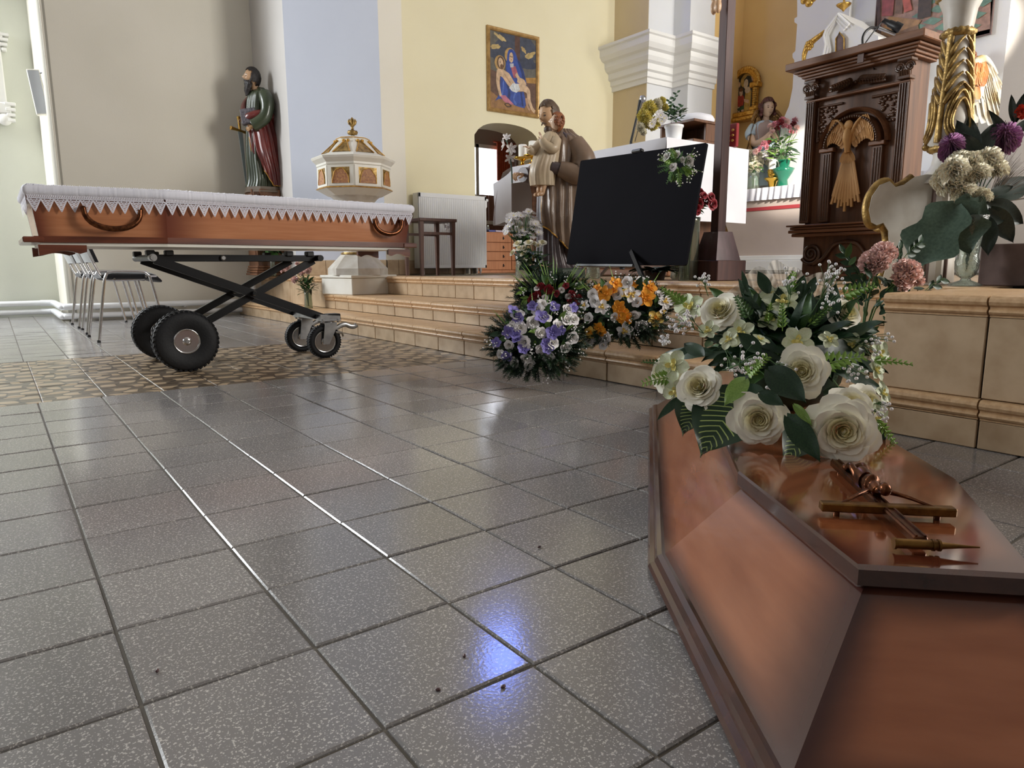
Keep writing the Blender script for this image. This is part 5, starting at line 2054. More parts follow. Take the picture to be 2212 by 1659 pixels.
# ---- man with child and lily, on a green base beside the board
d_j = 4.72
jb = at(1203, 603, d_j)
jb.z = Z3
H = (603 - 237) * d_j / FPX * .985
st = thing('statue', 'painted statue of a man in brown cloak carrying a child and holding a lily', 'statue', jb)
TJ = Mx.Translation(jb) @ Mx.Rotation(math.atan2(.0, -1.0), 4, 'Z') @ Mx.Diagonal((H, H, H, 1))
MB(TJ).lathe([(.20, 0), (.20, .05), (.18, .058)], 8, sx=.95, sy=.75, rot=PI / 8, smooth=False).build('base', MATS['base_green'], st)
b = MB(TJ)
drape(b, [(.055, -.01, 0, .155, .125), (.09, 0, 0, .13, .11), (.20, .02, 0, .10, .095), (.40, .01, 0, .105, .10), (.60, 0, 0, .10, .10), (.78, -.02, 0, .085, .11), (.83, -.02, 0, .045, .05)], 34, 80, .018, 10, .9, 1.2)
b.build('robe', MATS['robe_plum'], st)
for y in (.04, -.05):
    MB(TJ).ell((.135, y, .066), (.05, .022, .016), 10, 6).build('foot', MATS['skin_stone'], st)
b = MB(TJ)
rwJ = drape(b, [(.22, -.01, .01, .135, .125), (.34, -.005, .01, .14, .13), (.48, -.015, .01, .135, .13), (.60, -.02, .01, .128, .135), (.70, -.03, .005, .118, .14), (.78, -.035, 0, .10, .135), (.825, -.035, 0, .062, .075), (.85, -.035, 0, .042, .05)],
      34, 92, .016, 8, .2, 4.5, a0=.02 * PI, a1=1.80 * PI, hem=lambda a: .10 * math.cos(a * 1.0 + .4) - .06 * max(0, math.sin(a * .5)))
for s in (1,):
    b.tube(smooth_path([(-.03, .11, .77), (-.055, .16, .66), (-.01, .165, .585), (.055, .135, .60), (.085, .115, .61)], 6), [.052, .055, .058, .062, .066, .070, .072, .072, .07, .068, .066, .064, .062, .06, .058, .056, .054, .052, .05, .048, .046, .045, .044, .043, .042], 14)
b.tube(smooth_path([(-.02, -.10, .77), (.01, -.15, .66), (.08, -.15, .60)], 6), .05, 12)
b.build('cloak', MATS['cloak_brown'], st)
b = MB(TJ)
b.tube(smooth_path([(.06, -.15, .60), (.12, -.145, .60), (.15, -.14, .60)], 4), [.048, .048, .047, .046, .045, .044, .044, .043, .043], 12)
b.build('cuff', MATS['robe_plum'], st)
b = MB(TJ)
b.tube(smooth_path([(.075, .12, .608), (.11, .10, .615), (.125, .09, .62)], 4), [.036] * 9, 12)
b.build('cuff', MATS['robe_plum'], st)
b = MB(TJ)
b.tube([V(p) for p in rwJ[0]], .0045, 6)
b.tube([r[0] for r in rwJ[:16]], .005, 6)
b.build('gilded_hem', MATS['gold_paint'], st)
hand_mb(TJ @ mtx((.12, .095, .62), (.45, -.35, .35), (.5, .7, .2), .085), -1, .35).build('hand', MATS['skin_stone'], st)
hand_mb(TJ @ mtx((.155, -.14, .60), (1, .1, .05), (.1, .35, 1), .105), 1, 1.15).build('hand', MATS['skin_stone'], st)
TH = TJ @ mtx((.050, -.02, .925), (.92, .10, -.30), (.28, 0, 1), .152)
b = head_mb(TH)
b.tube([(-.12, 0, -.30), (-.26, 0, -.62)], [.19, .24], 12)
hj = b.build('head', MATS['skin_stone'], st)
eyes_mb(TH).build('eyes', MATS['dark_eye'], hj)
hair_mb(TH, 8, .05, 10, face=.52, puff=1.12, back=.10).build('hair', MATS['hair_brown'], hj)
b = MB(TH)
b.ell((.24, 0, -.50), (.15, .15, .17), 14, 10, disp=lambda d, p: p * (1 + .1 * math.sin(9 * d.z + 5 * d.y)))
b.tube([(.38, -.12, -.28), (.435, 0, -.20), (.38, .12, -.28)], [.022, .035, .022], 8)
b.build('beard', MATS['hair_brown'], hj)
# the child
chd = MB(TJ)
drape(chd, [(.52, .14, .045, .075, .058), (.60, .145, .05, .082, .062), (.68, .125, .055, .075, .062), (.75, .11, .06, .062, .058), (.79, .105, .062, .045, .045), (.815, .105, .062, .022, .022)], 24, 48, .008, 9, 0, 5)
chd.tube(smooth_path([(.10, .10, .765), (.135, .120, .715), (.175, .10, .735), (.19, .09, .765)], 5), [.034, .034, .034, .033, .032, .031, .03, .029, .028, .027, .026, .025, .024, .023, .022, .02], 12)
chd.tube(smooth_path([(.14, .03, .76), (.20, .03, .71), (.235, .03, .72)], 5), [.03, .03, .029, .028, .027, .026, .025, .024, .023, .022, .02], 12)
co = chd.build('child_robe', MATS['child_robe'], st)
hand_mb(TJ @ mtx((.19, .09, .762), (.25, -.15, 1), (-.9, .2, .1), .05), -1, .15).build('child_hand', MATS['skin_pale'], co)
hand_mb(TJ @ mtx((.235, .03, .72), (1, 0, .3), (0, 0, 1), .05), 1, .3).build('child_hand', MATS['skin_pale'], co)
b = MB(TJ)
for y in (.07, .035):
    b.tube(smooth_path([(.15, y, .54), (.165, y, .50), (.17, y, .475), (.20, y, .468)], 4), [.02, .019, .018, .017, .016, .015, .014, .013, .013, .013, .012, .01, .008], 10)
b.build('child_foot', MATS['skin_stone'], co)
TCc = TJ @ mtx((.088, .095, .866), (.80, -.50, .10), (-.05, 0, 1), .088)
b = head_mb(TCc, .18, True)
hc = b.build('child_head', MATS['skin_pale'], st)
eyes_mb(TCc).build('eyes', MATS['dark_eye'], hc)
hair_mb(TCc, 9, .12, 16, face=.62, puff=1.2, curls=8).build('hair', MATS['hair_copper'], hc)
# the lily in the right hand
lb_ = MB(TJ)
lb_.tube(smooth_path([(.235, -.13, .545), (.235, -.135, .63), (.245, -.14, .72), (.275, -.14, .80)], 5), .0045, 6)
ly = lb_.build('lily_stem', MATS['leaf_grey'], st)
for k, (p, ax, r) in enumerate((((.25, -.12, .735), (.5, .9, -.2), .036), ((.262, -.16, .76), (.6, -.6, .1), .034), ((.272, -.13, .79), (.5, .6, .5), .028), ((.245, -.14, .69), (.4, .8, -.6), .034))):
    place('lily_bloom', PR['lily_w'] if 'lily_w' in PR else PR.setdefault('lily_w', orchid_mb(9, 6, .5, 0, True, .2, .7).mesh('lily_w', [MATS['petal_white']])),
          TJ @ frame(p, ax, s=r), ly)

# ---- angel kneeling on the high altar
d_a = 8.15
ap = at(1648, 404, d_a)
S_ = d_a / FPX
H = (404 - 218) * S_
an_ = thing('statue', 'painted angel statue with dark curls and grey blue robe on the high altar', 'statue', ap)
TA = Mx.Translation(ap) @ Mx.Rotation(math.atan2(-.83, -.56), 4, 'Z') @ Mx.Diagonal((H, H, H, 1))
b = MB(TA)
drape(b, [(0, 0, 0, .20, .20), (.12, 0, 0, .17, .18), (.35, .0, 0, .14, .155), (.50, 0, 0, .125, .15), (.62, -.01, 0, .11, .165), (.70, -.02, 0, .09, .15), (.735, -.02, 0, .05, .07)], 26, 64, .018, 9, 0, 1)
b.build('robe', MATS['robe_blue'], an_)
for s in (-1, 1):
    b = MB(TA).tube(smooth_path([(-.01, s * .135, .68), (0, s * .175, .60), (.03, s * .18, .55)], 5), [.05, .055, .058, .06, .062, .064, .064, .064, .062, .06, .058], 12)
    b.build('sleeve', MATS['robe_blue'], an_)
drp = MB(TA)
drape(drp, [(.52, .005, 0, .132, .157), (.62, -.005, 0, .118, .17), (.69, -.018, 0, .10, .155), (.73, -.02, 0, .06, .08)], 10, 40, .004, 8)
drp.build('tunic', MATS['tunic_grey'], an_)
for s in (-1, 1):
    b = MB(TA)
    b.tube(smooth_path([(.02, s * .18, .56), (.07, s * .15, .47), (.15, s * .06, .52), (.165, s * .015, .57)], 5), [.042, .042, .042, .04, .04, .038, .036, .034, .032, .03, .03, .03, .03, .028, .026, .024], 12)
    b.build('forearm', MATS['skin_pale'], an_)
for s in (-1, 1):
    hand_mb(TA @ mtx((.162, s * .014, .565), (.1, 0, 1), (0, s, 0), .10), -s, .05).build('hand', MATS['skin_pale'], an_)
TH = TA @ mtx((.01, 0, .865), (.98, .05, -.12), (.1, 0, 1), .20)
b = head_mb(TH)
b.tube([(-.06, 0, -.34), (-.10, 0, -.72)], [.17, .20], 12)
ha_ = b.build('head', MATS['skin_pale'], an_)
eyes_mb(TH).build('eyes', MATS['dark_eye'], ha_)
hair_mb(TH, 12, .12, 12, face=.5, puff=1.2, curls=14).build('hair', MATS['hair_auburn'], ha_)


def wing(T, s, L=1.0):
    """feathered wing in the local y-z plane, root at the origin, tip down"""
    b = MB(T)
    for lay, (n, l0, l1, w_, x_) in enumerate(((9, .95, .35, .11, 0), (8, .55, .25, .10, .012), (6, .30, .2, .10, .022))):
        for k in range(n):
            u = k / (n - 1)
            root = V((x_, s * (.04 + .30 * u ** .8), .12 + .30 * math.sin(PI * (.15 + .55 * u)) - .25 * u * u))
            dr = V((0, s * (.15 + .35 * u), -1)).normalized()
            ll = (l1 + (l0 - l1) * (1 - abs(u - .62))) * L * .8
            T2 = mtx(root, dr, (1, 0, 0), 1)
            b.grid(petal_rows(ll, w_, .05, .02, 5, 2, tip=.5, base=.5), 0, T=T2)
    b.tube(smooth_path([(0, s * .02, .10), (.015, s * .06, .32), (.015, s * .20, .42), (0, s * .34, .28)], 5), [.03, .04, .045, .05, .05, .05, .05, .048, .045, .04, .035, .03, .028, .026, .022, .018], 8, flat=.6)
    return b


mat('wing_gold', (176, 138, 84), 0.4, .25, col2=(120, 86, 48), scale=20, bump=.3, bscale=40)
for s in (-1, 1):
    wing(TA @ Mx.Translation((-.11, s * .03, .52)) @ Mx.Rotation(-s * .75, 4, 'Z') @ Mx.Diagonal((.8, .62, .75, 1)), s).build('wing', MATS['wing_gold'], an_)

# ---------------------------------------------------------------- baptismal font
fc = V((2.50, 5.60, 0))
DF = (fc + V((0, 0, .8)) - CAM).dot(F)
fz = lambda y: at(757, y, DF).z
fr_ = lambda px: px * DF / FPX
VA = math.atan2(-fc.y, -fc.x)
ft = thing('baptismal_font', 'white and gold octagonal baptismal font with a tented lid by the arch', 'font', (fc.x, fc.y, Z2))
Wp, Wm = MATS['white_paint'], MATS['white_worn']


def octa(mb, prof, mi=0, rot=0.0):
    return mb.lathe(prof, 8, (fc.x, fc.y, 0), rot=VA + rot, smooth=False, mi=mi)


b = MB()
T = Mx.Translation((fc.x, fc.y, 0)) @ Mx.Rotation(VA + .62, 4, 'Z')
b.box((0, 0, (Z2 + fz(600)) / 2), (.44, .44, fz(600) - Z2), T=T, bev=.006)
b.box((0, 0, (fz(600) + fz(594)) / 2), (.46, .46, fz(594) - fz(600)), T=T, bev=.004)
b.build('base_block', MATS['white_paint'], ft)
b = MB()
octa(b, [(fr_(64), fz(594)), (fr_(64), fz(580)), (fr_(36), fz(551))])
b.lathe([(fr_(34), fz(551)), (fr_(30), fz(545)), (fr_(28), fz(538)), (fr_(26), fz(500)), (fr_(30), fz(450)), (fr_(46), fz(432)), (fr_(56), fz(424))], 24, (fc.x, fc.y, 0))
b.build('stem', MATS['white_worn'], ft)
b = MB()
b.lathe([(fr_(33), fz(551)), (fr_(36), fz(548)), (fr_(33), fz(545))], 24, (fc.x, fc.y, 0))
b.build('gold_ring', MATS['old_gold'], ft)
b = MB()
octa(b, [(fr_(56), fz(427)), (fr_(80), fz(414))])
octa(b, [(fr_(76), fz(411)), (fr_(76), fz(368)), (fr_(78), fz(366)), (fr_(78), fz(362)), (fr_(86), fz(354)), (fr_(88), fz(350)), (fr_(86), fz(348))])
octa(b, [(fr_(84), fz(349)), (fr_(66), fz(341)), (fr_(50), fz(326)), (fr_(33), fz(311)), (fr_(35), fz(309)), (fr_(35), fz(306)), (fr_(29), fz(304))])
b.build('cabinet', Wp, ft)
b = MB()
octa(b, [(fr_(79), fz(414.5)), (fr_(80.5), fz(413)), (fr_(78), fz(411))])
octa(b, [(fr_(35), fz(308.5)), (fr_(35.6), fz(307.5)), (fr_(35), fz(306.5))])
b.build('gilded_edge', MATS['gold_paint'], ft)
apo = math.cos(PI / 8)
mat('font_red', (150, 96, 70), .5, col2=(190, 140, 84), scale=60, bump=.3, bscale=60)
for k in range(8):
    an = VA + PI / 8 + k * PI / 4
    n_ = V((math.cos(an), math.sin(an), 0))
    if n_.dot(-fc) < -.3:
        continue
    t_ = V((-n_.y, n_.x, 0))
    c = V((fc.x, fc.y, 0)) + n_ * (fr_(76) * apo)
    hw, z0_, z1_ = fr_(76) * math.sin(PI / 8), fz(405), fz(373)
    dr = MB()
    # door leaf with a recessed lobed panel
    dr.hexa([c + t_ * (-hw * .96) + n_ * .001 + V((0, 0, fz(410))), c + t_ * (hw * .96) + n_ * .001 + V((0, 0, fz(410))), c + t_ * (hw * .96) + n_ * .005 + V((0, 0, fz(410))), c + t_ * (-hw * .96) + n_ * .005 + V((0, 0, fz(410))),
             c + t_ * (-hw * .96) + n_ * .001 + V((0, 0, fz(368.5))), c + t_ * (hw * .96) + n_ * .001 + V((0, 0, fz(368.5))), c + t_ * (hw * .96) + n_ * .005 + V((0, 0, fz(368.5))), c + t_ * (-hw * .96) + n_ * .005 + V((0, 0, fz(368.5)))])
    door = dr.build('door', Wp, ft)
    w2 = hw * .68
    pb_ = MB()
    q = [c + n_ * .0055 + t_ * (s * w2) + V((0, 0, z)) for s, z in ((-1, z0_), (1, z0_), (1, z1_), (-1, z1_))]
    pb_.add(q, [(0, 1, 2, 3)])
    pb_.build('back_panel', MATS['old_gold'], door)
    lob = [(-w2 * .88, z0_), (w2 * .88, z0_)]
    for i in range(31):
        a = PI * i / 30
        rr = 1 + .07 * abs(math.sin(3.5 * a))
        lob.append((w2 * .88 * math.cos(a) * rr, z0_ + (z1_ - z0_) * .90 * math.sin(a) * rr))
    MB().prism([c + n_ * .006 + t_ * x + V((0, 0, z)) for x, z in lob], n_ * .003).build('carved_panel', MATS['font_red'], door)
    rim = MB().tube([c + n_ * .010 + t_ * x + V((0, 0, z)) for x, z in lob[2:]], .0035, 6)
    rim.build('gilded_arch', MATS['gold_paint'], door)
    # gilded triangle on the tented lid
    r0, r1 = fr_(66) * apo, fr_(36) * apo
    zz0, zz1 = fz(341), fz(313)
    m0, m1 = V((fc.x, fc.y, zz0)) + n_ * (r0 + .004), V((fc.x, fc.y, zz1)) + n_ * (r1 + .006)
    h0 = fr_(66) * math.sin(PI / 8)
    mid_ = V((fc.x, fc.y, fz(326))) + n_ * (fr_(50) * apo + .004)
    h1 = fr_(50) * math.sin(PI / 8)
    h2 = fr_(36) * math.sin(PI / 8)
    tri = [m0 - t_ * h0 * .75, m0 + t_ * h0 * .75, mid_ + t_ * h1 * .48, m1.lerp(mid_, .25) + t_ * h2 * .25, m1.lerp(mid_, .25) - t_ * h2 * .25, mid_ - t_ * h1 * .48]
    cut = MB().add(tri + [p + n_ * .003 for p in tri], [(6, 7, 8, 11), (8, 9, 10, 11), (0, 1, 7, 6), (1, 2, 8, 7), (2, 3, 9, 8), (3, 4, 10, 9), (4, 5, 11, 10), (5, 0, 6, 11)])
    tp = cut.build('lattice_panel', MATS['old_gold'], ft)
    b = MB()
    b.tube([p + n_ * .004 for p in (tri[0], tri[5], tri[4])], .005, 6)
    b.tube([p + n_ * .004 for p in (tri[1], tri[2], tri[3])], .005, 6)
    for s in (-1, 1):
        b.ell(m1.lerp(mid_, .12) + n_ * .005 + t_ * (s * .018), (.016, .016, .012), 8, 6)
    b.build('gilded_frame', MATS['gold_paint'], tp)
b = MB()
b.lathe([(fr_(4.5), fz(306)), (fr_(4), fz(298)), (fr_(9), fz(297)), (fr_(11), fz(293)), (fr_(9), fz(289)), (fr_(3), fz(288)), (fr_(2.6), fz(281)), (fr_(4), fz(280)), (fr_(6.5), fz(276)), (fr_(6), fz(270)), (fr_(2), fz(263)), (0, fz(261))], 16, (fc.x, fc.y, 0),
        fl=lambda a, z: 1 + .08 * math.cos(8 * a))
for k in range(8):
    a = k * PI / 4
    p = V((fc.x + fr_(6) * math.cos(a), fc.y + fr_(6) * math.sin(a), fz(276)))
    b.tube([p, p + V((math.cos(a) * .006, math.sin(a) * .006, .022)), p + V((0, 0, .042))], [.009, .010, .002], 6)
b.build('finial', MATS['old_gold'], ft)

# ---------------------------------------------------------------- radiator on the chancel wall
rd = thing('radiator', 'white panel radiator with vertical flutes on the yellow chancel wall', 'radiator', (3.86, 6.31, Z3))
rx0, rx1, rz0, rz1 = 3.46, 4.265, .462, 1.205
ry = 6.25
b = MB()
pts = []
n_f = 34
for i in range(n_f * 4 + 1):
    u = i / (n_f * 4)
    ph = (i % 4)
    pts.append((rx0 + .022 + (rx1 - rx0 - .044) * u, ry + (.0 if ph in (0, 1) else .0035)))
rows = [[(x, y, z) for x, y in pts] for z in (rz0 + .035, rz1 - .045)]
b.grid(rows, smooth=False)
b.box(((rx0 + rx1) / 2, ry + .006, rz0 + .018), (rx1 - rx0, .012, .034), bev=.003)
b.box(((rx0 + rx1) / 2, ry + .006, rz1 - .024), (rx1 - rx0, .012, .044), bev=.003)
b.box((rx0 + .011, ry + .006, (rz0 + rz1) / 2), (.022, .012, rz1 - rz0), bev=.003)
b.box((rx1 - .011, ry + .006, (rz0 + rz1) / 2), (.022, .012, rz1 - rz0), bev=.003)
b.build('front_panel', MATS['white_enamel'], rd)
MB().box(((rx0 + rx1) / 2, ry + .07, (rz0 + rz1) / 2), (rx1 - rx0 - .01, .10, rz1 - rz0 - .01)).build('body', MATS['white_paint'], rd)
MB().box((rx0 - .002, ry + .065, (rz0 + rz1) / 2), (.006, .10, rz1 - rz0 - .004), bev=.002).build('side_cover', MATS['white_paint'], rd)
b = MB().tube([(rx1, ry + .05, rz1 - .035), (rx1 + .05, ry + .05, rz1 - .035)], .016, 10)
b.tube([(rx1 + .03, ry + .05, rz1 - .035), (rx1 + .03, ry + .05, rz1 - .10), (rx1 + .01, ry + .05, rz1 - .13)], .012, 8)
b.build('valve', MATS['white_enamel'], rd)
for x in (4.17, 4.215):
    b = MB().tube([(x, ry + .05, rz0), (x, ry + .05, Z3)], .009, 8)
    b.lathe([(.016, 0), (.016, .03)], 8, (x, ry + .05, rz0 - .035))
    b.build('supply_pipe', MATS['chrome'], rd)
for x in (3.52, 4.07):
    MB().box((x, ry + .07, (rz0 + Z3) / 2), (.02, .06, rz0 - Z3)).build('foot', MATS['white_paint'], rd)

# ---------------------------------------------------------------- small stand with a doily
tx0, tx1, ty0, ty1, tz = 2.955, 3.265, 5.31, 5.58, .885
tb = thing('side_table', 'small dark wooden stand with a lace doily in front of the radiator', 'table', ((tx0 + tx1) / 2, (ty0 + ty1) / 2, Z3))
MB().box(((tx0 + tx1) / 2, (ty0 + ty1) / 2, tz - .013), (tx1 - tx0 + .06, ty1 - ty0 + .06, .026), bev=.004).build('top', MATS['table_wood'], tb)
for x in (tx0, tx1):
    for y in (ty0, ty1):
        MB().hexa([(x - .011, y - .011, Z3), (x + .011, y - .011, Z3), (x + .011, y + .011, Z3), (x - .011, y + .011, Z3), (x - .018, y - .018, tz - .026), (x + .018, y - .018, tz - .026), (x + .018, y + .018, tz - .026), (x - .018, y + .018, tz - .026)]).build('leg', MATS['table_wood'], tb)
for y in (ty0, ty1):
    MB().box(((tx0 + tx1) / 2, y, tz - .125), (tx1 - tx0, .014, .022)).build('rail', MATS['table_wood'], tb)
dl = MB()
for k in range(60):
    u = random.uniform(-.09, .09)
    v_ = random.uniform(0, 1)
    if abs(u) > .1 * (1 - v_ * .75):
        continue
    an = [2 * PI * i / 8 for i in range(9)]
    c = V((tx1 + .036, (ty0 + ty1) / 2 - .02 + u, tz - .01 - .14 * v_))
    dl.tube([c + V((0, .011 * math.cos(a), .011 * math.sin(a))) for a in an], .0022, 4, caps=False)
dl.grid([[(tx0 + .03 + (tx1 - tx0) * i / 6, ty0 + .02 + (ty1 - ty0 - .06) * j / 4, tz + .002) for i in range(7)] for j in range(5)])
tag(dl.build('doily', MATS['lace']), 'white crocheted doily hanging over the edge of the small dark stand', 'doily')

# ---------------------------------------------------------------- chest of drawers in the arched recess
cy0 = 6.85
cx0 = onY(1030, 550, cy0).x
cx1 = cx0 + .95
ctop = onY(1070, 501, cy0).z
cd = thing('chest_of_drawers', 'light brown chest of drawers inside the arched recess', 'chest', ((cx0 + cx1) / 2, cy0 + .2, Z3))
MB().box(((cx0 + cx1) / 2, cy0 + .21, (Z3 + ctop) / 2), (cx1 - cx0, .40, ctop - Z3 - .004)).build('carcass', MATS['chest_wood'], cd)
cmid = onY(1104, 550, cy0).x
dh = (ctop - Z3 - .05) / 4
for c_, (xa, xb) in enumerate(((cx0 + .01, cmid - .003), (cmid + .003, cx1 - .01))):
    for k in range(4):
        z = Z3 + .035 + dh * (k + .5)
        f_ = MB().box(((xa + xb) / 2, cy0 - .004, z), (xb - xa - .004, .018, dh - .008), bev=.002).build('drawer', MATS['chest_wood'], cd)
        for hx_ in ((xa + .10, xb - .12) if c_ == 0 else (xa + .1,)):
            h_ = MB().box((hx_, cy0 - .015, z), (.014, .006, .034), bev=.002)
            h_.tube([(hx_, cy0 - .018, z + .008), (hx_ - .010, cy0 - .024, z - .006), (hx_, cy0 - .026, z - .014), (hx_ + .010, cy0 - .024, z - .006), (hx_, cy0 - .018, z + .008)], .003, 5)
            h_.build('drawer_pull', MATS['black_plastic'], f_)
p = onY(1054, 497, cy0 + .1)
b = MB().lathe([(.020, 0), (.020, .055), (.012, .062), (.012, .070), (.014, .071), (.014, .083)], 14, (p.x, p.y, ctop))
tag(b.build('small_jar', MATS['water_glass']), 'small glass jar standing on the chest of drawers', 'jar')
b = MB()
for k, (dx, col) in enumerate(((.12, 0), (.2, 1), (.28, 0))):
    b = MB().box((0, 0, .012), (.15, .11, .02), bev=.003, T=Mx.Translation((cx0 + .16 + dx, cy0 + .10, ctop + .001)) @ Mx.Rotation(.2 * k, 4, 'Z'))
    if k < 2:
        tag(b.build('book', mat('book_blue%d' % k, ((96, 104, 168), (206, 196, 220))[k], .5)), ('blue covered book lying on the chest of drawers', 'pale lilac booklet lying on the chest beside the daisies')[k], 'book')
# orange curtain at the little window
pc_ = onY(1072, 330, 8.40)
rows = []
for j in range(8):
    z = onY(1072, 308, 8.4).z - (.52) * j / 7
    rows.append([(pc_.x + .24 * i / 30, 8.40 - .025 * math.sin(i * 1.3) - .01, z) for i in range(31)])
b = MB().grid(rows)
b.tube([(pc_.x - .05, 8.40, rows[0][0][2] + .01), (pc_.x + .6, 8.40, rows[0][0][2] + .01)], .012, 8)
tag(b.build('curtain', mat('curtain_cloth', (196, 98, 62), .8, col2=(170, 78, 50), scale=20)), 'orange curtain at the small window inside the arched recess', 'curtain')

# ---------------------------------------------------------------- framed pieta on the yellow wall
PX0, PX1, PZ0, PZ1 = 4.385, 5.075, 2.10, 2.946
pt_ = thing('framed_painting', 'framed painting of a blue robed woman holding a man on the yellow wall', 'painting', ((PX0 + PX1) / 2, YW - .02, PZ0))
prof = [(0, .0), (0, .022), (.010, .030), (.020, .026), (.026, .030), (.034, .024), (.040, .014), (.040, 0)]
cor = [(PX0, PZ0), (PX1, PZ0), (PX1, PZ1), (PX0, PZ1)]
cen = ((PX0 + PX1) / 2, (PZ0 + PZ1) / 2)
mat('frame_gilt', (196, 160, 104), .35, .4, col2=(160, 124, 74), scale=20)
for i in range(4):
    rows = []
    for (x, z) in (cor[i], cor[(i + 1) % 4]):
        sx_, sz_ = (1 if x < cen[0] else -1), (1 if z < cen[1] else -1)
        rows.append([(x + sx_ * o_, YW - .004 - h_, z + sz_ * o_) for o_, h_ in prof])
    MB().grid(rows, smooth=False).build('frame_side', MATS['frame_gilt'], pt_)
ix0, ix1, iz0, iz1 = PX0 + .038, PX1 - .038, PZ0 + .038, PZ1 - .038
PALS = {}


def pal(c):
    k = 'paint_%02x%02x%02x' % c
    if k not in MATS:
        mat(k, c, .45, col2=tuple(max(0, int(v * .80)) for v in c), scale=22, detail=4)
    return MATS[k]


def picture(parent, name, P3, shapes, bg):
    """flat picture: P3(u, v, k) gives a point, shapes are (colour, outline) painted in order"""
    mats_ = [pal(bg)]
    idx = {bg: 0}
    b = MB().add([P3(0, 0, 0), P3(1, 0, 0), P3(1, 1, 0), P3(0, 1, 0)], [(0, 1, 2, 3)])
    for k, (c, ol) in enumerate(shapes):
        if c not in idx:
            idx[c] = len(mats_)
            mats_.append(pal(c))
        b.add([P3(min(1, max(0, u)), min(1, max(0, v_)), (k + 1)) for u, v_ in ol], [tuple(range(len(ol)))], idx[c])
    return b.build(name, mats_, parent)


def blob(cx_, cy_, rx, ry, n=18, rot=0, j=0, seed=1):
    r_ = random.Random(seed)
    out_ = []
    for i in range(n):
        a = 2 * PI * i / n
        k = 1 + r_.uniform(-j, j)
        x, y = rx * k * math.cos(a), ry * k * math.sin(a)
        out_.append((cx_ + x * math.cos(rot) - y * math.sin(rot), cy_ + x * math.sin(rot) + y * math.cos(rot)))
    return out_


def limb(pts, ws, n=5):
    ps = smooth_path([(x, y, 0) for x, y in pts], n)
    m = len(ps)
    l, r = [], []
    for i, p in enumerate(ps):
        t_ = (ps[min(i + 1, m - 1)] - ps[max(i - 1, 0)]).normalized()
        w_ = ws[0] + (ws[-1] - ws[0]) * i / (m - 1) if len(ws) == 2 else ws[min(int(i / (m - 1) * (len(ws) - 1)), len(ws) - 1)]
        l.append((p.x - t_.y * w_, p.y + t_.x * w_))
        r.append((p.x + t_.y * w_, p.y - t_.x * w_))
    return l + r[::-1]


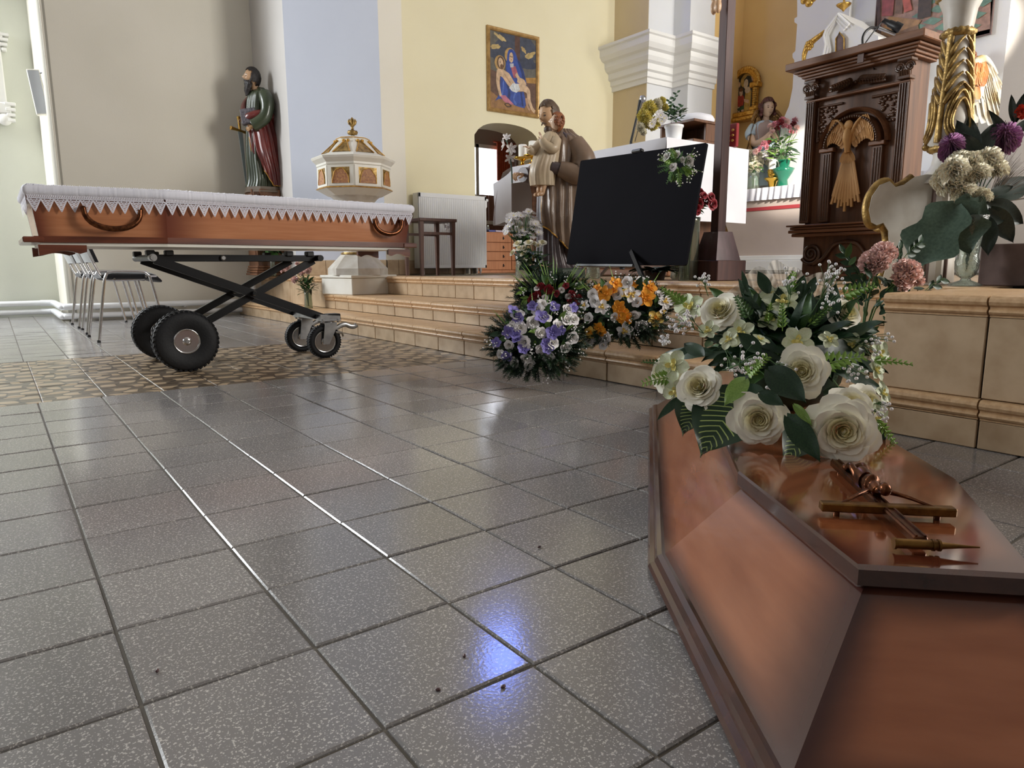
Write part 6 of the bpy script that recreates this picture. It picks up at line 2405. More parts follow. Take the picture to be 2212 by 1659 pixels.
FLESH, FL2, BLUE, BL2, BL3 = (214, 182, 148), (190, 150, 118), (52, 78, 158), (34, 54, 116), (84, 112, 190)
sh = [((104, 100, 92), [(0, .40), (1, .40), (1, 1), (0, 1)]), ((70, 76, 92), blob(.6, .85, .5, .22, 24, 0, .2, 2)), ((64, 70, 88), blob(.25, .72, .3, .12, 24, 0, .25, 3)),
      ((196, 170, 112), blob(.12, .80, .10, .035, 18, .3, .3, 4)), ((200, 176, 120), blob(.22, .93, .12, .03, 18, -.3, .3, 5)), ((196, 170, 112), blob(.86, .78, .12, .04, 18, .4, .3, 6)), ((188, 160, 104), blob(.72, .84, .07, .03, 18, -.5, .3, 7)),
      ((60, 66, 84), blob(.80, .66, .22, .08, 20, 0, .2, 8)), ((180, 134, 66), [(0, .44), (.3, .48), (.6, .45), (1, .50), (1, .38), (0, .38)]), ((104, 76, 62), [(0, 0), (1, 0), (1, .42), (.7, .40), (.4, .44), (0, .50)]),
      ((158, 116, 70), [(0, 0), (1, 0), (1, .06), (.7, .10), (.45, .16), (.2, .14), (0, .22)]), ((92, 64, 54), [(.53, 1), (.64, 1), (.64, .40), (.53, .40)]),
      ((188, 152, 92), blob(.43, .72, .12, .105, 24)), (BLUE, [(.33, .58), (.40, .78), (.46, .81), (.54, .78), (.60, .68), (.72, .56), (.78, .42), (.80, .30), (.60, .30), (.34, .40)]),
      (BL2, limb([(.60, .68), (.68, .56), (.74, .44)], (.02, .03))), (FLESH, blob(.445, .705, .05, .072, 20, .1)), (BLUE, limb([(.38, .66), (.40, .76), (.46, .79), (.52, .75), (.53, .62)], (.022, .022))),
      ((176, 96, 110), [(.44, .58), (.54, .60), (.62, .46), (.50, .44)]), ((206, 206, 214), [(.42, .62), (.50, .63), (.50, .58), (.43, .57)]),
      (BLUE, [(.22, .42), (.30, .46), (.42, .40), (.55, .26), (.72, .28), (.78, .14), (.74, .06), (.58, .07), (.40, .10), (.22, .14), (.10, .10), (.20, .20)]),
      (BL2, limb([(.36, .36), (.40, .24), (.38, .12)], (.02, .03))), (BL3, limb([(.54, .25), (.50, .16), (.56, .09)], (.012, .02))), (BL2, limb([(.66, .27), (.68, .18), (.70, .08)], (.015, .02))), (BL3, limb([(.28, .38), (.27, .26), (.24, .16)], (.012, .015))),
      ((196, 120, 140), [(.20, .18), (.32, .19), (.50, .09), (.42, .07), (.28, .11)]),
      ((188, 152, 92), blob(.21, .60, .115, .10, 24)), ((96, 68, 48), blob(.225, .605, .08, .085, 20)),
      (FLESH, [(.15, .52), (.26, .53), (.40, .49), (.50, .40), (.58, .33), (.46, .28), (.36, .34), (.26, .42), (.18, .44)]), (FL2, limb([(.30, .47), (.38, .40), (.46, .34)], (.006, .012))),
      (FLESH, limb([(.18, .50), (.16, .36), (.19, .24), (.22, .17)], (.042, .022))), (FLESH, limb([(.55, .50), (.62, .44), (.72, .42), (.77, .37)], (.03, .018))), (FLESH, limb([(.58, .42), (.66, .40), (.75, .36)], (.03, .02))),
      (FLESH, limb([(.58, .32), (.72, .33), (.82, .29), (.84, .18), (.90, .08), (.97, .03)], (.055, .022))), (FL2, limb([(.78, .20), (.80, .10), (.86, .04)], (.03, .018))),
      ((220, 224, 226), [(.40, .30), (.48, .37), (.60, .37), (.64, .30), (.56, .25), (.46, .26)]), ((176, 184, 192), limb([(.48, .34), (.52, .28)], (.006, .006))),
      (FLESH, blob(.225, .60, .052, .070, 20, .25)), ((110, 78, 54), blob(.245, .555, .035, .035, 14)), ((60, 40, 34), blob(.21, .612, .014, .006)), ((60, 40, 34), blob(.43, .715, .012, .006)), ((60, 40, 34), blob(.465, .712, .012, .006)),
      ((150, 96, 84), blob(.452, .672, .012, .006)), ((84, 62, 48), limb([(.30, .075), (.38, .09), (.44, .06), (.36, .045), (.30, .075)], (.007, .007)))]
picture(pt_, 'canvas', lambda u, v_, k: (ix0 + (ix1 - ix0) * u, YW - .012 - .00012 * k, iz0 + (iz1 - iz0) * v_), sh, (70, 78, 98))

# ---------------------------------------------------------------- free-standing altar with white cloths
AXF = 3.61
A0 = onX(1440, 296, AXF)
A1 = onX(1108, 363, AXF)
ATZ = (A0.z + A1.z) / 2
AY0, AY1 = A0.y, A1.y
AXB = onz(1603, 333, ATZ).x if False else AXF + .86
al = thing('altar', 'dark carved wooden altar table covered with white cloths', 'altar', (AXF + .42, (AY0 + AY1) / 2, Z3))
b = MB().box((AXF + .44, (AY0 + AY1) / 2, ATZ - .035), (.82, AY1 - AY0 - .02, .06), bev=.006)
b.build('table_top', MATS['oak_dark'], al)
by0, by1 = AY0 + .12, AY1 - .06
b = MB().box((AXF + .46, (by0 + by1) / 2, (Z3 + ATZ - .07) / 2), (.56, by1 - by0, ATZ - .07 - Z3))
b.build('body', MATS['oak_dark'], al)
for k in range(2):
    b = MB().box((AXF + .46, (by0 + by1) / 2, Z3 + .03 + .05 * k), (.68 - .05 * k, by1 - by0 + .12 - .05 * k, .05), bev=.008)
    b.build('plinth', MATS['oak_mid'], al)
for y in (by0 + .05, (by0 + by1) / 2 - .27, (by0 + by1) / 2 + .27, by1 - .05):
    b = MB().lathe([(.052, Z3 + .105), (.052, Z3 + .13), (.040, Z3 + .15), (.036, ATZ - .22), (.044, ATZ - .20), (.05, ATZ - .17), (.058, ATZ - .13), (.058, ATZ - .075)], 24, (AXF + .165, y, 0), fl=lambda a, z: 1 + (.06 * math.cos(10 * a) if Z3 + .15 < z < ATZ - .21 else 0))
    b.build('column', MATS['oak_mid'], al)
for k in range(3):
    yc = by0 + .05 + (by1 - by0 - .1) * (k + .5) / 3
    for r_o in (.20, .165):
        pts = [(AXF + .175, yc + r_o * math.cos(PI * i / 16), ATZ - .40 + r_o * 1.15 * math.sin(PI * i / 16)) for i in range(17)]
        MB().tube([(pts[0][0], pts[0][1], Z3 + .11)] + pts + [(pts[-1][0], pts[-1][1], Z3 + .11)], .014, 8).build('arch_moulding', MATS['oak_mid'], al)
    b = MB()
    r_ = random.Random(k)
    for i in range(40):
        a = r_.uniform(0, PI)
        rr = r_.uniform(.22, .27)
        b.ell((AXF + .178, yc + rr * math.cos(a) * .95, ATZ - .38 + rr * math.sin(a)), (.012, .018, .014), 6, 5)
    o = b.build('carving', MATS['carved_oak'], al)
    o['kind'] = 'stuff'
# cloths: top, short front fall, long side falls
cl = MB()
NX = 20


def sheet(fn, nu=24, nv=10):
    cl.grid([[fn(i / nu, j / nv) for i in range(nu + 1)] for j in range(nv + 1)])


tzp = ATZ + .003
sheet(lambda u, v_: (AXF - .008 + (AXB - AXF + .016) * v_, AY0 - .008 + (AY1 - AY0 + .016) * u, tzp))
fall = ATZ - onX(1240, 361, AXF).z - (ATZ - onX(1240, 335, AXF).z)
sheet(lambda u, v_: (AXF - .008 - .012 * v_ - .006 * math.sin(u * 26) * v_, AY0 - .008 + (AY1 - AY0 + .016) * u, tzp - .135 * v_))
sheet(lambda u, v_: (AXF - .008 + (AXB - AXF + .016) * u, AY0 - .008 - .015 * v_ - .012 * math.sin(u * 11) * v_, tzp - .52 * v_))
sheet(lambda u, v_: (AXB + .008 + .01 * v_, AY0 - .008 + (AY1 - AY0 + .016) * u, tzp - .13 * v_), 8, 4)
# far end: the cloth swings out and down in folds
sheet(lambda u, v_: (AXF - .01 + (AXB - AXF) * u, AY1 + .008 + .26 * math.sin(v_ * PI / 2) ** .8 + .02 * math.sin(u * 14 + 1) * v_, tzp - .12 * v_ - .46 * max(0, v_ - .25)), 16, 12)
sheet(lambda u, v_: (AXF - .012 - .02 * math.sin(u * 5) * v_, AY1 + .005 + .27 * u, tzp - .11 * u ** .7 - (.40 - .05 * u) * v_ - .02 * (1 - u)), 12, 10)
tag(cl.build('altar_cloth', MATS['white_cloth']), 'white altar cloth hanging over the edges of the dark altar', 'altar cloth')

# things on the altar
for k, (x, y, w_, h_, lab) in enumerate(((1129, 346, 9, 28, 'white pillar candle on a brass dish, nearer the wall of the altar pair'), (1151, 341, 9, 30, 'white pillar candle on a brass dish, right one of the altar pair'))):
    p = onz(x, y + 16, ATZ)
    d_ = (p - CAM).dot(F)
    q = d_ / FPX
    cs_ = thing('candle', lab, 'candle', (p.x, p.y, ATZ + .004), 'pillar candles on the altar')
    b = MB().lathe([(.055, .004), (.05, .012), (.018, .022), (.014, .045), (.02, .055), (.075, .072), (.078, .08), (.03, .082)], 20, (p.x, p.y, ATZ))
    b.build('brass_holder', MATS['brass'], cs_)
    MB().lathe([(w_ * q, .083), (w_ * q, .083 + h_ * q * .9), (w_ * q * .85, .083 + h_ * q * .93)], 20, (p.x, p.y, ATZ)).build('wax', MATS['wax'], cs_)
    MB().tube([(p.x, p.y, ATZ + .083 + h_ * q * .9), (p.x, p.y, ATZ + .095 + h_ * q * .93)], .0015, 5).build('wick', MATS['black_plastic'], cs_)
# pot of chrysanthemums
p = onz(1420, 296, ATZ)
p = V((AXF + .16, AY0 + .08, ATZ))
dp = (p - CAM).dot(F)
pot = thing('potted_flowers', 'white pot of yellow and white chrysanthemums on the altar corner', 'flowers', (p.x, p.y, ATZ + .005))
b = MB().lathe([(.050, .005), (.058, .09), (.064, .092), (.064, .105), (.058, .105), (.055, .09)], 24, (p.x, p.y, ATZ))
b.build('pot', MATS['white_enamel'], pot)
r_ = random.Random(31)
for x, y, r, kd, nm in ((1404, 234, 17, 'yellow_pompon', 0), (1392, 250, 16, 'yellow_pompon', 0), (1400, 264, 14, 'yellow_pompon', 0), (1385, 275, 10, 'cream_pompon', 0), (1420, 226, 13, 'cream_pompon', 0), (1430, 218, 9, 'yellow_pompon', 0), (1437, 233, 8, 'yellow_pompon', 0),
                        (1411, 272, 11, 'yellow_pompon', 0), (1418, 263, 12, 'yellow_pompon', 0), (1390, 285, 8, 'cream_pompon', 0)):
    put(kd, pot, at(x, y, dp - .04), CAM - p + RT * ((x - 1415) * .05) + V((0, 0, .5)), r * dp / FPX, 'chrysanthemum', rnd=r_)
for x, y, r in ((1427, 249, 9), (1421, 257, 8), (1435, 255, 8), (1408, 268, 9), (1412, 262, 7), (1430, 262, 7), (1424, 244, 7)):
    put('daisy', pot, at(x, y, dp - .07), CAM - p + V((r_.gauss(0, .3), r_.gauss(0, .3), .3)), r * dp / FPX, 'daisy', rnd=r_)
for k in range(60):
    a = r_.uniform(0, 6.28)
    q = p + V((r_.gauss(0, .03), r_.gauss(0, .03), .12 + r_.uniform(0, .10)))
    putleaf(r_.choice(('leaf_dark', 'leaf_mid')), pot, q, V((math.cos(a), math.sin(a), r_.uniform(-.1, .9))), V((0, 0, 1)), r_.uniform(.03, .055), 'leaf')
for (x1, y1), n in (((1465, 195), 10), ((1476, 226), 9), ((1448, 210), 8), ((1452, 235), 7)):
    q0, q1 = at(1432, 262, dp), at(x1, y1, dp)
    b = MB().tube([q0, q0.lerp(q1, .5) + V((0, 0, .01)), q1], .0016, 5)
    br = b.build('twig', MATS['leaf_mid'], pot)
    for i in range(n):
        c = q0.lerp(q1, .3 + .7 * i / n)
        sd = RT * (1 if i % 2 else -1) + UP * .7
        putleaf('leaf_dark', br, c, sd + V((r_.gauss(0, .2), 0, 0)), -F, .030, 'leaf')
# dark book stand box, white covered bowl, red book
p0, p1 = at(1447, 300, 4.95), at(1523, 300, 4.95)
b0 = V((AXF + .42, AY0 + .02, ATZ))
bxs = thing('book_stand', 'dark wooden open fronted book stand box on the altar', 'stand', (b0.x, b0.y + .12, ATZ + .005))
yb0, yb1 = AY0 + .03, AY0 + .33
xb0 = AXF + .30
hgt = .15
for nm, c_, s_ in (('floor_board', (xb0 + .14, (yb0 + yb1) / 2, ATZ + .02), (.28, yb1 - yb0, .025)), ('top_board', (xb0 + .14, (yb0 + yb1) / 2, ATZ + hgt), (.30, yb1 - yb0 + .02, .018)),
                   ('side_board', (xb0 + .14, yb1 - .01, ATZ + hgt / 2 + .01), (.28, .02, hgt - .03)), ('back_board', (xb0 + .27, (yb0 + yb1) / 2, ATZ + hgt / 2 + .01), (.02, yb1 - yb0, hgt - .03))):
    MB().box(c_, s_, bev=.003).build(nm, MATS['oak_dark'], bxs)
MB().box((xb0 + .20, yb0 + .01, ATZ + hgt / 2 + .01), (.14, .02, hgt - .03), bev=.003).build('side_board', MATS['oak_dark'], bxs)
b = MB().lathe([(.13, 0), (.135, .02), (.12, .045), (.07, .062), (0, .066)], 24, (xb0 + .16, (yb0 + yb1) / 2 - .02, ATZ + hgt + .01), sx=1.0, sy=1.05)
tag(b.build('covered_paten', MATS['white_cloth']), 'white cloth covered dish on top of the dark book stand', 'dish')
rbk = thing('red_book', 'red missal with gilt ornament leaning behind the book stand', 'book', (xb0 + .42, AY0 + .06, ATZ + .005))
MB().box((xb0 + .40, AY0 + .10, ATZ + .085), (.03, .26, .16), bev=.004).build('cover', mat('red_leather', (132, 30, 34), .4), rbk)
b = MB()
for k in range(7):
    b.ell((xb0 + .383, AY0 + .0 + .03 * (k % 3), ATZ + .05 + .035 * (k // 3)), (.003, .011, .009), 8, 6)
b.build('gilt_ornament', MATS['gold'], rbk)
# microphone on a boom standing behind the altar
m0, m1 = at(1363, 306, 5.35), at(1385, 214, 5.30)
ms = thing('microphone', 'black microphone on a slim boom behind the altar', 'microphone', (m0.x, m0.y, m0.z))
base = V((m0.x, m0.y, Z3))
MB().tube([m0, m0.lerp(m1, .92)], [.010, .009], 8).build('boom', MATS['black_plastic'], ms)
MB().tube([V((m0.x, m0.y, Z3)), m0], .011, 8).build('stand_pole', MATS['black_steel'], ms)
MB().lathe([(.14, 0), (.14, .012), (.03, .03)], 20, (m0.x, m0.y, Z3)).build('foot', MATS['black_steel'], ms)
dm = (m1 - m0).normalized()
b = MB().tube([m1 - dm * .09, m1 - dm * .01], [.012, .018], 12)
b.build('handle', MATS['black_plastic'], ms)
MB().ell(m1 + RT * .012, (.028, .028, .028), 14, 10).build('grille', MATS['zinc'], ms)
MB().tube(smooth_path([m1 - dm * .08, m1 - dm * .2 + RT * .03, m0 + RT * .03], 6), .003, 5).build('cable', MATS['black_plastic'], ms)

# ---------------------------------------------------------------- easel with the black board
bl_, br__ = onX(1250, 345, 2.80), onX(1522, 309, 2.80)
cb0, cb1 = onX(1222, 570, 2.68), onX(1482, 573, 2.68)
q = [onX(1223, 571, 2.70), onX(1481, 573, 2.66), onX(1527, 308, 2.78), onX(1254, 347, 2.84)]
bn = (q[1] - q[0]).cross(q[3] - q[0]).normalized()
if bn.dot(CAM - q[0]) < 0:
    bn = -bn
bd = thing('memorial_board', 'large plain black board leaning on an easel in front of the altar', 'board', (sum(q, V()) / 4).to_tuple())
ex = (q[1] - q[0]).normalized()
ey = (q[3] - q[0]).normalized()
W2, H2 = (q[1] - q[0]).length, (q[3] - q[0]).length
rows_ = []
poly = []
for cx_, cy_, a0 in ((q[0], 0, 0), (q[1], 0, 1), (q[2], 0, 2), (q[3], 0, 3)):
    pass
rad = .012
cs4 = []
for i in range(4):
    c, pv, nx = q[i], q[i - 1], q[(i + 1) % 4]
    d0, d1 = (pv - c).normalized(), (nx - c).normalized()
    for t_ in range(5):
        u = t_ / 4
        cs4.append((c + d0 * rad) * (1 - u) ** 2 + c * 2 * u * (1 - u) + (c + d1 * rad) * u * u)
MB().prism(cs4, -bn * .012).build('panel', mat('board_black', (12, 11, 17), .8, col2=(15, 14, 20), scale=3, spec=.08), bd)
es = thing('easel', 'black metal easel holding the black board', 'easel', (2.62, 2.75, Z2))
midb, midt = (q[0] + q[1]) / 2 - bn * .02, (q[2] + q[3]) / 2 - bn * .02
MB().bar(midb - ey * .02, midt + ey * .015, .025, .014, up=bn).build('spine', MATS['black_plastic'], es)
b = MB().box((0, 0, 0), (.075, .02, .03), bev=.006, T=mtx(midt + ey * .008 + bn * .016, ex, bn, 1))
b.build('top_clip', MATS['black_plastic'], es)
MB().bar(q[0].lerp(q[1], .12) - bn * .0 - ey * .006, q[0].lerp(q[1], .62) - ey * .006, .03, .012, up=ey).build('ledge', MATS['black_plastic'], es)
topj = midb + ey * .12
for f_ in (onz(1268, 628, Z2), onz(1400, 690, Z2 - .0)):
    f_.x = max(f_.x, X2 + .03)
    MB().bar(topj - bn * .02, V((f_.x, f_.y, Z2)), .022, .012, up=bn).build('leg', MATS['black_steel'], es)
MB().bar(topj - bn * .03, V((3.12, 2.9, Z3)), .022, .012, up=bn).build('leg', MATS['black_steel'], es)
# corsage of white roses on the board corner
cc = at(1462, 356, (q[2] - CAM).dot(F) - .045)
cg = thing('corsage', 'spray of white roses and green sprigs fixed to the black board corner', 'flowers', cc.to_tuple())
dc = (cc - CAM).dot(F)
r_ = random.Random(41)
for x, y, r in ((1440, 338, 12), (1488, 350, 13), (1453, 361, 10), (1462, 333, 9), (1474, 345, 7)):
    put('small_rose%d' % (x % 2), cg, at(x, y, dc - .02), bn + V((r_.gauss(0, .3), r_.gauss(0, .3), r_.gauss(0, .3))), r * dc / FPX, 'rose', rnd=r_)
for k in range(46):
    a = r_.uniform(0, 6.28)
    rr = r_.uniform(4, 26)
    x, y = 1462 + math.cos(a) * rr, 356 - math.sin(a) * rr
    putleaf(r_.choice(('leaf_grey_p', 'leaf_mid', 'leaf_lime')) if 'leaf_grey_p' in PR else r_.choice(('leaf_mid', 'leaf_lime', 'leaf_mid')), cg, at(x, y, dc - .01), RT * math.cos(a) + UP * (math.sin(a) - .15) + bn * .4, bn, r_.uniform(.028, .045), 'leaf', 1.1)
b = MB()
for k in range(14):
    a = r_.uniform(0, 6.28)
    fernlet(b, at(1462 + 14 * math.cos(a), 358 - 14 * math.sin(a), dc - .02), RT * math.cos(a) + UP * (math.sin(a) - .3) + bn * .3, .06, 6, r_, r_.randint(0, 1))
for k in range(8):
    a = r_.uniform(0, 6.28)
    spray(b, at(1462 + 16 * math.cos(a), 356 - 16 * math.sin(a), dc - .02), RT * math.cos(a) + UP * math.sin(a) + bn * .4, .06, 7, .003, r_, 0, 2)
o = b.build('small_sprigs', [M_['leaf_lime'], M_['leaf_mid'], M_['petal_white']], cg)
o['kind'] = 'stuff'

# ---------------------------------------------------------------- processional crucifix
xb = at(1548, 606, 3.62)
xb.z = Z3
xc = thing('standing_crucifix', 'tall dark wooden crucifix on a stepped foot beside the black board', 'crucifix', (xb.x, xb.y, Z3))
TX = Mx.Translation((xb.x, xb.y, Z3)) @ Mx.Rotation(math.radians(0), 4, 'Z')
z_ = lambda y: at(1540, y, 3.62).z - Z3
TXr = TX @ Mx.Rotation(-.12, 4, 'Z')
MB(TXr).box((0, 0, .052), (.20, .20, .10), bev=.003).build('foot_block', MATS['post_wood'], xc)
hb = z_(502)
b = MB(TXr)
b.hexa([(-.085, -.075, .103), (.085, -.075, .103), (.085, .085, .103), (-.085, .085, .103), (-.05, -.045, hb), (.05, -.045, hb), (.05, .055, hb), (-.05, .055, hb)])
b.build('tapered_foot', MATS['stain_wood'], xc)
MB(TXr).box((0, .005, (hb + 2.35) / 2), (.055, .052, 2.35 - hb), bev=.002).build('post', MATS['post_wood'], xc)
MB(TXr).box((-.002, .005, 2.05), (.05, .78, .055), bev=.002).build('cross_arm', MATS['post_wood'], xc)
# figure: feet near z(62)
zf = z_(66)
TB = TXr @ Mx(((0, 0, -1, -.034), (0, 1, 0, .005), (-1, 0, 0, zf + .66), (0, 0, 0, 1)))
o = corpus(TB, arm=.29, leg=.55, arms_up=.05).build('figure', MATS['skin_stone'], xc)
remesh(o, .006, 2)

# ---------------------------------------------------------------- vases and flowers around the altar
mat('cut_glass', (225, 235, 228), .04, trans=.95, bump=.6, bscale=45)


def vase(parent, prof, c, m='water_glass', n=20, name='vase', fl=None, wall=.004):
    inner = [(max(.002, r - wall), z) for r, z in prof][::-1]
    b = MB().lathe(prof + inner, n, c, caps=False, fl=fl)
    b.add([(c[0] + prof[0][0] * math.cos(2 * PI * i / n), c[1] + prof[0][0] * math.sin(2 * PI * i / n), c[2] + prof[0][1]) for i in range(n)], [tuple(range(n))[::-1]])
    return b.build(name, MATS[m], parent)


def bunch(parent, base, top, blooms, kinds, nm, d, nleaf, lk, spread, seed, stem_m='leaf_mid', face=.0, leafL=(.03, .06), stems=True):
    """blooms at pixel places (x, y, r px), stems down to base, leaves between"""
    r_ = random.Random(seed)
    base, top = V(base), V(top)
    sb_ = MB()
    for k, (x, y, r) in enumerate(blooms):
        p = at(x, y, d + r_.uniform(-.04, .02))
        kd = kinds[k % len(kinds)]
        ax = (p - top).normalized() * (1 + face) + (CAM - p).normalized() * .9 + V((r_.gauss(0, .2), r_.gauss(0, .2), r_.gauss(0, .2)))
        put(kd, parent, p, ax, r * d / FPX, nm, rnd=r_)
        sb_.tube(smooth_path([base, top + (p - top) * .25, p - ax.normalized() * .005], 3), .0022, 5, caps=False)
    if stems:
        o = sb_.build('stems', MATS[stem_m], parent)
    bcen = sum((at(x, y, d) for x, y, r in blooms), V()) / len(blooms)
    for k in range(nleaf):
        a = r_.uniform(0, 6.28)
        u = r_.uniform(0, 1)
        q = top.lerp(bcen, u * .9 - .1) + V((math.cos(a), math.sin(a), 0)) * r_.uniform(.2, 1) * spread
        putleaf(r_.choice(lk), parent, q, V((math.cos(a), math.sin(a), r_.uniform(-.4, .9))), V((0, 0, 1)) + (CAM - q).normalized() * .5, r_.uniform(*leafL), 'leaf')


# daisies behind the cream roses
d1 = 4.55
p = at(1128, 603, d1)
p.z = Z3
v1 = thing('daisy_bunch', 'tall bunch of white daisies in a vase beside the robed statue', 'flowers', (p.x, p.y, Z3))
vase(v1, [(.04, 0), (.045, .02), (.04, .10), (.05, .16)], (p.x, p.y, Z3), 'cut_glass')
r_ = random.Random(51)
bls = [(1128 + 38 * math.cos(a) * q_ + 4, 486 - 30 * math.sin(a) * q_, r_.uniform(8, 11)) for a, q_ in ((r_.uniform(0, 6.28), math.sqrt(r_.uniform(0, 1))) for _ in range(44))] + [(1092, 497, 9), (1094, 503, 8), (1100, 492, 8)]
bunch(v1, p + V((0, 0, .05)), p + V((0, 0, .17)), bls, ['daisy'], 'daisy', d1, 60, ('leaf_dark', 'leaf_mid'), .05, 52, leafL=(.03, .06))
# cream roses, longer stems
d2 = 4.15
p = at(1141, 606, d2)
p.z = Z2
p.x, p.y = 2.50, at(1141, 640, 3.95).y
d2 = (p + V((0, 0, .3)) - CAM).dot(F)
v2 = thing('rose_bunch', 'bunch of cream roses in a vase on the step below the daisies', 'flowers', (p.x, p.y, Z2))
vase(v2, [(.035, 0), (.045, .02), (.04, .10), (.048, .15)], (p.x, p.y, Z2), 'cut_glass')
bunch(v2, p + V((0, 0, .03)), p + V((0, 0, .18)), [(1118, 526, 11), (1130, 535, 9), (1142, 524, 11), (1153, 526, 10), (1172, 524, 10), (1107, 546, 9), (1130, 548, 9), (1162, 530, 8), (1122, 536, 9)], ['cream_rose0', 'cream_rose1'], 'rose', d2, 90, ('leaf_mid', 'leaf_dark', 'leaf_dark'), .055, 53, leafL=(.045, .075), face=.9)
# dark red roses behind the board
d3 = 3.50
p = at(1508, 606, d3 + .1)
p.z = Z3
v3 = thing('rose_bunch', 'drooping dark red roses in a tall glass vase behind the black board', 'flowers', (p.x, p.y, Z3))
vase(v3, [(.05, 0), (.05, .30), (.055, .32)], (p.x - .02, p.y + .05, Z3), 'water_glass')
bunch(v3, p + V((-.02, .05, .03)), p + V((-.02, .04, .36)), [(1512, 416, 11), (1508, 440, 13), (1526, 431, 14), (1540, 441, 13), (1504, 449, 10), (1537, 425, 10), (1520, 422, 9), (1506, 458, 8)], ['red_rose0', 'red_rose1'], 'rose', d3, 30, ('leaf_mid', 'leaf_dark'), .05, 54)
# glass vases under the board
for k, (x, w_, lab) in enumerate(((1281, .045, 'beaded glass vase standing under the black board by the statue'), (1470, .06, 'clear glass vase of green stems under the right end of the board'))):
    p = at(x, 606, 4.25 if k == 0 else 4.0)
    p.z = Z3
    t = thing('glass_vase', lab, 'vase', (p.x, p.y, Z3))
    vase(t, [(w_ * .8, 0), (w_, .01), (w_ * .9, .06), (w_, .10), (w_ * 1.1, .12)], (p.x, p.y, Z3), 'cut_glass')
    if k:
        b = MB()
        for i in range(16):
            a = i * 2.4
            b.tube([(p.x + .03 * math.cos(a), p.y + .03 * math.sin(a), Z3 + .01), (p.x + .05 * math.cos(a + 1), p.y + .05 * math.sin(a + 1), Z3 + .16)], .003, 5)
        b.build('stems', MATS['leaf_mid'], t)
p = at(1415, 606, 3.9)
p.z = Z3
t = thing('potted_plant', 'dark leafy plant in a low pot under the black board', 'plant', (p.x, p.y, Z3))
MB().lathe([(.05, 0), (.06, .05), (.055, .05)], 16, (p.x, p.y, Z3)).build('pot', MATS['mauve_stone'], t)
r_ = random.Random(55)
for k in range(40):
    a = r_.uniform(0, 6.28)
    putleaf('leaf_dark', t, p + V((0, 0, .05)) + V((math.cos(a), math.sin(a), 0)) * .03, V((math.cos(a), math.sin(a), r_.uniform(.05, .5))), V((0, 0, 1)), r_.uniform(.07, .13), 'leaf', 1.1)

# ---------------------------------------------------------------- vase with peonies by the step behind the trolley
p = V((2.15, 5.86, Z1))
pd_ = (p + V((0, 0, .15)) - CAM).dot(F)
t = thing('peony_vase', 'glass vase of pink peonies on the step behind the trolley', 'flowers', p.to_tuple())
vase(t, [(.035, 0), (.035, .01), (.03, .10), (.036, .16)], p, 'water_glass')
bunch(t, p + V((0, 0, .02)), p + V((0, 0, .17)), [(618, 577, 10), (637, 604, 9), (665, 585, 7), (653, 590, 7), (642, 569, 5), (611, 583, 7), (668, 580, 6)], ['peony', 'carnation'], 'peony', pd_, 0, ('leaf_dark',), .05, 61)
r_ = random.Random(62)
for k in range(110):
    a = r_.uniform(0, 6.28)
    q_ = p + V((0, 0, r_.uniform(.13, .26)))
    putleaf(r_.choice(('leaf_long', 'leaf_mid', 'leaf_long')), t, q_ + V((math.cos(a), math.sin(a), 0)) * r_.uniform(0, .05), V((math.cos(a), math.sin(a), r_.uniform(-.3, 1.0))), V((0, 0, 1)), r_.uniform(.05, .09), 'leaf', .8)
p = onz(590, 591, Z3)
p = V((2.36, 6.95, Z3))
p = V((at(590, 590, 6.75).x, at(590, 590, 6.75).y, Z3))
t = thing('plant_vase', 'tall glass vase of green foliage in front of the carved pedestal', 'plant', p.to_tuple())
vase(t, [(.03, 0), (.03, .01), (.022, .10), (.03, .24)], p, 'water_glass')
for k in range(46):
    a = r_.uniform(0, 6.28)
    putleaf(r_.choice(('leaf_mid', 'leaf_dark')), t, p + V((math.cos(a) * .03, math.sin(a) * .03, r_.uniform(.16, .32))), V((math.cos(a), math.sin(a), r_.uniform(-.7, .6))), V((0, 0, 1)), r_.uniform(.07, .12), 'leaf', 1.1)

# ---------------------------------------------------------------- lectern with the carved dove
LX = 3.40
la, lb2 = onX(1731, 400, LX), onX(1962, 300, LX)
l0 = V((LX, la.y, Z3))
l1 = V((LX - .02, lb2.y, Z3))
ud = (l1 - l0)
LW = ud.length
ud.normalize()
nd_ = V((ud.y, -ud.x, 0))
if nd_.x > 0:
    nd_ = -nd_
ltop = onX(1708, 147, LX).z
LH = ltop - Z3
lec = thing('lectern', 'dark carved oak lectern with a pale wooden dove on its front', 'lectern', ((l0 + l1) / 2 - nd_ * .2).to_tuple())
TLc = Mx(((ud.x, -nd_.x, 0, l0.x), (ud.y, -nd_.y, 0, l0.y), (0, 0, 1, l0.z), (0, 0, 0, 1)))   # u right, depth back, z up
OD, OM, CO = MATS['oak_dark'], MATS['oak_mid'], MATS['carved_oak']


def lbox(u0, u1, v0, v1, d0, d1, bev=.003):
    return MB(TLc).box(((u0 + u1) / 2 * LW, (d0 + d1) / 2, (v0 + v1) / 2 * LH), ((u1 - u0) * LW, d1 - d0, (v1 - v0) * LH), bev=bev)


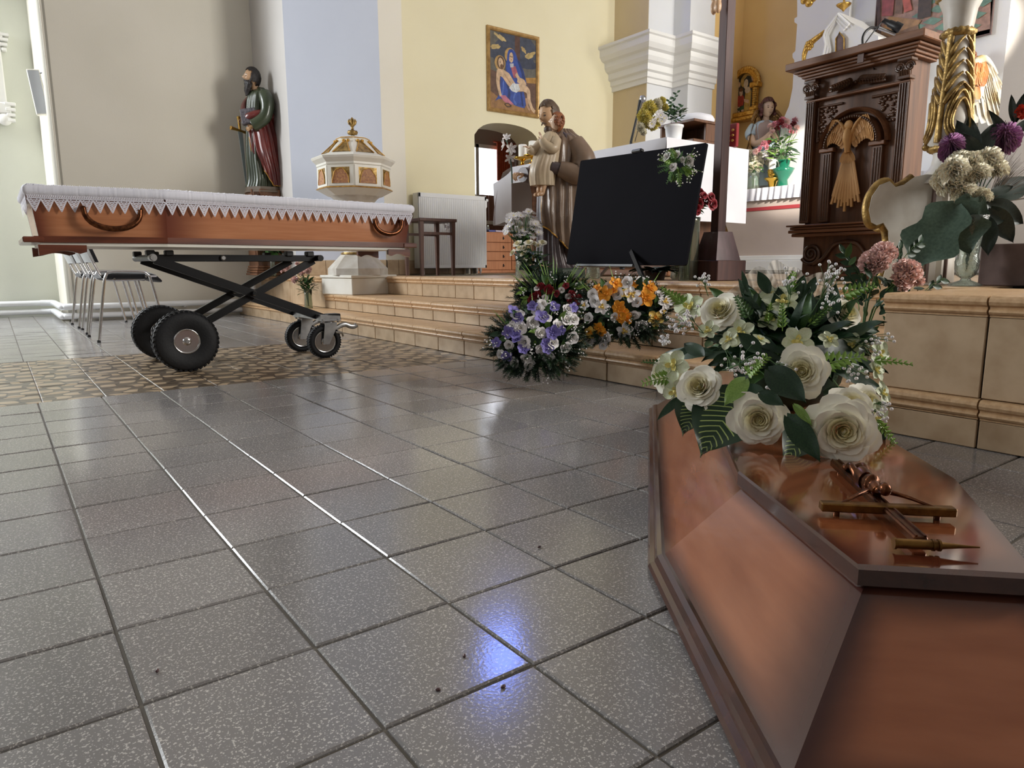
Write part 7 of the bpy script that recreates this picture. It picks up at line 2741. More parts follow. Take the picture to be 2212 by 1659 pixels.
lbox(0.03, .97, 0, .93, .025, .19).build('body', OD, lec)
b = MB(TLc)
for k, (o_, v0, v1) in enumerate(((.012, .922, .932), (.022, .932, .944), (.036, .944, .954), (.050, .954, .964))):
    b.box((LW / 2, .095 - o_ / 2, (v0 + v1) / 2 * LH), (LW + 2 * o_, .19 + o_, (v1 - v0) * LH), bev=.002)
b.build('cornice', OM, lec)
MB(TLc).box((LW / 2, .10, .984 * LH), (LW + .16, .36, .032 * LH), bev=.004).build('top_slab', OM, lec)
for s in (0, 1):
    u0 = 0 if s == 0 else .90
    pil_ = lbox(u0, u0 + .10, .27, .83, -.004, .03).build('pilaster', OD, lec)
    b = MB(TLc)
    for k in range(4):
        uu = (u0 + .016 + .0225 * k) * LW
        b.tube([(uu, -.005, .285 * LH), (uu, -.005, .82 * LH)], .0042, 6)
    b.build('fluting', CO, pil_)
    cp = MB(TLc)
    cp.box(((u0 + .05) * LW, .006, .842 * LH), (.11 * LW, .05, .014 * LH), bev=.002)
    cp.box(((u0 + .05) * LW, .004, .912 * LH), (.125 * LW, .055, .012 * LH), bev=.002)
    for q_ in (-1, 1):
        T = TLc @ Mx.Translation(((u0 + .05 + q_ * .042) * LW, -.012, .882 * LH)) @ Mx.Rotation(PI / 2, 4, 'X')
        sp_pts = [(.022 * (1 - t_ / 26) * math.cos(t_ * .62), .022 * (1 - t_ / 26) * math.sin(t_ * .62), 0) for t_ in range(25)]
        cp.v, cp.f = cp.v, cp.f
        c2 = MB(T)
        c2.tube(sp_pts, .0052, 6)
        c2.lathe([(.006, -.012), (.006, .012)], 10)
        n0 = len(cp.v)
        cp.v += c2.v
        cp.f += [tuple(i + n0 for i in f) for f in c2.f]
        cp.m += c2.m
        cp.s += c2.s
    for k in range(5):
        cp.tube([((u0 + .012 + .019 * k) * LW, -.008, .848 * LH), ((u0 + .012 + .019 * k) * LW, -.014, .870 * LH)], [.005, .007], 6)
    cp.uv = {}
    cp.build('capital', CO, lec)
lbox(0, 1, .822, .832, -.006, .03).build('architrave', OM, lec)
# leaf spray in the frieze
b = MB(TLc)
for s in (-1, 1):
    for k in range(9):
        u = .5 + s * (.02 + .026 * k)
        for q_ in (-1, 1):
            T = Mx.Translation((u * LW, .012, (.872 - .0012 * k) * LH)) @ Mx.Rotation(-(.5 * q_) if s > 0 else PI + .5 * q_, 4, 'Y') @ Mx.Rotation(PI / 2, 4, 'X')
            b.grid([[(p[0], p[1], p[2] + .012) for p in r] for r in petal_rows(.040 - .0016 * k, .022, .25, .1, 5, 3)], 0, T=T)
    b.ell(((.5 + s * .02) * LW, .012, .872 * LH), (.010, .010, .008), 8, 6)
o = b.build('leaf_carving', CO, lec)
# arch
def arcm(r, w_, dep, name, m, v0=.60):
    rows = []
    for i in range(25):
        a = PI * i / 24
        row = []
        for o_, h_ in ((0, .022), (.15, .0), (.5, -dep), (.85, 0), (1, .022)):
            rr = r - w_ + w_ * o_
            row.append((LW / 2 - rr * math.cos(a), h_, v0 * LH + rr * math.sin(a)))
        rows.append(row)
    return MB(TLc).grid(rows, smooth=False).build(name, m, lec)


arcm(.345 * LW, .045 * LW, .016, 'arch_moulding', OM)
am = arcm(.285 * LW, .060 * LW, .024, 'arch_moulding', OD)
b = MB(TLc)
for i in range(34):
    a = PI * (i + .5) / 34
    rr = .255 * LW
    b.ell((LW / 2 - rr * math.cos(a), -.022, .60 * LH + rr * math.sin(a)), (.006, .005, .008), 6, 5)
o = b.build('bead_row', CO, am)
for s in (-1, 1):
    u = .5 + s * .245
    jb_ = lbox(u - .05, u + .05, .27, .585, .0, .03).build('jamb', OD, lec)
    b = MB(TLc)
    for k in range(3):
        b.tube([((u - .025 + .025 * k) * LW, 0, .28 * LH), ((u - .025 + .025 * k) * LW, 0, .575 * LH)], .004, 6)
    b.build('fluting', CO, jb_)
    lbox(u - .075, u + .075, .585, .603, -.012, .03).build('impost', OM, lec)
    tri = [(.5 + s * .385, .795), (.5 + s * .14, .795), (.5 + s * .385, .64)]
    b = MB(TLc)
    r_ = random.Random(7)
    for k in range(30):
        a_, c_ = r_.random(), r_.random()
        if a_ + c_ > 1:
            a_, c_ = 1 - a_, 1 - c_
        uu = tri[0][0] + (tri[1][0] - tri[0][0]) * a_ + (tri[2][0] - tri[0][0]) * c_
        vv = tri[0][1] + (tri[1][1] - tri[0][1]) * a_ + (tri[2][1] - tri[0][1]) * c_
        if math.hypot((uu - .5) * LW, (vv - .60) * LH) > .345 * LW:
            b.ell((uu * LW, .022, vv * LH), (.010, .006, .008), 6, 5)
    for p_, q_ in ((tri[0], tri[1]), (tri[0], tri[2])):
        b.tube([(p_[0] * LW, .020, p_[1] * LH), (q_[0] * LW, .020, q_[1] * LH)], .006, 6)
    b.build('spandrel_carving', CO, lec)
# lower mouldings, volute panel
b = MB(TLc)
for k, (o_, v0, v1) in enumerate(((.050, .252, .262), (.034, .238, .252), (.040, .222, .238), (.026, .205, .222))):
    b.box((LW / 2, .095 - o_ / 2, (v0 + v1) / 2 * LH), (LW + 1.6 * o_, .20 + o_, (v1 - v0) * LH - .002), bev=.003)
b.build('base_moulding', OM, lec)
b = MB(TLc)
for s in (-1, 1):
    sp_pts = [((.5 + s * (.36 + .001 * 0)) * LW + s * .055 * (1 - t_ / 36) * math.cos(t_ * .5 + 3.6) * -1, .012, .125 * LH + .055 * (1 - t_ / 36) * math.sin(t_ * .5 + 3.6)) for t_ in range(34)]
    b.tube(sp_pts[::-1], [.004 + .006 * i / 33 for i in range(34)], 8)
    b.tube(smooth_path([((.5 + s * .33) * LW, .015, .075 * LH), ((.5 + s * .22) * LW, .012, .105 * LH), ((.5 + s * .12) * LW, .012, .165 * LH), ((.5) * LW, .014, .178 * LH)], 5), .011, 8)
b.build('volute_carving', CO, lec)
b = MB(TLc)
for k in range(9):
    for q_ in (-1, 1):
        T = Mx.Translation(((.36 + .03 * k) * LW, .016, (.075 + .001 * k) * LH)) @ Mx.Rotation(-.5 * q_, 4, 'Y') @ Mx.Rotation(PI / 2, 4, 'X')
        b.grid(petal_rows(.034, .016, .3, 0, 4, 2), 0, T=T)
b.build('leaf_carving', CO, lec)
lbox(-.02, 1.02, 0, .03, -.012, .20).build('plinth', OM, lec)
# dove with rays
LWd = MATS['lime_wood']
dv = MB(TLc)
U, VV = .485 * LW, LH


def dpt(du, dv_, h):
    return (U + du * .80 * LW, h - .012, (.60 + (dv_ - .60) * .86) * LH)


dv.ell(dpt(0, .70, -.012), (.021, .018, .023), 12, 8)
dv.tube(smooth_path([dpt(0, .685, -.008), dpt(0, .655, -.014), dpt(0, .61, -.012), dpt(0, .565, -.006)], 5), [.014, .017, .021, .025, .028, .030, .031, .031, .030, .028, .025, .023, .021, .02, .019, .018], 12, flat=.6)
dvo = dv.build('dove', LWd, lec)
for s in (-1, 1):
    b = MB(TLc)
    for lay, (n, l_, sh_) in enumerate(((8, .13, 0), (7, .07, .006))):
        for k in range(n):
            u = k / (n - 1)
            root = V(dpt(s * (.03 + .165 * u), .655 + .085 * math.sin(u * 1.7) ** .9, .004 - sh_))
            an_w = -(PI / 2 - s * (.55 - .15 * u)) + s * .0
            d_ = V((s * .42 - s * .12 * u, 0, -1)).normalized()
            T = mtx(root, d_, (0, -1, 0), 1)
            b.grid(petal_rows(l_ * (.60 + .55 * u) * .85, .027, .12, 0, 5, 2, tip=.5, base=.6), 0, T=T)
    b.tube(smooth_path([dpt(s * .02, .645, -.004), dpt(s * .08, .70, -.006), dpt(s * .16, .735, -.004), dpt(s * .20, .72, 0)], 4), [.010, .011, .012, .012, .012, .012, .011, .010, .009, .008, .007, .006, .005], 8, flat=.6)
    b.build('wing', LWd, dvo)
b = MB(TLc)
for k in range(9):
    a = (k - 4) / 4
    T = mtx(V(dpt(0, .585, .002)), V((a * .55, 0, -1)).normalized(), (0, -1, 0), 1)
    b.grid(petal_rows(.07, .026, .15, 0, 4, 2, tip=.6, base=.5), 0, T=T)
b.build('tail', LWd, dvo)
b = MB(TLc)
for k in range(9):
    a = (k - 4) / 4
    L_ = .30 - .05 * abs(a) - .012 * (k % 2)
    p0_, p1_ = V(dpt(a * .055, .52, .004)), V(dpt(a * .175, .52 - L_ / LH * .93, .004))
    b.bar(p0_, p0_.lerp(p1_, .98 - .03 * (k % 2)), .0105, .010, up=(0, -1, 0))
    if k % 2 == 0:
        b.bar(p0_, p0_.lerp(p1_, .80), .020, .007, up=(0, -1, 0))
b.build('rays', LWd, dvo)
# things on the lectern
tz_ = ltop
lp = onz(1925, 108, tz_)
mic = thing('gooseneck_microphone', 'black gooseneck microphone with a cable on the lectern top', 'microphone', (lp.x, lp.y, tz_))
dm_ = (lp - CAM).dot(F) + .12
pz = at(1866, 122, dm_)
MB().box((0, 0, .008), (.12, .10, .016), bev=.004, T=Mx.Translation((pz.x, pz.y, tz_ + .001)) @ Mx.Rotation(.2, 4, 'Z')).build('base', MATS['black_plastic'], mic)
pz.z = tz_ + .015
nk = smooth_path([pz, at(1864, 80, dm_), at(1882, 60, dm_), at(1915, 66, dm_), at(1935, 75, dm_)], 6)
MB().tube(nk[:-6], .006, 8).build('gooseneck', MATS['black_plastic'], mic)
MB().tube([at(1897, 60, dm_), at(1934, 74, dm_)], .0085, 10).build('stem', MATS['zinc'], mic)
h0, h1 = at(1908, 44, dm_), at(1946, 62, dm_ - .02)
MB().tube([h0, h0.lerp(h1, .3), h0.lerp(h1, .32), h0.lerp(h1, .62), h0.lerp(h1, .64), h1], [.011, .013, .016, .018, .022, .022], 14).build('head', MATS['black_plastic'], mic)
MB().tube(smooth_path([at(1908, 44, dm_), at(1880, 78, dm_), at(1866, 105, dm_), at(1884, 135, dm_ - .1), at(1888, 150, dm_ - .15)], 5), .003, 6).build('cable', MATS['black_plastic'], mic)
bk_ = thing('open_book', 'open white paged book lying on the lectern top', 'book', (lp.x + .05, lp.y + .05, tz_))
pb2 = at(1858, 118, dm_ + .06)
TBk = Mx.Translation((pb2.x, pb2.y, tz_ + .002)) @ Mx.Rotation(PI / 2 + .05, 4, 'Z')
for s in (-1, 1):
    rows = [[(s * .16 * u, -.10 + .2 * v_, .004 + .028 * math.sin(min(1, u * 1.5 + .12) * PI * .62) * (1 - .35 * u)) for u in [i / 10 for i in range(11)]] for v_ in (0, .5, 1)]
    b = MB(TBk).grid(rows)
    b.add([rows[0][i] for i in range(11)] + [(p[0], p[1], 0) for p in rows[0]], [(i, i + 1, i + 12, i + 11) for i in range(10)])
    b.build('pages', MATS['white_cloth'], bk_)
MB(TBk).box((0, 0, .001), (.33, .21, .004)).build('cover', MATS['stain_wood'], bk_)
cl_ = at(1889, 122, (lp - CAM).dot(F))
b = lbox(.565, .625, .93, 1.004, -.062, -.056, .001)
b.box((.595 * LW, -.03, 1.004 * LH), (.06 * LW, .07, .003))
tag(b.build('strap', MATS['table_wood']), 'brown leather strap hanging over the lectern top edge', 'strap')

# ---------------------------------------------------------------- tall white and gold candlestick
dk = 2.72
kb = at(2016, 612, dk)
kb.z = Z3
ks = thing('candlestick', 'tall white and gilded baroque candlestick on a scrolled base, right of the lectern', 'candlestick', kb.to_tuple())
q_ = dk / FPX
z2 = lambda y: at(2030, y, dk).z - Z3
lean = (at(2048, 90, dk) - at(2020, 330, dk))
sh_ = V((lean.x, lean.y, 0)) / max(.01, lean.z) * .35
TK = Mx(((1, 0, sh_.x * .6, kb.x), (0, 1, sh_.y * .6, kb.y), (0, 0, 1, Z3), (0, 0, 0, 1)))
b = MB(TK)
b.lathe([(24 * q_, z2(335)), (23 * q_, z2(330)), (40 * q_, z2(318)), (41 * q_, z2(285)), (36 * q_, z2(245)), (31 * q_, z2(190)), (26 * q_, z2(140)), (24 * q_, z2(105)), (27 * q_, z2(92))], 32, sx=.95, sy=.95)
b.lathe([(26 * q_, z2(90)), (28 * q_, z2(75)), (31 * q_, z2(50)), (40 * q_, z2(30)), (41 * q_, z2(24)), (30 * q_, z2(8)), (28 * q_, z2(0)), (30 * q_, z2(-40)), (20 * q_, z2(-60))], 32)
b.lathe([(58 * q_, z2(402)), (46 * q_, z2(388)), (33 * q_, z2(374)), (26 * q_, z2(360)), (24 * q_, z2(345)), (25 * q_, z2(333))], 32)
b.build('shaft', MATS['white_worn'], ks)
for ky, kr in ((96, 30), (24, 42), (328, 33)):
    g = MB(TK)
    g.lathe([(kr * q_ * .85, z2(ky + 8)), (kr * q_ * 1.04, z2(ky + 3)), (kr * q_ * 1.05, z2(ky - 3)), (kr * q_ * .85, z2(ky - 9))], 36, fl=lambda a, z: 1 + .07 * math.sin(14 * a))
    g.build('gilded_collar', MATS['old_gold'], ks)


def srad(z):
    pr = [(z2(335), 24), (z2(318), 40), (z2(285), 41), (z2(245), 36), (z2(190), 31), (z2(140), 26), (z2(105), 24), (z2(92), 27)]
    for (a_, r0), (c_, r1) in zip(pr, pr[1:]):
        if a_ <= z <= c_:
            return (r0 + (r1 - r0) * (z - a_) / (c_ - a_)) * q_
    return 24 * q_


for f_ in range(3):
    a0 = math.atan2(-.8, -.55) + f_ * 2 * PI / 3
    g = MB(TK)

    def onshaft(da, y, up_=.004):
        z = z2(y)
        r = srad(z) * .95 + up_
        return (r * math.cos(a0 + da), r * math.sin(a0 + da), z)
    for k, (w_, yb2, yt) in enumerate(((.95, 316, 200), (.78, 310, 215), (.60, 304, 232))):
        loop = []
        for i in range(33):
            t_ = i / 32
            an2 = 2 * PI * t_ - PI / 2
            yy = (yb2 + yt) / 2 - (yt - yb2) / 2 * math.sin(an2) * -1
            loop.append(onshaft(w_ * math.cos(an2) * (.55 + .45 * (yy - yt) / (yb2 - yt)), yy, .003 + .002 * k))
        g.tube(loop, .0065, 6)
    for k in range(5):
        yy = 225 - k * 24
        for s in (-1, 1):
            g.tube(smooth_path([onshaft(s * .95, yy + 14), onshaft(s * .6, yy - 6, .008), onshaft(s * .08, yy - 22, .009)], 4), [.009, .010, .010, .009, .008, .007, .006, .005, .004], 6)
    for s in (-1, 1):
        g.tube(smooth_path([onshaft(s * 1.0, 318), onshaft(s * 1.03, 250), onshaft(s * 1.03, 170), onshaft(s * .98, 102)], 6), .010, 6)
    g.ell(onshaft(0, 322, .006), (.016, .016, .014), 8, 6)
    g.build('gilded_foliage', MATS['old_gold'], ks)
# three scrolled panels of the base
outl = [(2052, 385), (1985, 383), (1962, 388), (1940, 404), (1922, 409), (1908, 397), (1888, 405), (1873, 428), (1869, 456), (1876, 482), (1888, 488), (1902, 483), (1914, 500), (1919, 530), (1917, 575), (1908, 612)]
for f_, off_ in enumerate((0, -1.2, -2.4)):
    a0 = math.atan2(.593, -.805) + .05 + off_
    dr = V((math.cos(a0), math.sin(a0), 0))
    sd = V((-dr.y, dr.x, 0))
    pl = [kb + dr * ((2030 - x) * q_) + V((0, 0, z2(y))) for x, y in outl]
    pl += [kb + dr * .01 + V((0, 0, 0.004)), kb + dr * .01 + V((0, 0, z2(385)))]
    pn_ = MB().prism([p - sd * .020 for p in pl], sd * .040).build('scroll_panel', MATS['white_worn'], ks)
    g = MB()
    pth = smooth_path(pl[2:16], 4)
    g.tube(pth, .017, 8)
    g.build('gilded_rim', MATS['old_gold'], pn_)
    st_ = MB().bar(kb + dr * .05 + sd * .024 + V((0, 0, .01)), kb + dr * .045 + sd * .024 + V((0, 0, z2(400))), .012, .012, up=sd)
    st_.bar(kb + dr * .05 - sd * .024 + V((0, 0, .01)), kb + dr * .045 - sd * .024 + V((0, 0, z2(400))), .012, .012, up=sd)
    st_.build('worn_strip', MATS['mauve_stone'], pn_)

# ---------------------------------------------------------------- high altar in the apse
HX = 6.62
m_l0, m_l1 = onX(1552, 455, HX), onX(1590, 556, HX)
ymid = 3.96
ha2 = thing('high_altar', 'white high altar with a red band, tented tabernacle and tall retable', 'altar', (HX + .6, ymid, Z3))
zt_h, zb_h = onX(1640, 408, HX).z, onX(1640, 552, HX).z
yl0, yl1 = m_l0.y + .05, m_l1.y
b = MB()
fr0 = [(HX, yl1, zb_h), (HX, 2 * ymid - yl1, zb_h), (HX, 2 * ymid - yl0, zt_h), (HX, yl0, zt_h)]
b.prism([V(p) for p in fr0], (.70, 0, 0))
b.build('mensa', mat('mensa_paint', (196, 180, 170), .6, col2=(188, 172, 162), scale=3), ha2)
b = MB()
rzt, rzb = onX(1660, 448, HX).z + .012, onX(1660, 448, HX).z - .030
b.box((HX - .003, ymid, (rzt + rzb) / 2), (.006, 2 * (yl0 - ymid) - .12, .035))
b.build('red_band', MATS['red_band'], ha2)
b = MB()
for k, (o_, z0_, z1_) in enumerate(((.05, Z3, zb_h - .16), (.09, zb_h - .16, zb_h - .05), (.03, zb_h - .05, zb_h))):
    b.box((HX + .35, ymid, (z0_ + z1_) / 2), (.76 + o_, 2 * (yl1 - ymid) + .05 + o_, z1_ - z0_ - .002), bev=.006)
b.build('step', MATS['plaster'], ha2)
# retable: side volutes, wall, gabled tabernacle
RX = 7.36
ry0_, ry1_ = onX(1726, 150, RX).y, 1.6
rw = MB().box((RX + .1, (ry0_ + ry1_) / 2, 3.2), (.2, ry0_ - ry1_, 5.6))
rw.build('retable_wall', MATS['white_wall'], ha2)
yv = onX(1722, 150, RX - .05).y
b = MB()
prf = [(1722, 0), (1722, 36), (1716, 40), (1716, 48), (1722, 52), (1718, 110), (1712, 116), (1712, 124), (1716, 130), (1712, 190), (1704, 230), (1690, 262), (1684, 300), (1672, 320), (1660, 380), (1655, 420)]
pl = [onX(x, y, RX - .05) for x, y in prf]
pl = [V((RX - .05, pl[0].y, 5.5))] + pl + [V((RX - .05, pl[0].y - .6, pl[-1].z)), V((RX - .05, pl[0].y - .6, 5.5))]
b.prism(pl, (.25, 0, 0))
b.build('side_volute', MATS['plaster'], ha2)
TXx = 6.86
gp = [(1732, 158), (1738, 148), (1760, 128), (1776, 112), (1780, 92), (1776, 72), (1783, 60), (1812, 26), (1838, 48), (1897, 78), (1897, 160)]
pl = [onX(x, y, TXx) for x, y in gp]
b = MB().prism(pl, (.5, 0, 0))
tbn = b.build('tabernacle_gable', MATS['plaster'], ha2)
for k, o_ in enumerate((4, 9, 14)):
    pth = [onX(x + (o_ if x < 1812 else -o_) * (.4 if 1780 < x < 1838 else 1), y + o_ * 1.2, TXx - .02 - .012 * (2 - k)) for x, y in gp[:9]]
    MB().tube(pth, .014, 6, smooth=False).build('moulding', MATS['plaster'], tbn)
pq = [onX(x, y, TXx - .03) for x, y in ((1806, 112), (1806, 84), (1814, 70), (1824, 82), (1824, 110), (1838, 114), (1846, 124), (1790, 132), (1796, 118))]
MB().prism(pq, (.02, 0, 0)).build('dark_plaque', MATS['mauve_stone'], tbn)
MB().tube([p - V((.006, 0, 0)) for p in pq + pq[:1]], .007, 6).build('gilded_rim', MATS['gold'], tbn)
b = MB()
c = onX(1822, 20, TXx + .1)
b.lathe([(.005, -.02), (.02, .0), (.06, .03), (.07, .045), (.02, .045)], 16, c)
b.tube([c + V((0, 0, .04)), c + V((0, 0, .14))], .012, 6)
b.build('gilded_finial', MATS['gold'], ha2)
b = MB()
cs_ = [onX(x, y, TXx - .02) for x, y in ((1738, 145), (1737, 120), (1745, 100), (1757, 88), (1772, 76), (1782, 66))]
b.tube(smooth_path(cs_, 5), [.012 + .018 * math.sin(PI * i / 25) for i in range(26)], 8)
cc_ = onX(1748, 98, TXx - .05)
for k in range(7):
    a = 2 * PI * k / 7
    b.ell(cc_ + V((0, .03 * math.cos(a), .03 * math.sin(a))), (.02, .022, .022), 8, 6)
b.ell(cc_ - V((.015, 0, 0)), (.015, .016, .016), 8, 6)
for x, y in ((1738, 0), (1748, 6), (1756, -4)):
    b.ell(onX(x, y, TXx), (.03, .045, .04), 8, 6)
b.build('gilded_garland', MATS['gold'], ha2)
# frilled cloth along the mensa edge
rows = []
for j in range(6):
    v_ = j / 5
    rows.append([(HX - .012 - (.012 + .018 * v_) * (1 + math.sin(i * .9 + .6 * math.sin(i * .37))) * .5, yl0 - .02 - (2 * (yl0 - ymid) - .04) * i / 220, zt_h + .006 - (onX(1640, 404, HX).z - onX(1640, 431, HX).z) * v_) for i in range(221)])
b = MB().grid(rows)
b.grid([[(HX - .012 + .72 * u, yl0 - .02 - (2 * (yl0 - ymid) - .04) * v_, zt_h + .006) for u in (0, 1)] for v_ in (0, 1)], smooth=False)
tag(b.build('altar_cloth', MATS['white_cloth']), 'white frilled cloth along the front edge of the high altar', 'altar cloth')
# vases and carnations on the high altar
for k, (x, y, r, lab) in enumerate(((1622, 352, 26, 'round bunch of white chrysanthemums in clear glass before the angel'), (1668, 346, 26, 'round bunch of white chrysanthemums behind the gold candle holder'))):
    d_ = 7.92
    p = at(x + 4, 404, d_)
    t = thing('white_bunch', lab, 'flowers', (p.x, p.y, zt_h + .008))
    vase(t, [(.07, 0), (.075, .02), (.065, .14), (.07, .22)], (p.x, p.y, zt_h + .008), 'water_glass', 16)
    r_ = random.Random(70 + k)
    bl_s = [(x + r * q2 * math.cos(a), y - r * .72 * q2 * math.sin(a) - 4, 8.5) for a, q2 in [(r_.uniform(0, 6.28), math.sqrt(r_.uniform(0, 1))) for _ in range(26)]]
    bunch(t, (p.x, p.y, zt_h + .03), (p.x, p.y, zt_h + .26), bl_s, ['pompon'] if k == 0 else ['daisy', 'pompon'], 'chrysanthemum', d_, 24, ('leaf_lime', 'leaf_mid'), .07, 72 + k, leafL=(.05, .09))
p = at(1668, 402, 7.78)
t = thing('candle', 'candle in a wide gold holder on the high altar', 'candle', (p.x, p.y, zt_h + .008))
MB().lathe([(.055, .008), (.04, .02), (.03, .05), (.05, .12), (.09, .15), (.09, .16), (.04, .165), (.055, .19), (.06, .25), (.055, .25)], 16, (p.x, p.y, zt_h)).build('gold_holder', MATS['brass'], t)
MB().lathe([(.05, .25), (.05, .36), (.04, .365)], 16, (p.x, p.y, zt_h)).build('wax', MATS['wax'], t)
d_ = 7.7
p = at(1690, 403, d_)
t = thing('carnation_bunch', 'tall bunch of pink and red carnations in a green vase on the high altar', 'flowers', (p.x, p.y, zt_h + .008))
mat('green_glass', (34, 130, 100), .08, coat=.5, trans=.4)
vase(t, [(.05, 0), (.06, .05), (.05, .12), (.10, .20), (.12, .24), (.06, .26), (.07, .33)], (p.x, p.y, zt_h + .008), 'green_glass', 16)
bls = [(1640, 322, 7), (1632, 328, 7), (1650, 310, 8), (1662, 308, 7), (1656, 318, 6), (1665, 272, 8), (1675, 268, 9), (1685, 265, 9), (1690, 258, 8), (1699, 262, 8), (1704, 275, 7), (1716, 268, 9), (1721, 258, 9), (1722, 275, 7), (1710, 285, 7), (1678, 278, 7), (1725, 283, 7), (1668, 284, 6), (1695, 272, 7)]
bunch(t, (p.x, p.y, zt_h + .05), (p.x, p.y, zt_h + .36), bls, ['rose_carnation', 'carnation', 'rose_carnation', 'red_carnation'], 'carnation', d_, 70, ('leaf_mid', 'leaf_lime', 'leaf_dark'), .12, 75, leafL=(.06, .12))
# gilded icon on the orange wall
IX = 7.60
ic = [onX(1584, 262, IX), onX(1640, 245, IX)]
iy0, iy1 = onX(1583, 200, IX).y, onX(1640, 200, IX).y
iz0, izs, iz1 = onX(1610, 246, IX).z, onX(1610, 187, IX).z, onX(1612, 150, IX).z
icn = thing('icon', 'gilded round topped icon of a veiled woman and child on the orange wall', 'painting', (IX, (iy0 + iy1) / 2, iz0))
icx, ihw = (iy0 + iy1) / 2, (iy0 - iy1) / 2


def ipt(u, z, o_=0):
    return V((IX - o_, icx - u * ihw, z))


b = MB()
for i in range(24):
    a0_, a1_ = PI * i / 24, PI * (i + 1) / 24
    for r0_, r1_, h_ in ((.98, .74, .05),):
        c_ = [(math.cos(a0_), math.sin(a0_)), (math.cos(a1_), math.sin(a1_))]
        hh = iz1 - izs
        o4 = [ipt(-c_[0][0] * r0_, izs + c_[0][1] * hh * r0_), ipt(-c_[1][0] * r0_, izs + c_[1][1] * hh * r0_), ipt(-c_[1][0] * r1_, izs + c_[1][1] * hh * r1_), ipt(-c_[0][0] * r1_, izs + c_[0][1] * hh * r1_)]
        b.hexa(o4 + [p - V((h_, 0, 0)) for p in o4])
    rr = 1.03
    b.ell(ipt(-math.cos((a0_ + a1_) / 2) * rr, izs + math.sin((a0_ + a1_) / 2) * (iz1 - izs) * rr, .03), (.025, .03, .025), 6, 5)
b.build('gilded_arch', MATS['gold'], icn)
for s in (-1, 1):
    b = MB()
    for k in range(9):
        z = iz0 + .05 + (izs - iz0 - .10) * k / 9
        b.tube([ipt(s * .87, z, .04), ipt(s * .87, z + (izs - iz0 - .1) / 9 * .8, .04)], [.035, .042], 8)
    b.box(ipt(s * .87, izs - .02, .04), (.10, .12, .06), bev=.01)
    b.box(ipt(s * .87, iz0 + .03, .04), (.10, .11, .05), bev=.01)
    b.build('gilded_column', MATS['gold'], icn)
b = MB()
b.box(ipt(0, iz0 - .02, .05), (.12, 2.2 * ihw, .06), bev=.01)
b.box(ipt(0, iz0 - .075, .06), (.14, 2.35 * ihw, .045), bev=.01)
b.build('gilded_ledge', MATS['gold'], icn)
shp = [((56, 52, 40), [(0, 0), (1, 0), (1, .72)] + [(.5 + .5 * math.cos(a), .66 + .34 * math.sin(a)) for a in [PI * i / 12 for i in range(13)]] + [(0, .66)]),
       ((196, 160, 84), blob(.55, .80, .30, .18, 20)), ((206, 166, 130), blob(.17, .74, .08, .07, 12)), ((206, 166, 130), blob(.84, .82, .08, .06, 12)), ((196, 150, 116), blob(.10, .58, .07, .07, 12)), ((170, 60, 44), blob(.90, .66, .06, .10, 12)),
       ((38, 44, 48), [(.34, .02), (.98, .02), (.98, .40), (.90, .62), (.74, .88), (.58, .92), (.42, .84), (.40, .60), (.46, .40)]), ((206, 168, 84), [(.46, .04), (.78, .06), (.80, .52), (.66, .62), (.52, .56)]),
       ((228, 206, 176), blob(.52, .72, .11, .12, 18, -.3)), ((228, 206, 176), blob(.62, .56, .14, .08, 14)), ((178, 62, 48), [(.06, .26), (.16, .46), (.36, .48), (.46, .40), (.44, .20), (.24, .18)]),
       ((224, 190, 160), blob(.30, .53, .085, .09, 16)), ((112, 70, 40), blob(.30, .60, .09, .05, 14)), ((224, 190, 160), [(.12, .18), (.20, .04), (.28, .03), (.26, .18)]), ((224, 190, 160), [(.32, .16), (.38, .02), (.48, .02), (.44, .18)]),
       ((60, 92, 62), [(.14, .14), (.48, .20), (.50, .10), (.20, .08)]), ((224, 190, 160), [(.46, .36), (.72, .30), (.70, .22), (.48, .28)])]
shp = [(c_, [(u, v_) for u, v_ in ol]) for c_, ol in shp]
hh = iz1 - iz0
picture(icn, 'painted_panel', lambda u, v_, k: ipt(-.76 + 1.52 * u, iz0 + .01 + hh * .90 * v_ * (1 if True else 1), .010 + .0004 * k), shp[:1] + shp[1:], (56, 52, 40))
# great altar painting, its lower part in view
PXx = RX - .02
pa = thing('altar_painting', 'large altar painting with a pink and green chequered floor', 'painting', (PXx, onX(2015, 40, PXx).y, onX(2015, 90, PXx).z))
py0, py1 = onX(1893, 60, PXx).y, onX(2141, 60, PXx).y
pzb = onX(2090, 84, PXx).z
pzt = pzb + 2.4


def ppt(u, v_, k):
    return V((PXx - .02 - .0005 * k, py0 + (py1 - py0) * u, pzb + (pzt - pzb) * v_))


def pp(x, y):
    p = onX(x, y, PXx - .02)
    return ((p.y - py0) / (py1 - py0), (p.z - pzb) / (pzt - pzb))


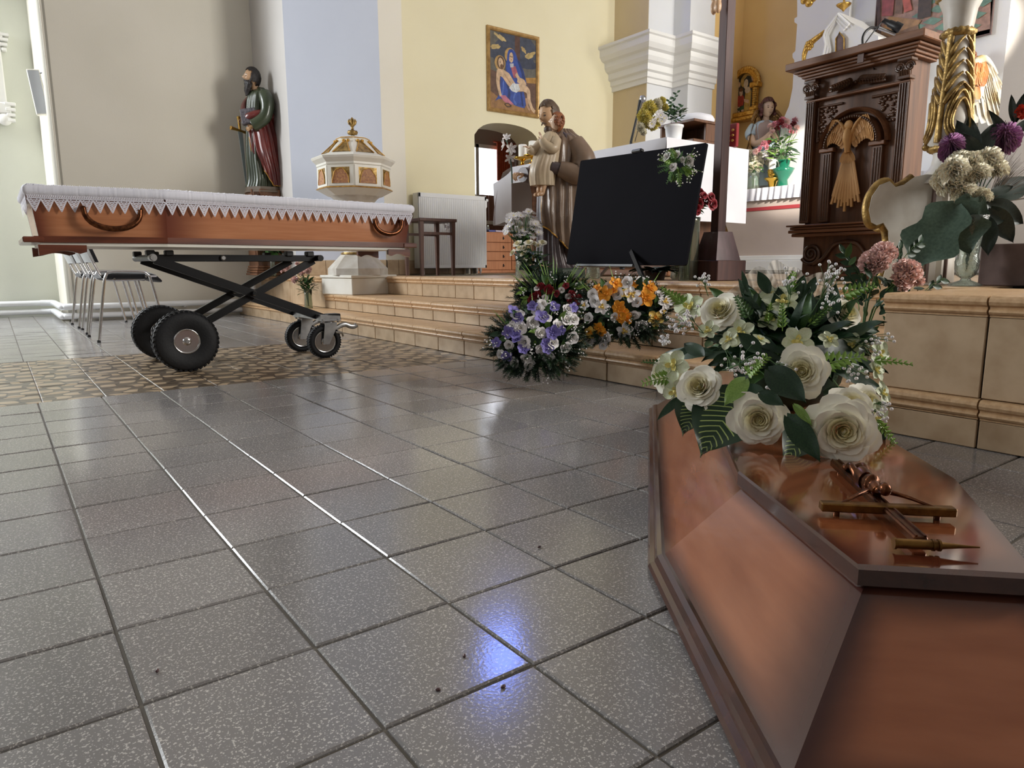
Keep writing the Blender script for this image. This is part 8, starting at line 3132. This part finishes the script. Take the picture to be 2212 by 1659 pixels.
shp = [((176, 138, 122), [pp(*p) for p in ((1893, 118), (2141, 62), (2141, -30), (1893, -10))])]
for i in range(7):
    for j in range(5):
        cx_, cy_ = 1955 + i * 36 + j * 12, 112 - i * 13 - j * 26
        if 1935 < cx_ < 2128 and not (cy_ < -30):
            shp.append(((116, 150, 132), [pp(*p) for p in ((cx_ - 22, cy_ + 3), (cx_ + 2, cy_ + 7), (cx_ + 22, cy_ - 6), (cx_ - 2, cy_ - 10))]))
shp += [((84, 62, 52), [pp(*p) for p in ((1893, 110), (1903, 106), (1903, -20), (1893, -20))]), ((166, 124, 80), [pp(*p) for p in ((1904, 62), (1922, 36), (1992, 44), (1985, 54), (1938, 70))]),
        ((130, 96, 66), [pp(*p) for p in ((1904, 62), (1938, 70), (1985, 54), (1986, 66), (1940, 86), (1906, 76))]), ((100, 74, 54), [pp(*p) for p in ((1902, 72), (1940, 86), (1948, 96), (1925, 104), (1900, 90))]),
        ((156, 74, 70), [pp(*p) for p in ((1906, 36), (1930, 34), (1936, -30), (1908, -30))]), ((120, 88, 70), [pp(*p) for p in ((1935, 30), (1950, 30), (1956, -30), (1938, -30))]), ((186, 92, 76), [pp(*p) for p in ((1955, 28), (1972, 22), (1962, -30), (1946, -30))]),
        ((72, 56, 46), [pp(*p) for p in ((1983, 42), (2012, 36), (2016, -30), (1988, -30))])]
picture(pa, 'canvas', ppt, shp, (96, 78, 66))
b = MB()
for s, (x, y) in enumerate(()):
    pass
b.box((PXx - .01, (py0 + py1) / 2, (pzb + pzt) / 2), (.02, abs(py1 - py0) + .02, pzt - pzb + .02))
b.build('backing', MATS['mauve_stone'], pa)
# second angel with bright wings at the right end of the high altar
d_ = 6.35
ap2 = at(2062, 402, d_)
H = (402 - 108) * d_ / FPX * .86
ap2.z = zt_h + .008
ap2.z = zt_h + .008
an2 = thing('statue', 'white robed angel with white, gold and orange wings at the right of the high altar', 'statue', ap2.to_tuple())
TA = Mx.Translation(ap2) @ Mx.Rotation(math.atan2(.4, -.9), 4, 'Z') @ Mx.Diagonal((H, H, H, 1))
mat('robe_white', (240, 238, 232), .5, col2=(226, 222, 214), scale=8)
b = MB(TA)
drape(b, [(0, 0, 0, .16, .16), (.2, 0, 0, .13, .14), (.5, 0, 0, .11, .13), (.7, -.02, 0, .09, .14), (.76, -.02, 0, .05, .06)], 22, 48, .016, 9)
b.build('robe', MATS['robe_white'], an2)
b = MB(TA)
for s in (-1, 1):
    b.tube(smooth_path([(-.01, s * .13, .70), (.05, s * .16, .58), (.16, s * .05, .56)], 5), .045, 10)
    b2_ = hand_mb(TA @ mtx((.17, s * .015, .58), (.1, 0, 1), (0, s, 0), .10), -s, .05)
    b2_.build('hand', MATS['skin_pale'], an2)
b.build('sleeve', MATS['robe_white'], an2)
TH = TA @ mtx((.02, 0, .89), (.95, 0, -.3), (.3, 0, 1), .19)
b = head_mb(TH)
b.tube([(-.06, 0, -.34), (-.10, 0, -.72)], [.17, .20], 12)
h2 = b.build('head', MATS['skin_pale'], an2)
eyes_mb(TH).build('eyes', MATS['dark_eye'], h2)
hair_mb(TH, 13, .12, 12, face=.5, puff=1.2, curls=12).build('hair', MATS['hair_copper'], h2)
mat('wing_white', (240, 238, 230), .5, col2=(206, 176, 110), scale=7)
mat('wing_orange', (226, 120, 60), .5, col2=(240, 176, 100), scale=9)
wc = at(2118, 230, d_ - .1)
Wd = wing(Mx.Translation(at(2086, 225, d_ - .30)) @ mtx((0, 0, 0), -F, (0, 0, 1), 1) @ Mx.Diagonal((1, .80, .92, 1)), 1, .95)
Wd.build('wing', MATS['wing_white'], an2)
b = MB()
r_ = random.Random(9)
for k in range(16):
    c = at(2090 + r_.uniform(-2, 40), 142 + r_.uniform(-8, 50), d_ - .36)
    T = mtx(c, UP * -1 + RT * r_.uniform(-.2, .3), -F, 1)
    b.grid(petal_rows(.11, .055, .1, 0, 4, 2, tip=.6, base=.6), 0, T=T)
b.build('orange_feathers', MATS['wing_orange'], an2)
# right pier of the apse arch, plinth beside the candlestick
yr = onX(2168, 150, XW).y
wall('wall_pier_right', (XW, yr), (XW, -4.2), 0.5, 'pier_wall')
pm0 = at(2100, 600, 2.55)
mp_ = MB().box((pm0.x + .30, pm0.y - .40, Z3 + .075), (.5, .8, .15), bev=.004)
tag(mp_.build('plinth_block', MATS['mauve_stone']), 'low mauve stone block on the platform behind the large glass vase', 'block')

# ---------------------------------------------------------------- pink flowers beside the right block
p = V((2.155, 1.10, Z1))
d_ = (p + V((0, 0, .2)) - CAM).dot(F)
t = thing('carnation_vase', 'glass vase of pale pink carnations standing beside the right tiled block', 'flowers', p.to_tuple())
vase(t, [(.03, 0), (.032, .01), (.028, .09), (.036, .165)], p, 'cut_glass')
bunch(t, p + V((0, 0, .02)), p + V((0, 0, .18)), [(1886, 566, 30), (1912, 543, 27), (1962, 583, 30), (1950, 605, 27), (1976, 600, 22), (1902, 560, 22)], ['peony', 'carnation'], 'carnation', d_, 0, ('leaf_dark',), .05, 81)
r_ = random.Random(82)
for k in range(95):
    x, y = r_.gauss(1902, 38), r_.gauss(635, 38)
    if y < 560 and 1860 < x < 1990:
        y += 60
    q = at(x, y, d_ + r_.uniform(-.03, .05))
    dr = (q - (p + V((0, 0, .12)))).normalized() + V((r_.gauss(0, .5), r_.gauss(0, .5), r_.gauss(0, .4)))
    putleaf(r_.choice(('leaf_dark', 'leaf_dark', 'leaf_long', 'leaf_mid')), t, q, dr, V((0, 0, 1)) - F, r_.uniform(.025, .05), 'leaf')
for (x0, y0), (x1, y1), n in (((1872, 620), (1818, 540), 8), ((1950, 560), (1990, 520), 6), ((1985, 640), (2040, 600), 5), ((1940, 590), (1944, 530), 5), ((1868, 650), (1830, 590), 6)):
    q0, q1 = at(x0, y0, d_), at(x1, y1, d_)
    br = MB().tube([q0, q0.lerp(q1, .5) + V((0, 0, .008)), q1], .0012, 5).build('twig', MATS['leaf_mid'], t)
    for i in range(n):
        c = q0.lerp(q1, .25 + .75 * i / n)
        putleaf('leaf_dark', br, c, (q1 - q0).normalized() + (UP if i % 2 else -UP) * .7, -F, .035, 'leaf')

# ---------------------------------------------------------------- large glass vase on the right block
vb = onz(2084, 618, Z3)
t = thing('flower_vase', 'cut glass vase of white chrysanthemums and big dark leaves on the tiled block', 'flowers', (vb.x, vb.y, Z3))
d_ = (vb - CAM).dot(F)
q_ = d_ / FPX
zz = lambda y: (618 - y) * q_
vase(t, [(33 * q_, .001), (30 * q_, zz(614)), (10 * q_, zz(606)), (9 * q_, zz(602)), (17 * q_, zz(596)), (22 * q_, zz(582)), (23 * q_, zz(566)), (19 * q_, zz(556)), (21 * q_, zz(530)), (26 * q_, zz(495)), (33 * q_, zz(470))],
     (vb.x, vb.y, Z3 + .001), 'cut_glass', 24, fl=lambda a, z: 1 + .03 * math.cos(12 * a), wall=.005)
base, top = vb + V((0, 0, zz(585))), vb + V((0, 0, zz(470)))
bunch(t, base, top, [(2062, 372, 32), (2096, 362, 34), (2132, 352, 32), (2056, 402, 30), (2082, 420, 26), (2040, 388, 26), (2150, 372, 26), (2112, 380, 28), (2118, 428, 22), (2072, 346, 22)], ['cream_pompon', 'pompon'], 'chrysanthemum', d_ - .01, 0, ('leaf_dark',), .05, 91, stem_m='leaf_dark')
bunch(t, base, top, [(2057, 314, 24), (2166, 300, 34), (2050, 330, 20)], ['purple_pompon'], 'allium', d_ + .03, 0, ('leaf_dark',), .05, 92, stem_m='leaf_dark')
put('red_carnation', t, at(2207, 242, d_), CAM - at(2207, 242, d_), 16 * q_, 'orange_bloom').data = PR.setdefault('vermilion', carnation_mb(8, 26).mesh('vermilion', M_['petal_vermilion']))
proto('leaf_lobed', leaf_mb(.62, lobes=2, nu=14, cup=.10, droop=.15), M_['leaf_grey'])
proto('leaf_black', leaf_mb(.5, droop=.2), mat('leaf_blackish', (34, 46, 40), .4, col2=(46, 58, 48), scale=20))
for kd, a_, c_, wd, dd in (('leaf_lobed', (2062, 448), (1968, 578), 1.0, -.05), ('leaf_lobed', (2060, 440), (2095, 545), 1.3, -.05), ('leaf_lobed', (2062, 440), (2142, 468), 1.2, -.04), ('leaf_black', (2130, 470), (2135, 545), 1.0, -.02), ('leaf_black', (2140, 450), (2190, 520), 1.0, .0), ('leaf_black', (2130, 440), (2215, 480), 1.1, .02),
                           ('leaf_black', (2105, 345), (2070, 262), .9, .02), ('leaf_black', (2110, 345), (2150, 262), .8, .02), ('leaf_black', (2100, 360), (2095, 250), .7, .04), ('leaf_black', (2120, 350), (2085, 290), .9, .0), ('leaf_black', (2180, 300), (2140, 240), .5, .02), ('leaf_black', (2190, 270), (2212, 200), .5, .02),
                           ('leaf_black', (2190, 290), (2235, 250), .8, .02), ('leaf_black', (2140, 430), (2240, 380), 1.0, .03), ('leaf_black', (2130, 480), (2175, 470), 1.1, .0), ('leaf_black', (2140, 420), (2190, 400), .9, .02), ('leaf_black', (2190, 265), (2185, 205), .5, .02)):
    p0_, p1_ = at(a_[0], a_[1], d_ + dd), at(c_[0], c_[1], d_ + dd - .02)
    putleaf(kd, t, p0_, p1_ - p0_, (CAM - p0_).normalized() + V((0, 0, .3)), (p1_ - p0_).length * 1.06, 'leaf', wd)
b = MB()
r_ = random.Random(93)
for k in range(150):
    a = r_.uniform(.1, .9)
    p0_ = at(2130, 440, d_ + .03)
    p1_ = at(2130 + 110 * math.cos(a) * r_.uniform(.5, 1.1), 440 - 150 * math.sin(a) * r_.uniform(.5, 1.1), d_ + .03 + r_.uniform(-.02, .04))
    b.tube([p0_.lerp(p1_, r_.uniform(.2, .5)), p0_.lerp(p1_, .8) + V((0, 0, .004)), p1_], [.0009, .0008, .0004], 3, caps=False)
o = b.build('dry_plume', MATS['dry_grass'], t)
o['kind'] = 'stuff'

# ---------------------------------------------------------------- heating pipes, speaker and plaque by the left wall
pp_ = thing('heating_pipes', 'pair of white heating pipes running along the foot of the left wall', 'pipes', (.6, 7.6, 0))
za, zb2 = .135, .050
for z, o_ in ((za, 0), (zb2, 0)):
    MB().tube([(-3.5, 8.52, z), (.38, 8.52, z)], .026, 12).build('pipe', MATS['white_enamel'], pp_)
    MB().tube(smooth_path([(.36, 8.52, z), (.44, 8.50, z), (.47, 8.42, z), (.47, 7.62, z), (.49, 7.52, z), (.58, 7.49, z)], 5), .030, 12).build('elbow', MATS['white_enamel'], pp_)
    MB().tube([(.56, 7.49, z), (2.14, 7.49, z)], .026, 12).build('pipe', MATS['white_enamel'], pp_)
    for x in (-.9, -.1):
        MB().box((x, 8.56, z - .01), (.03, .08, .05)).build('bracket', MATS['zinc'], pp_)
    for x in (.75, 1.05, 1.5):
        MB().box((x, 7.54, z - .01), (.03, .1, .05)).build('bracket', MATS['zinc'], pp_)
MB().tube(smooth_path([(2.1, 7.49, za), (2.16, 7.47, .17), (2.17, 7.47, .26), (2.16, 7.53, .34)], 5), .026, 12).build('elbow', MATS['white_enamel'], pp_)
dsk = 6.25
c = at(82, 199, dsk)
nn_ = (CAM - c)
nn_.z = 0
nn_ = (nn_.normalized() + V((-.05, .10, -.05))).normalized()
T = mtx(c, V((0, 0, 1)).cross(nn_), nn_, 1) @ Mx.Rotation(.10, 4, 'Z')
spk = thing('wall_speaker', 'slim white column loudspeaker high on the left wall', 'speaker', c.to_tuple())
hs_ = 46 * dsk / FPX
ws_ = 12 * dsk / FPX
MB(T).box((0, 0, -.04), (2 * ws_, 2 * hs_, .09), bev=.004).build('case', MATS['white_paint'], spk)
MB(T).box((0, 0, .006), (2 * ws_ - .016, 2 * hs_ - .02, .004)).build('grille', mat('speaker_grille', (176, 180, 188), .6, bump=.4, bscale=300), spk)
b = MB()
for s in (-1, 1):
    p0_ = T @ V((0, s * hs_ * .8, -.08))
    b.tube([p0_, V((.60, 7.655, p0_.z + .02))], .008, 6)
b.build('bracket', MATS['zinc'], spk)
p0_, p1_ = onY(-30, 55, 8.58), onY(16, 255, 8.58)
pq_ = thing('wall_plaque', 'white carved gothic plaque frame on the wall at the left edge', 'plaque', (p0_.x, 8.57, p1_.z))
zt2_, zb3 = onY(8, 62, 8.58).z, onY(8, 262, 8.58).z
xr = onY(12, 160, 8.58).x
b = MB()
b.box((xr - .06, 8.57, (zt2_ + zb3) / 2), (.09, .04, zt2_ - zb3 - .2), bev=.01)
b.box((xr - .30, 8.57, zt2_ - .08), (.62, .06, .08), bev=.01)
b.box((xr - .30, 8.57, zb3 + .12), (.62, .06, .10), bev=.01)
for k in range(4):
    b.box((xr + .01, 8.565, zt2_ - .06 - .045 * k), (.10 - .02 * k, .07, .025), bev=.004)
    b.box((xr + .005, 8.565, zb3 + .16 - .05 * k), (.09 - .01 * k, .07, .028), bev=.004)
b.ell((xr - .05, 8.57, zb3 + .02), (.06, .04, .06), 12, 8)
b.build('frame', MATS['plaster'], pq_)
MB().box((xr - .35, 8.585, (zt2_ + zb3) / 2), (.5, .02, zt2_ - zb3 - .3)).build('relief_panel', MATS['grey_plastic'], pq_)

# ---------------------------------------------------------------- crumbs on the floor
for k, (x, y) in enumerate(((1165, 1184), (1003, 1420), (946, 1493), (1087, 1487), (340, 1452))):
    p = onz(x, y, 0)
    b = MB().ell((p.x, p.y, .0022), (.004, .0022, .002), 6, 4, R=Mx.Rotation(k * 1.1, 3, 'Z'), disp=lambda d, q: q * (1 + .3 * noise.noise(d * 3)))
    tag(b.build('dry_crumb', MATS['stain_wood']), 'tiny dark crumb lying on the grey floor tiles', 'crumb', 'crumbs on the floor')
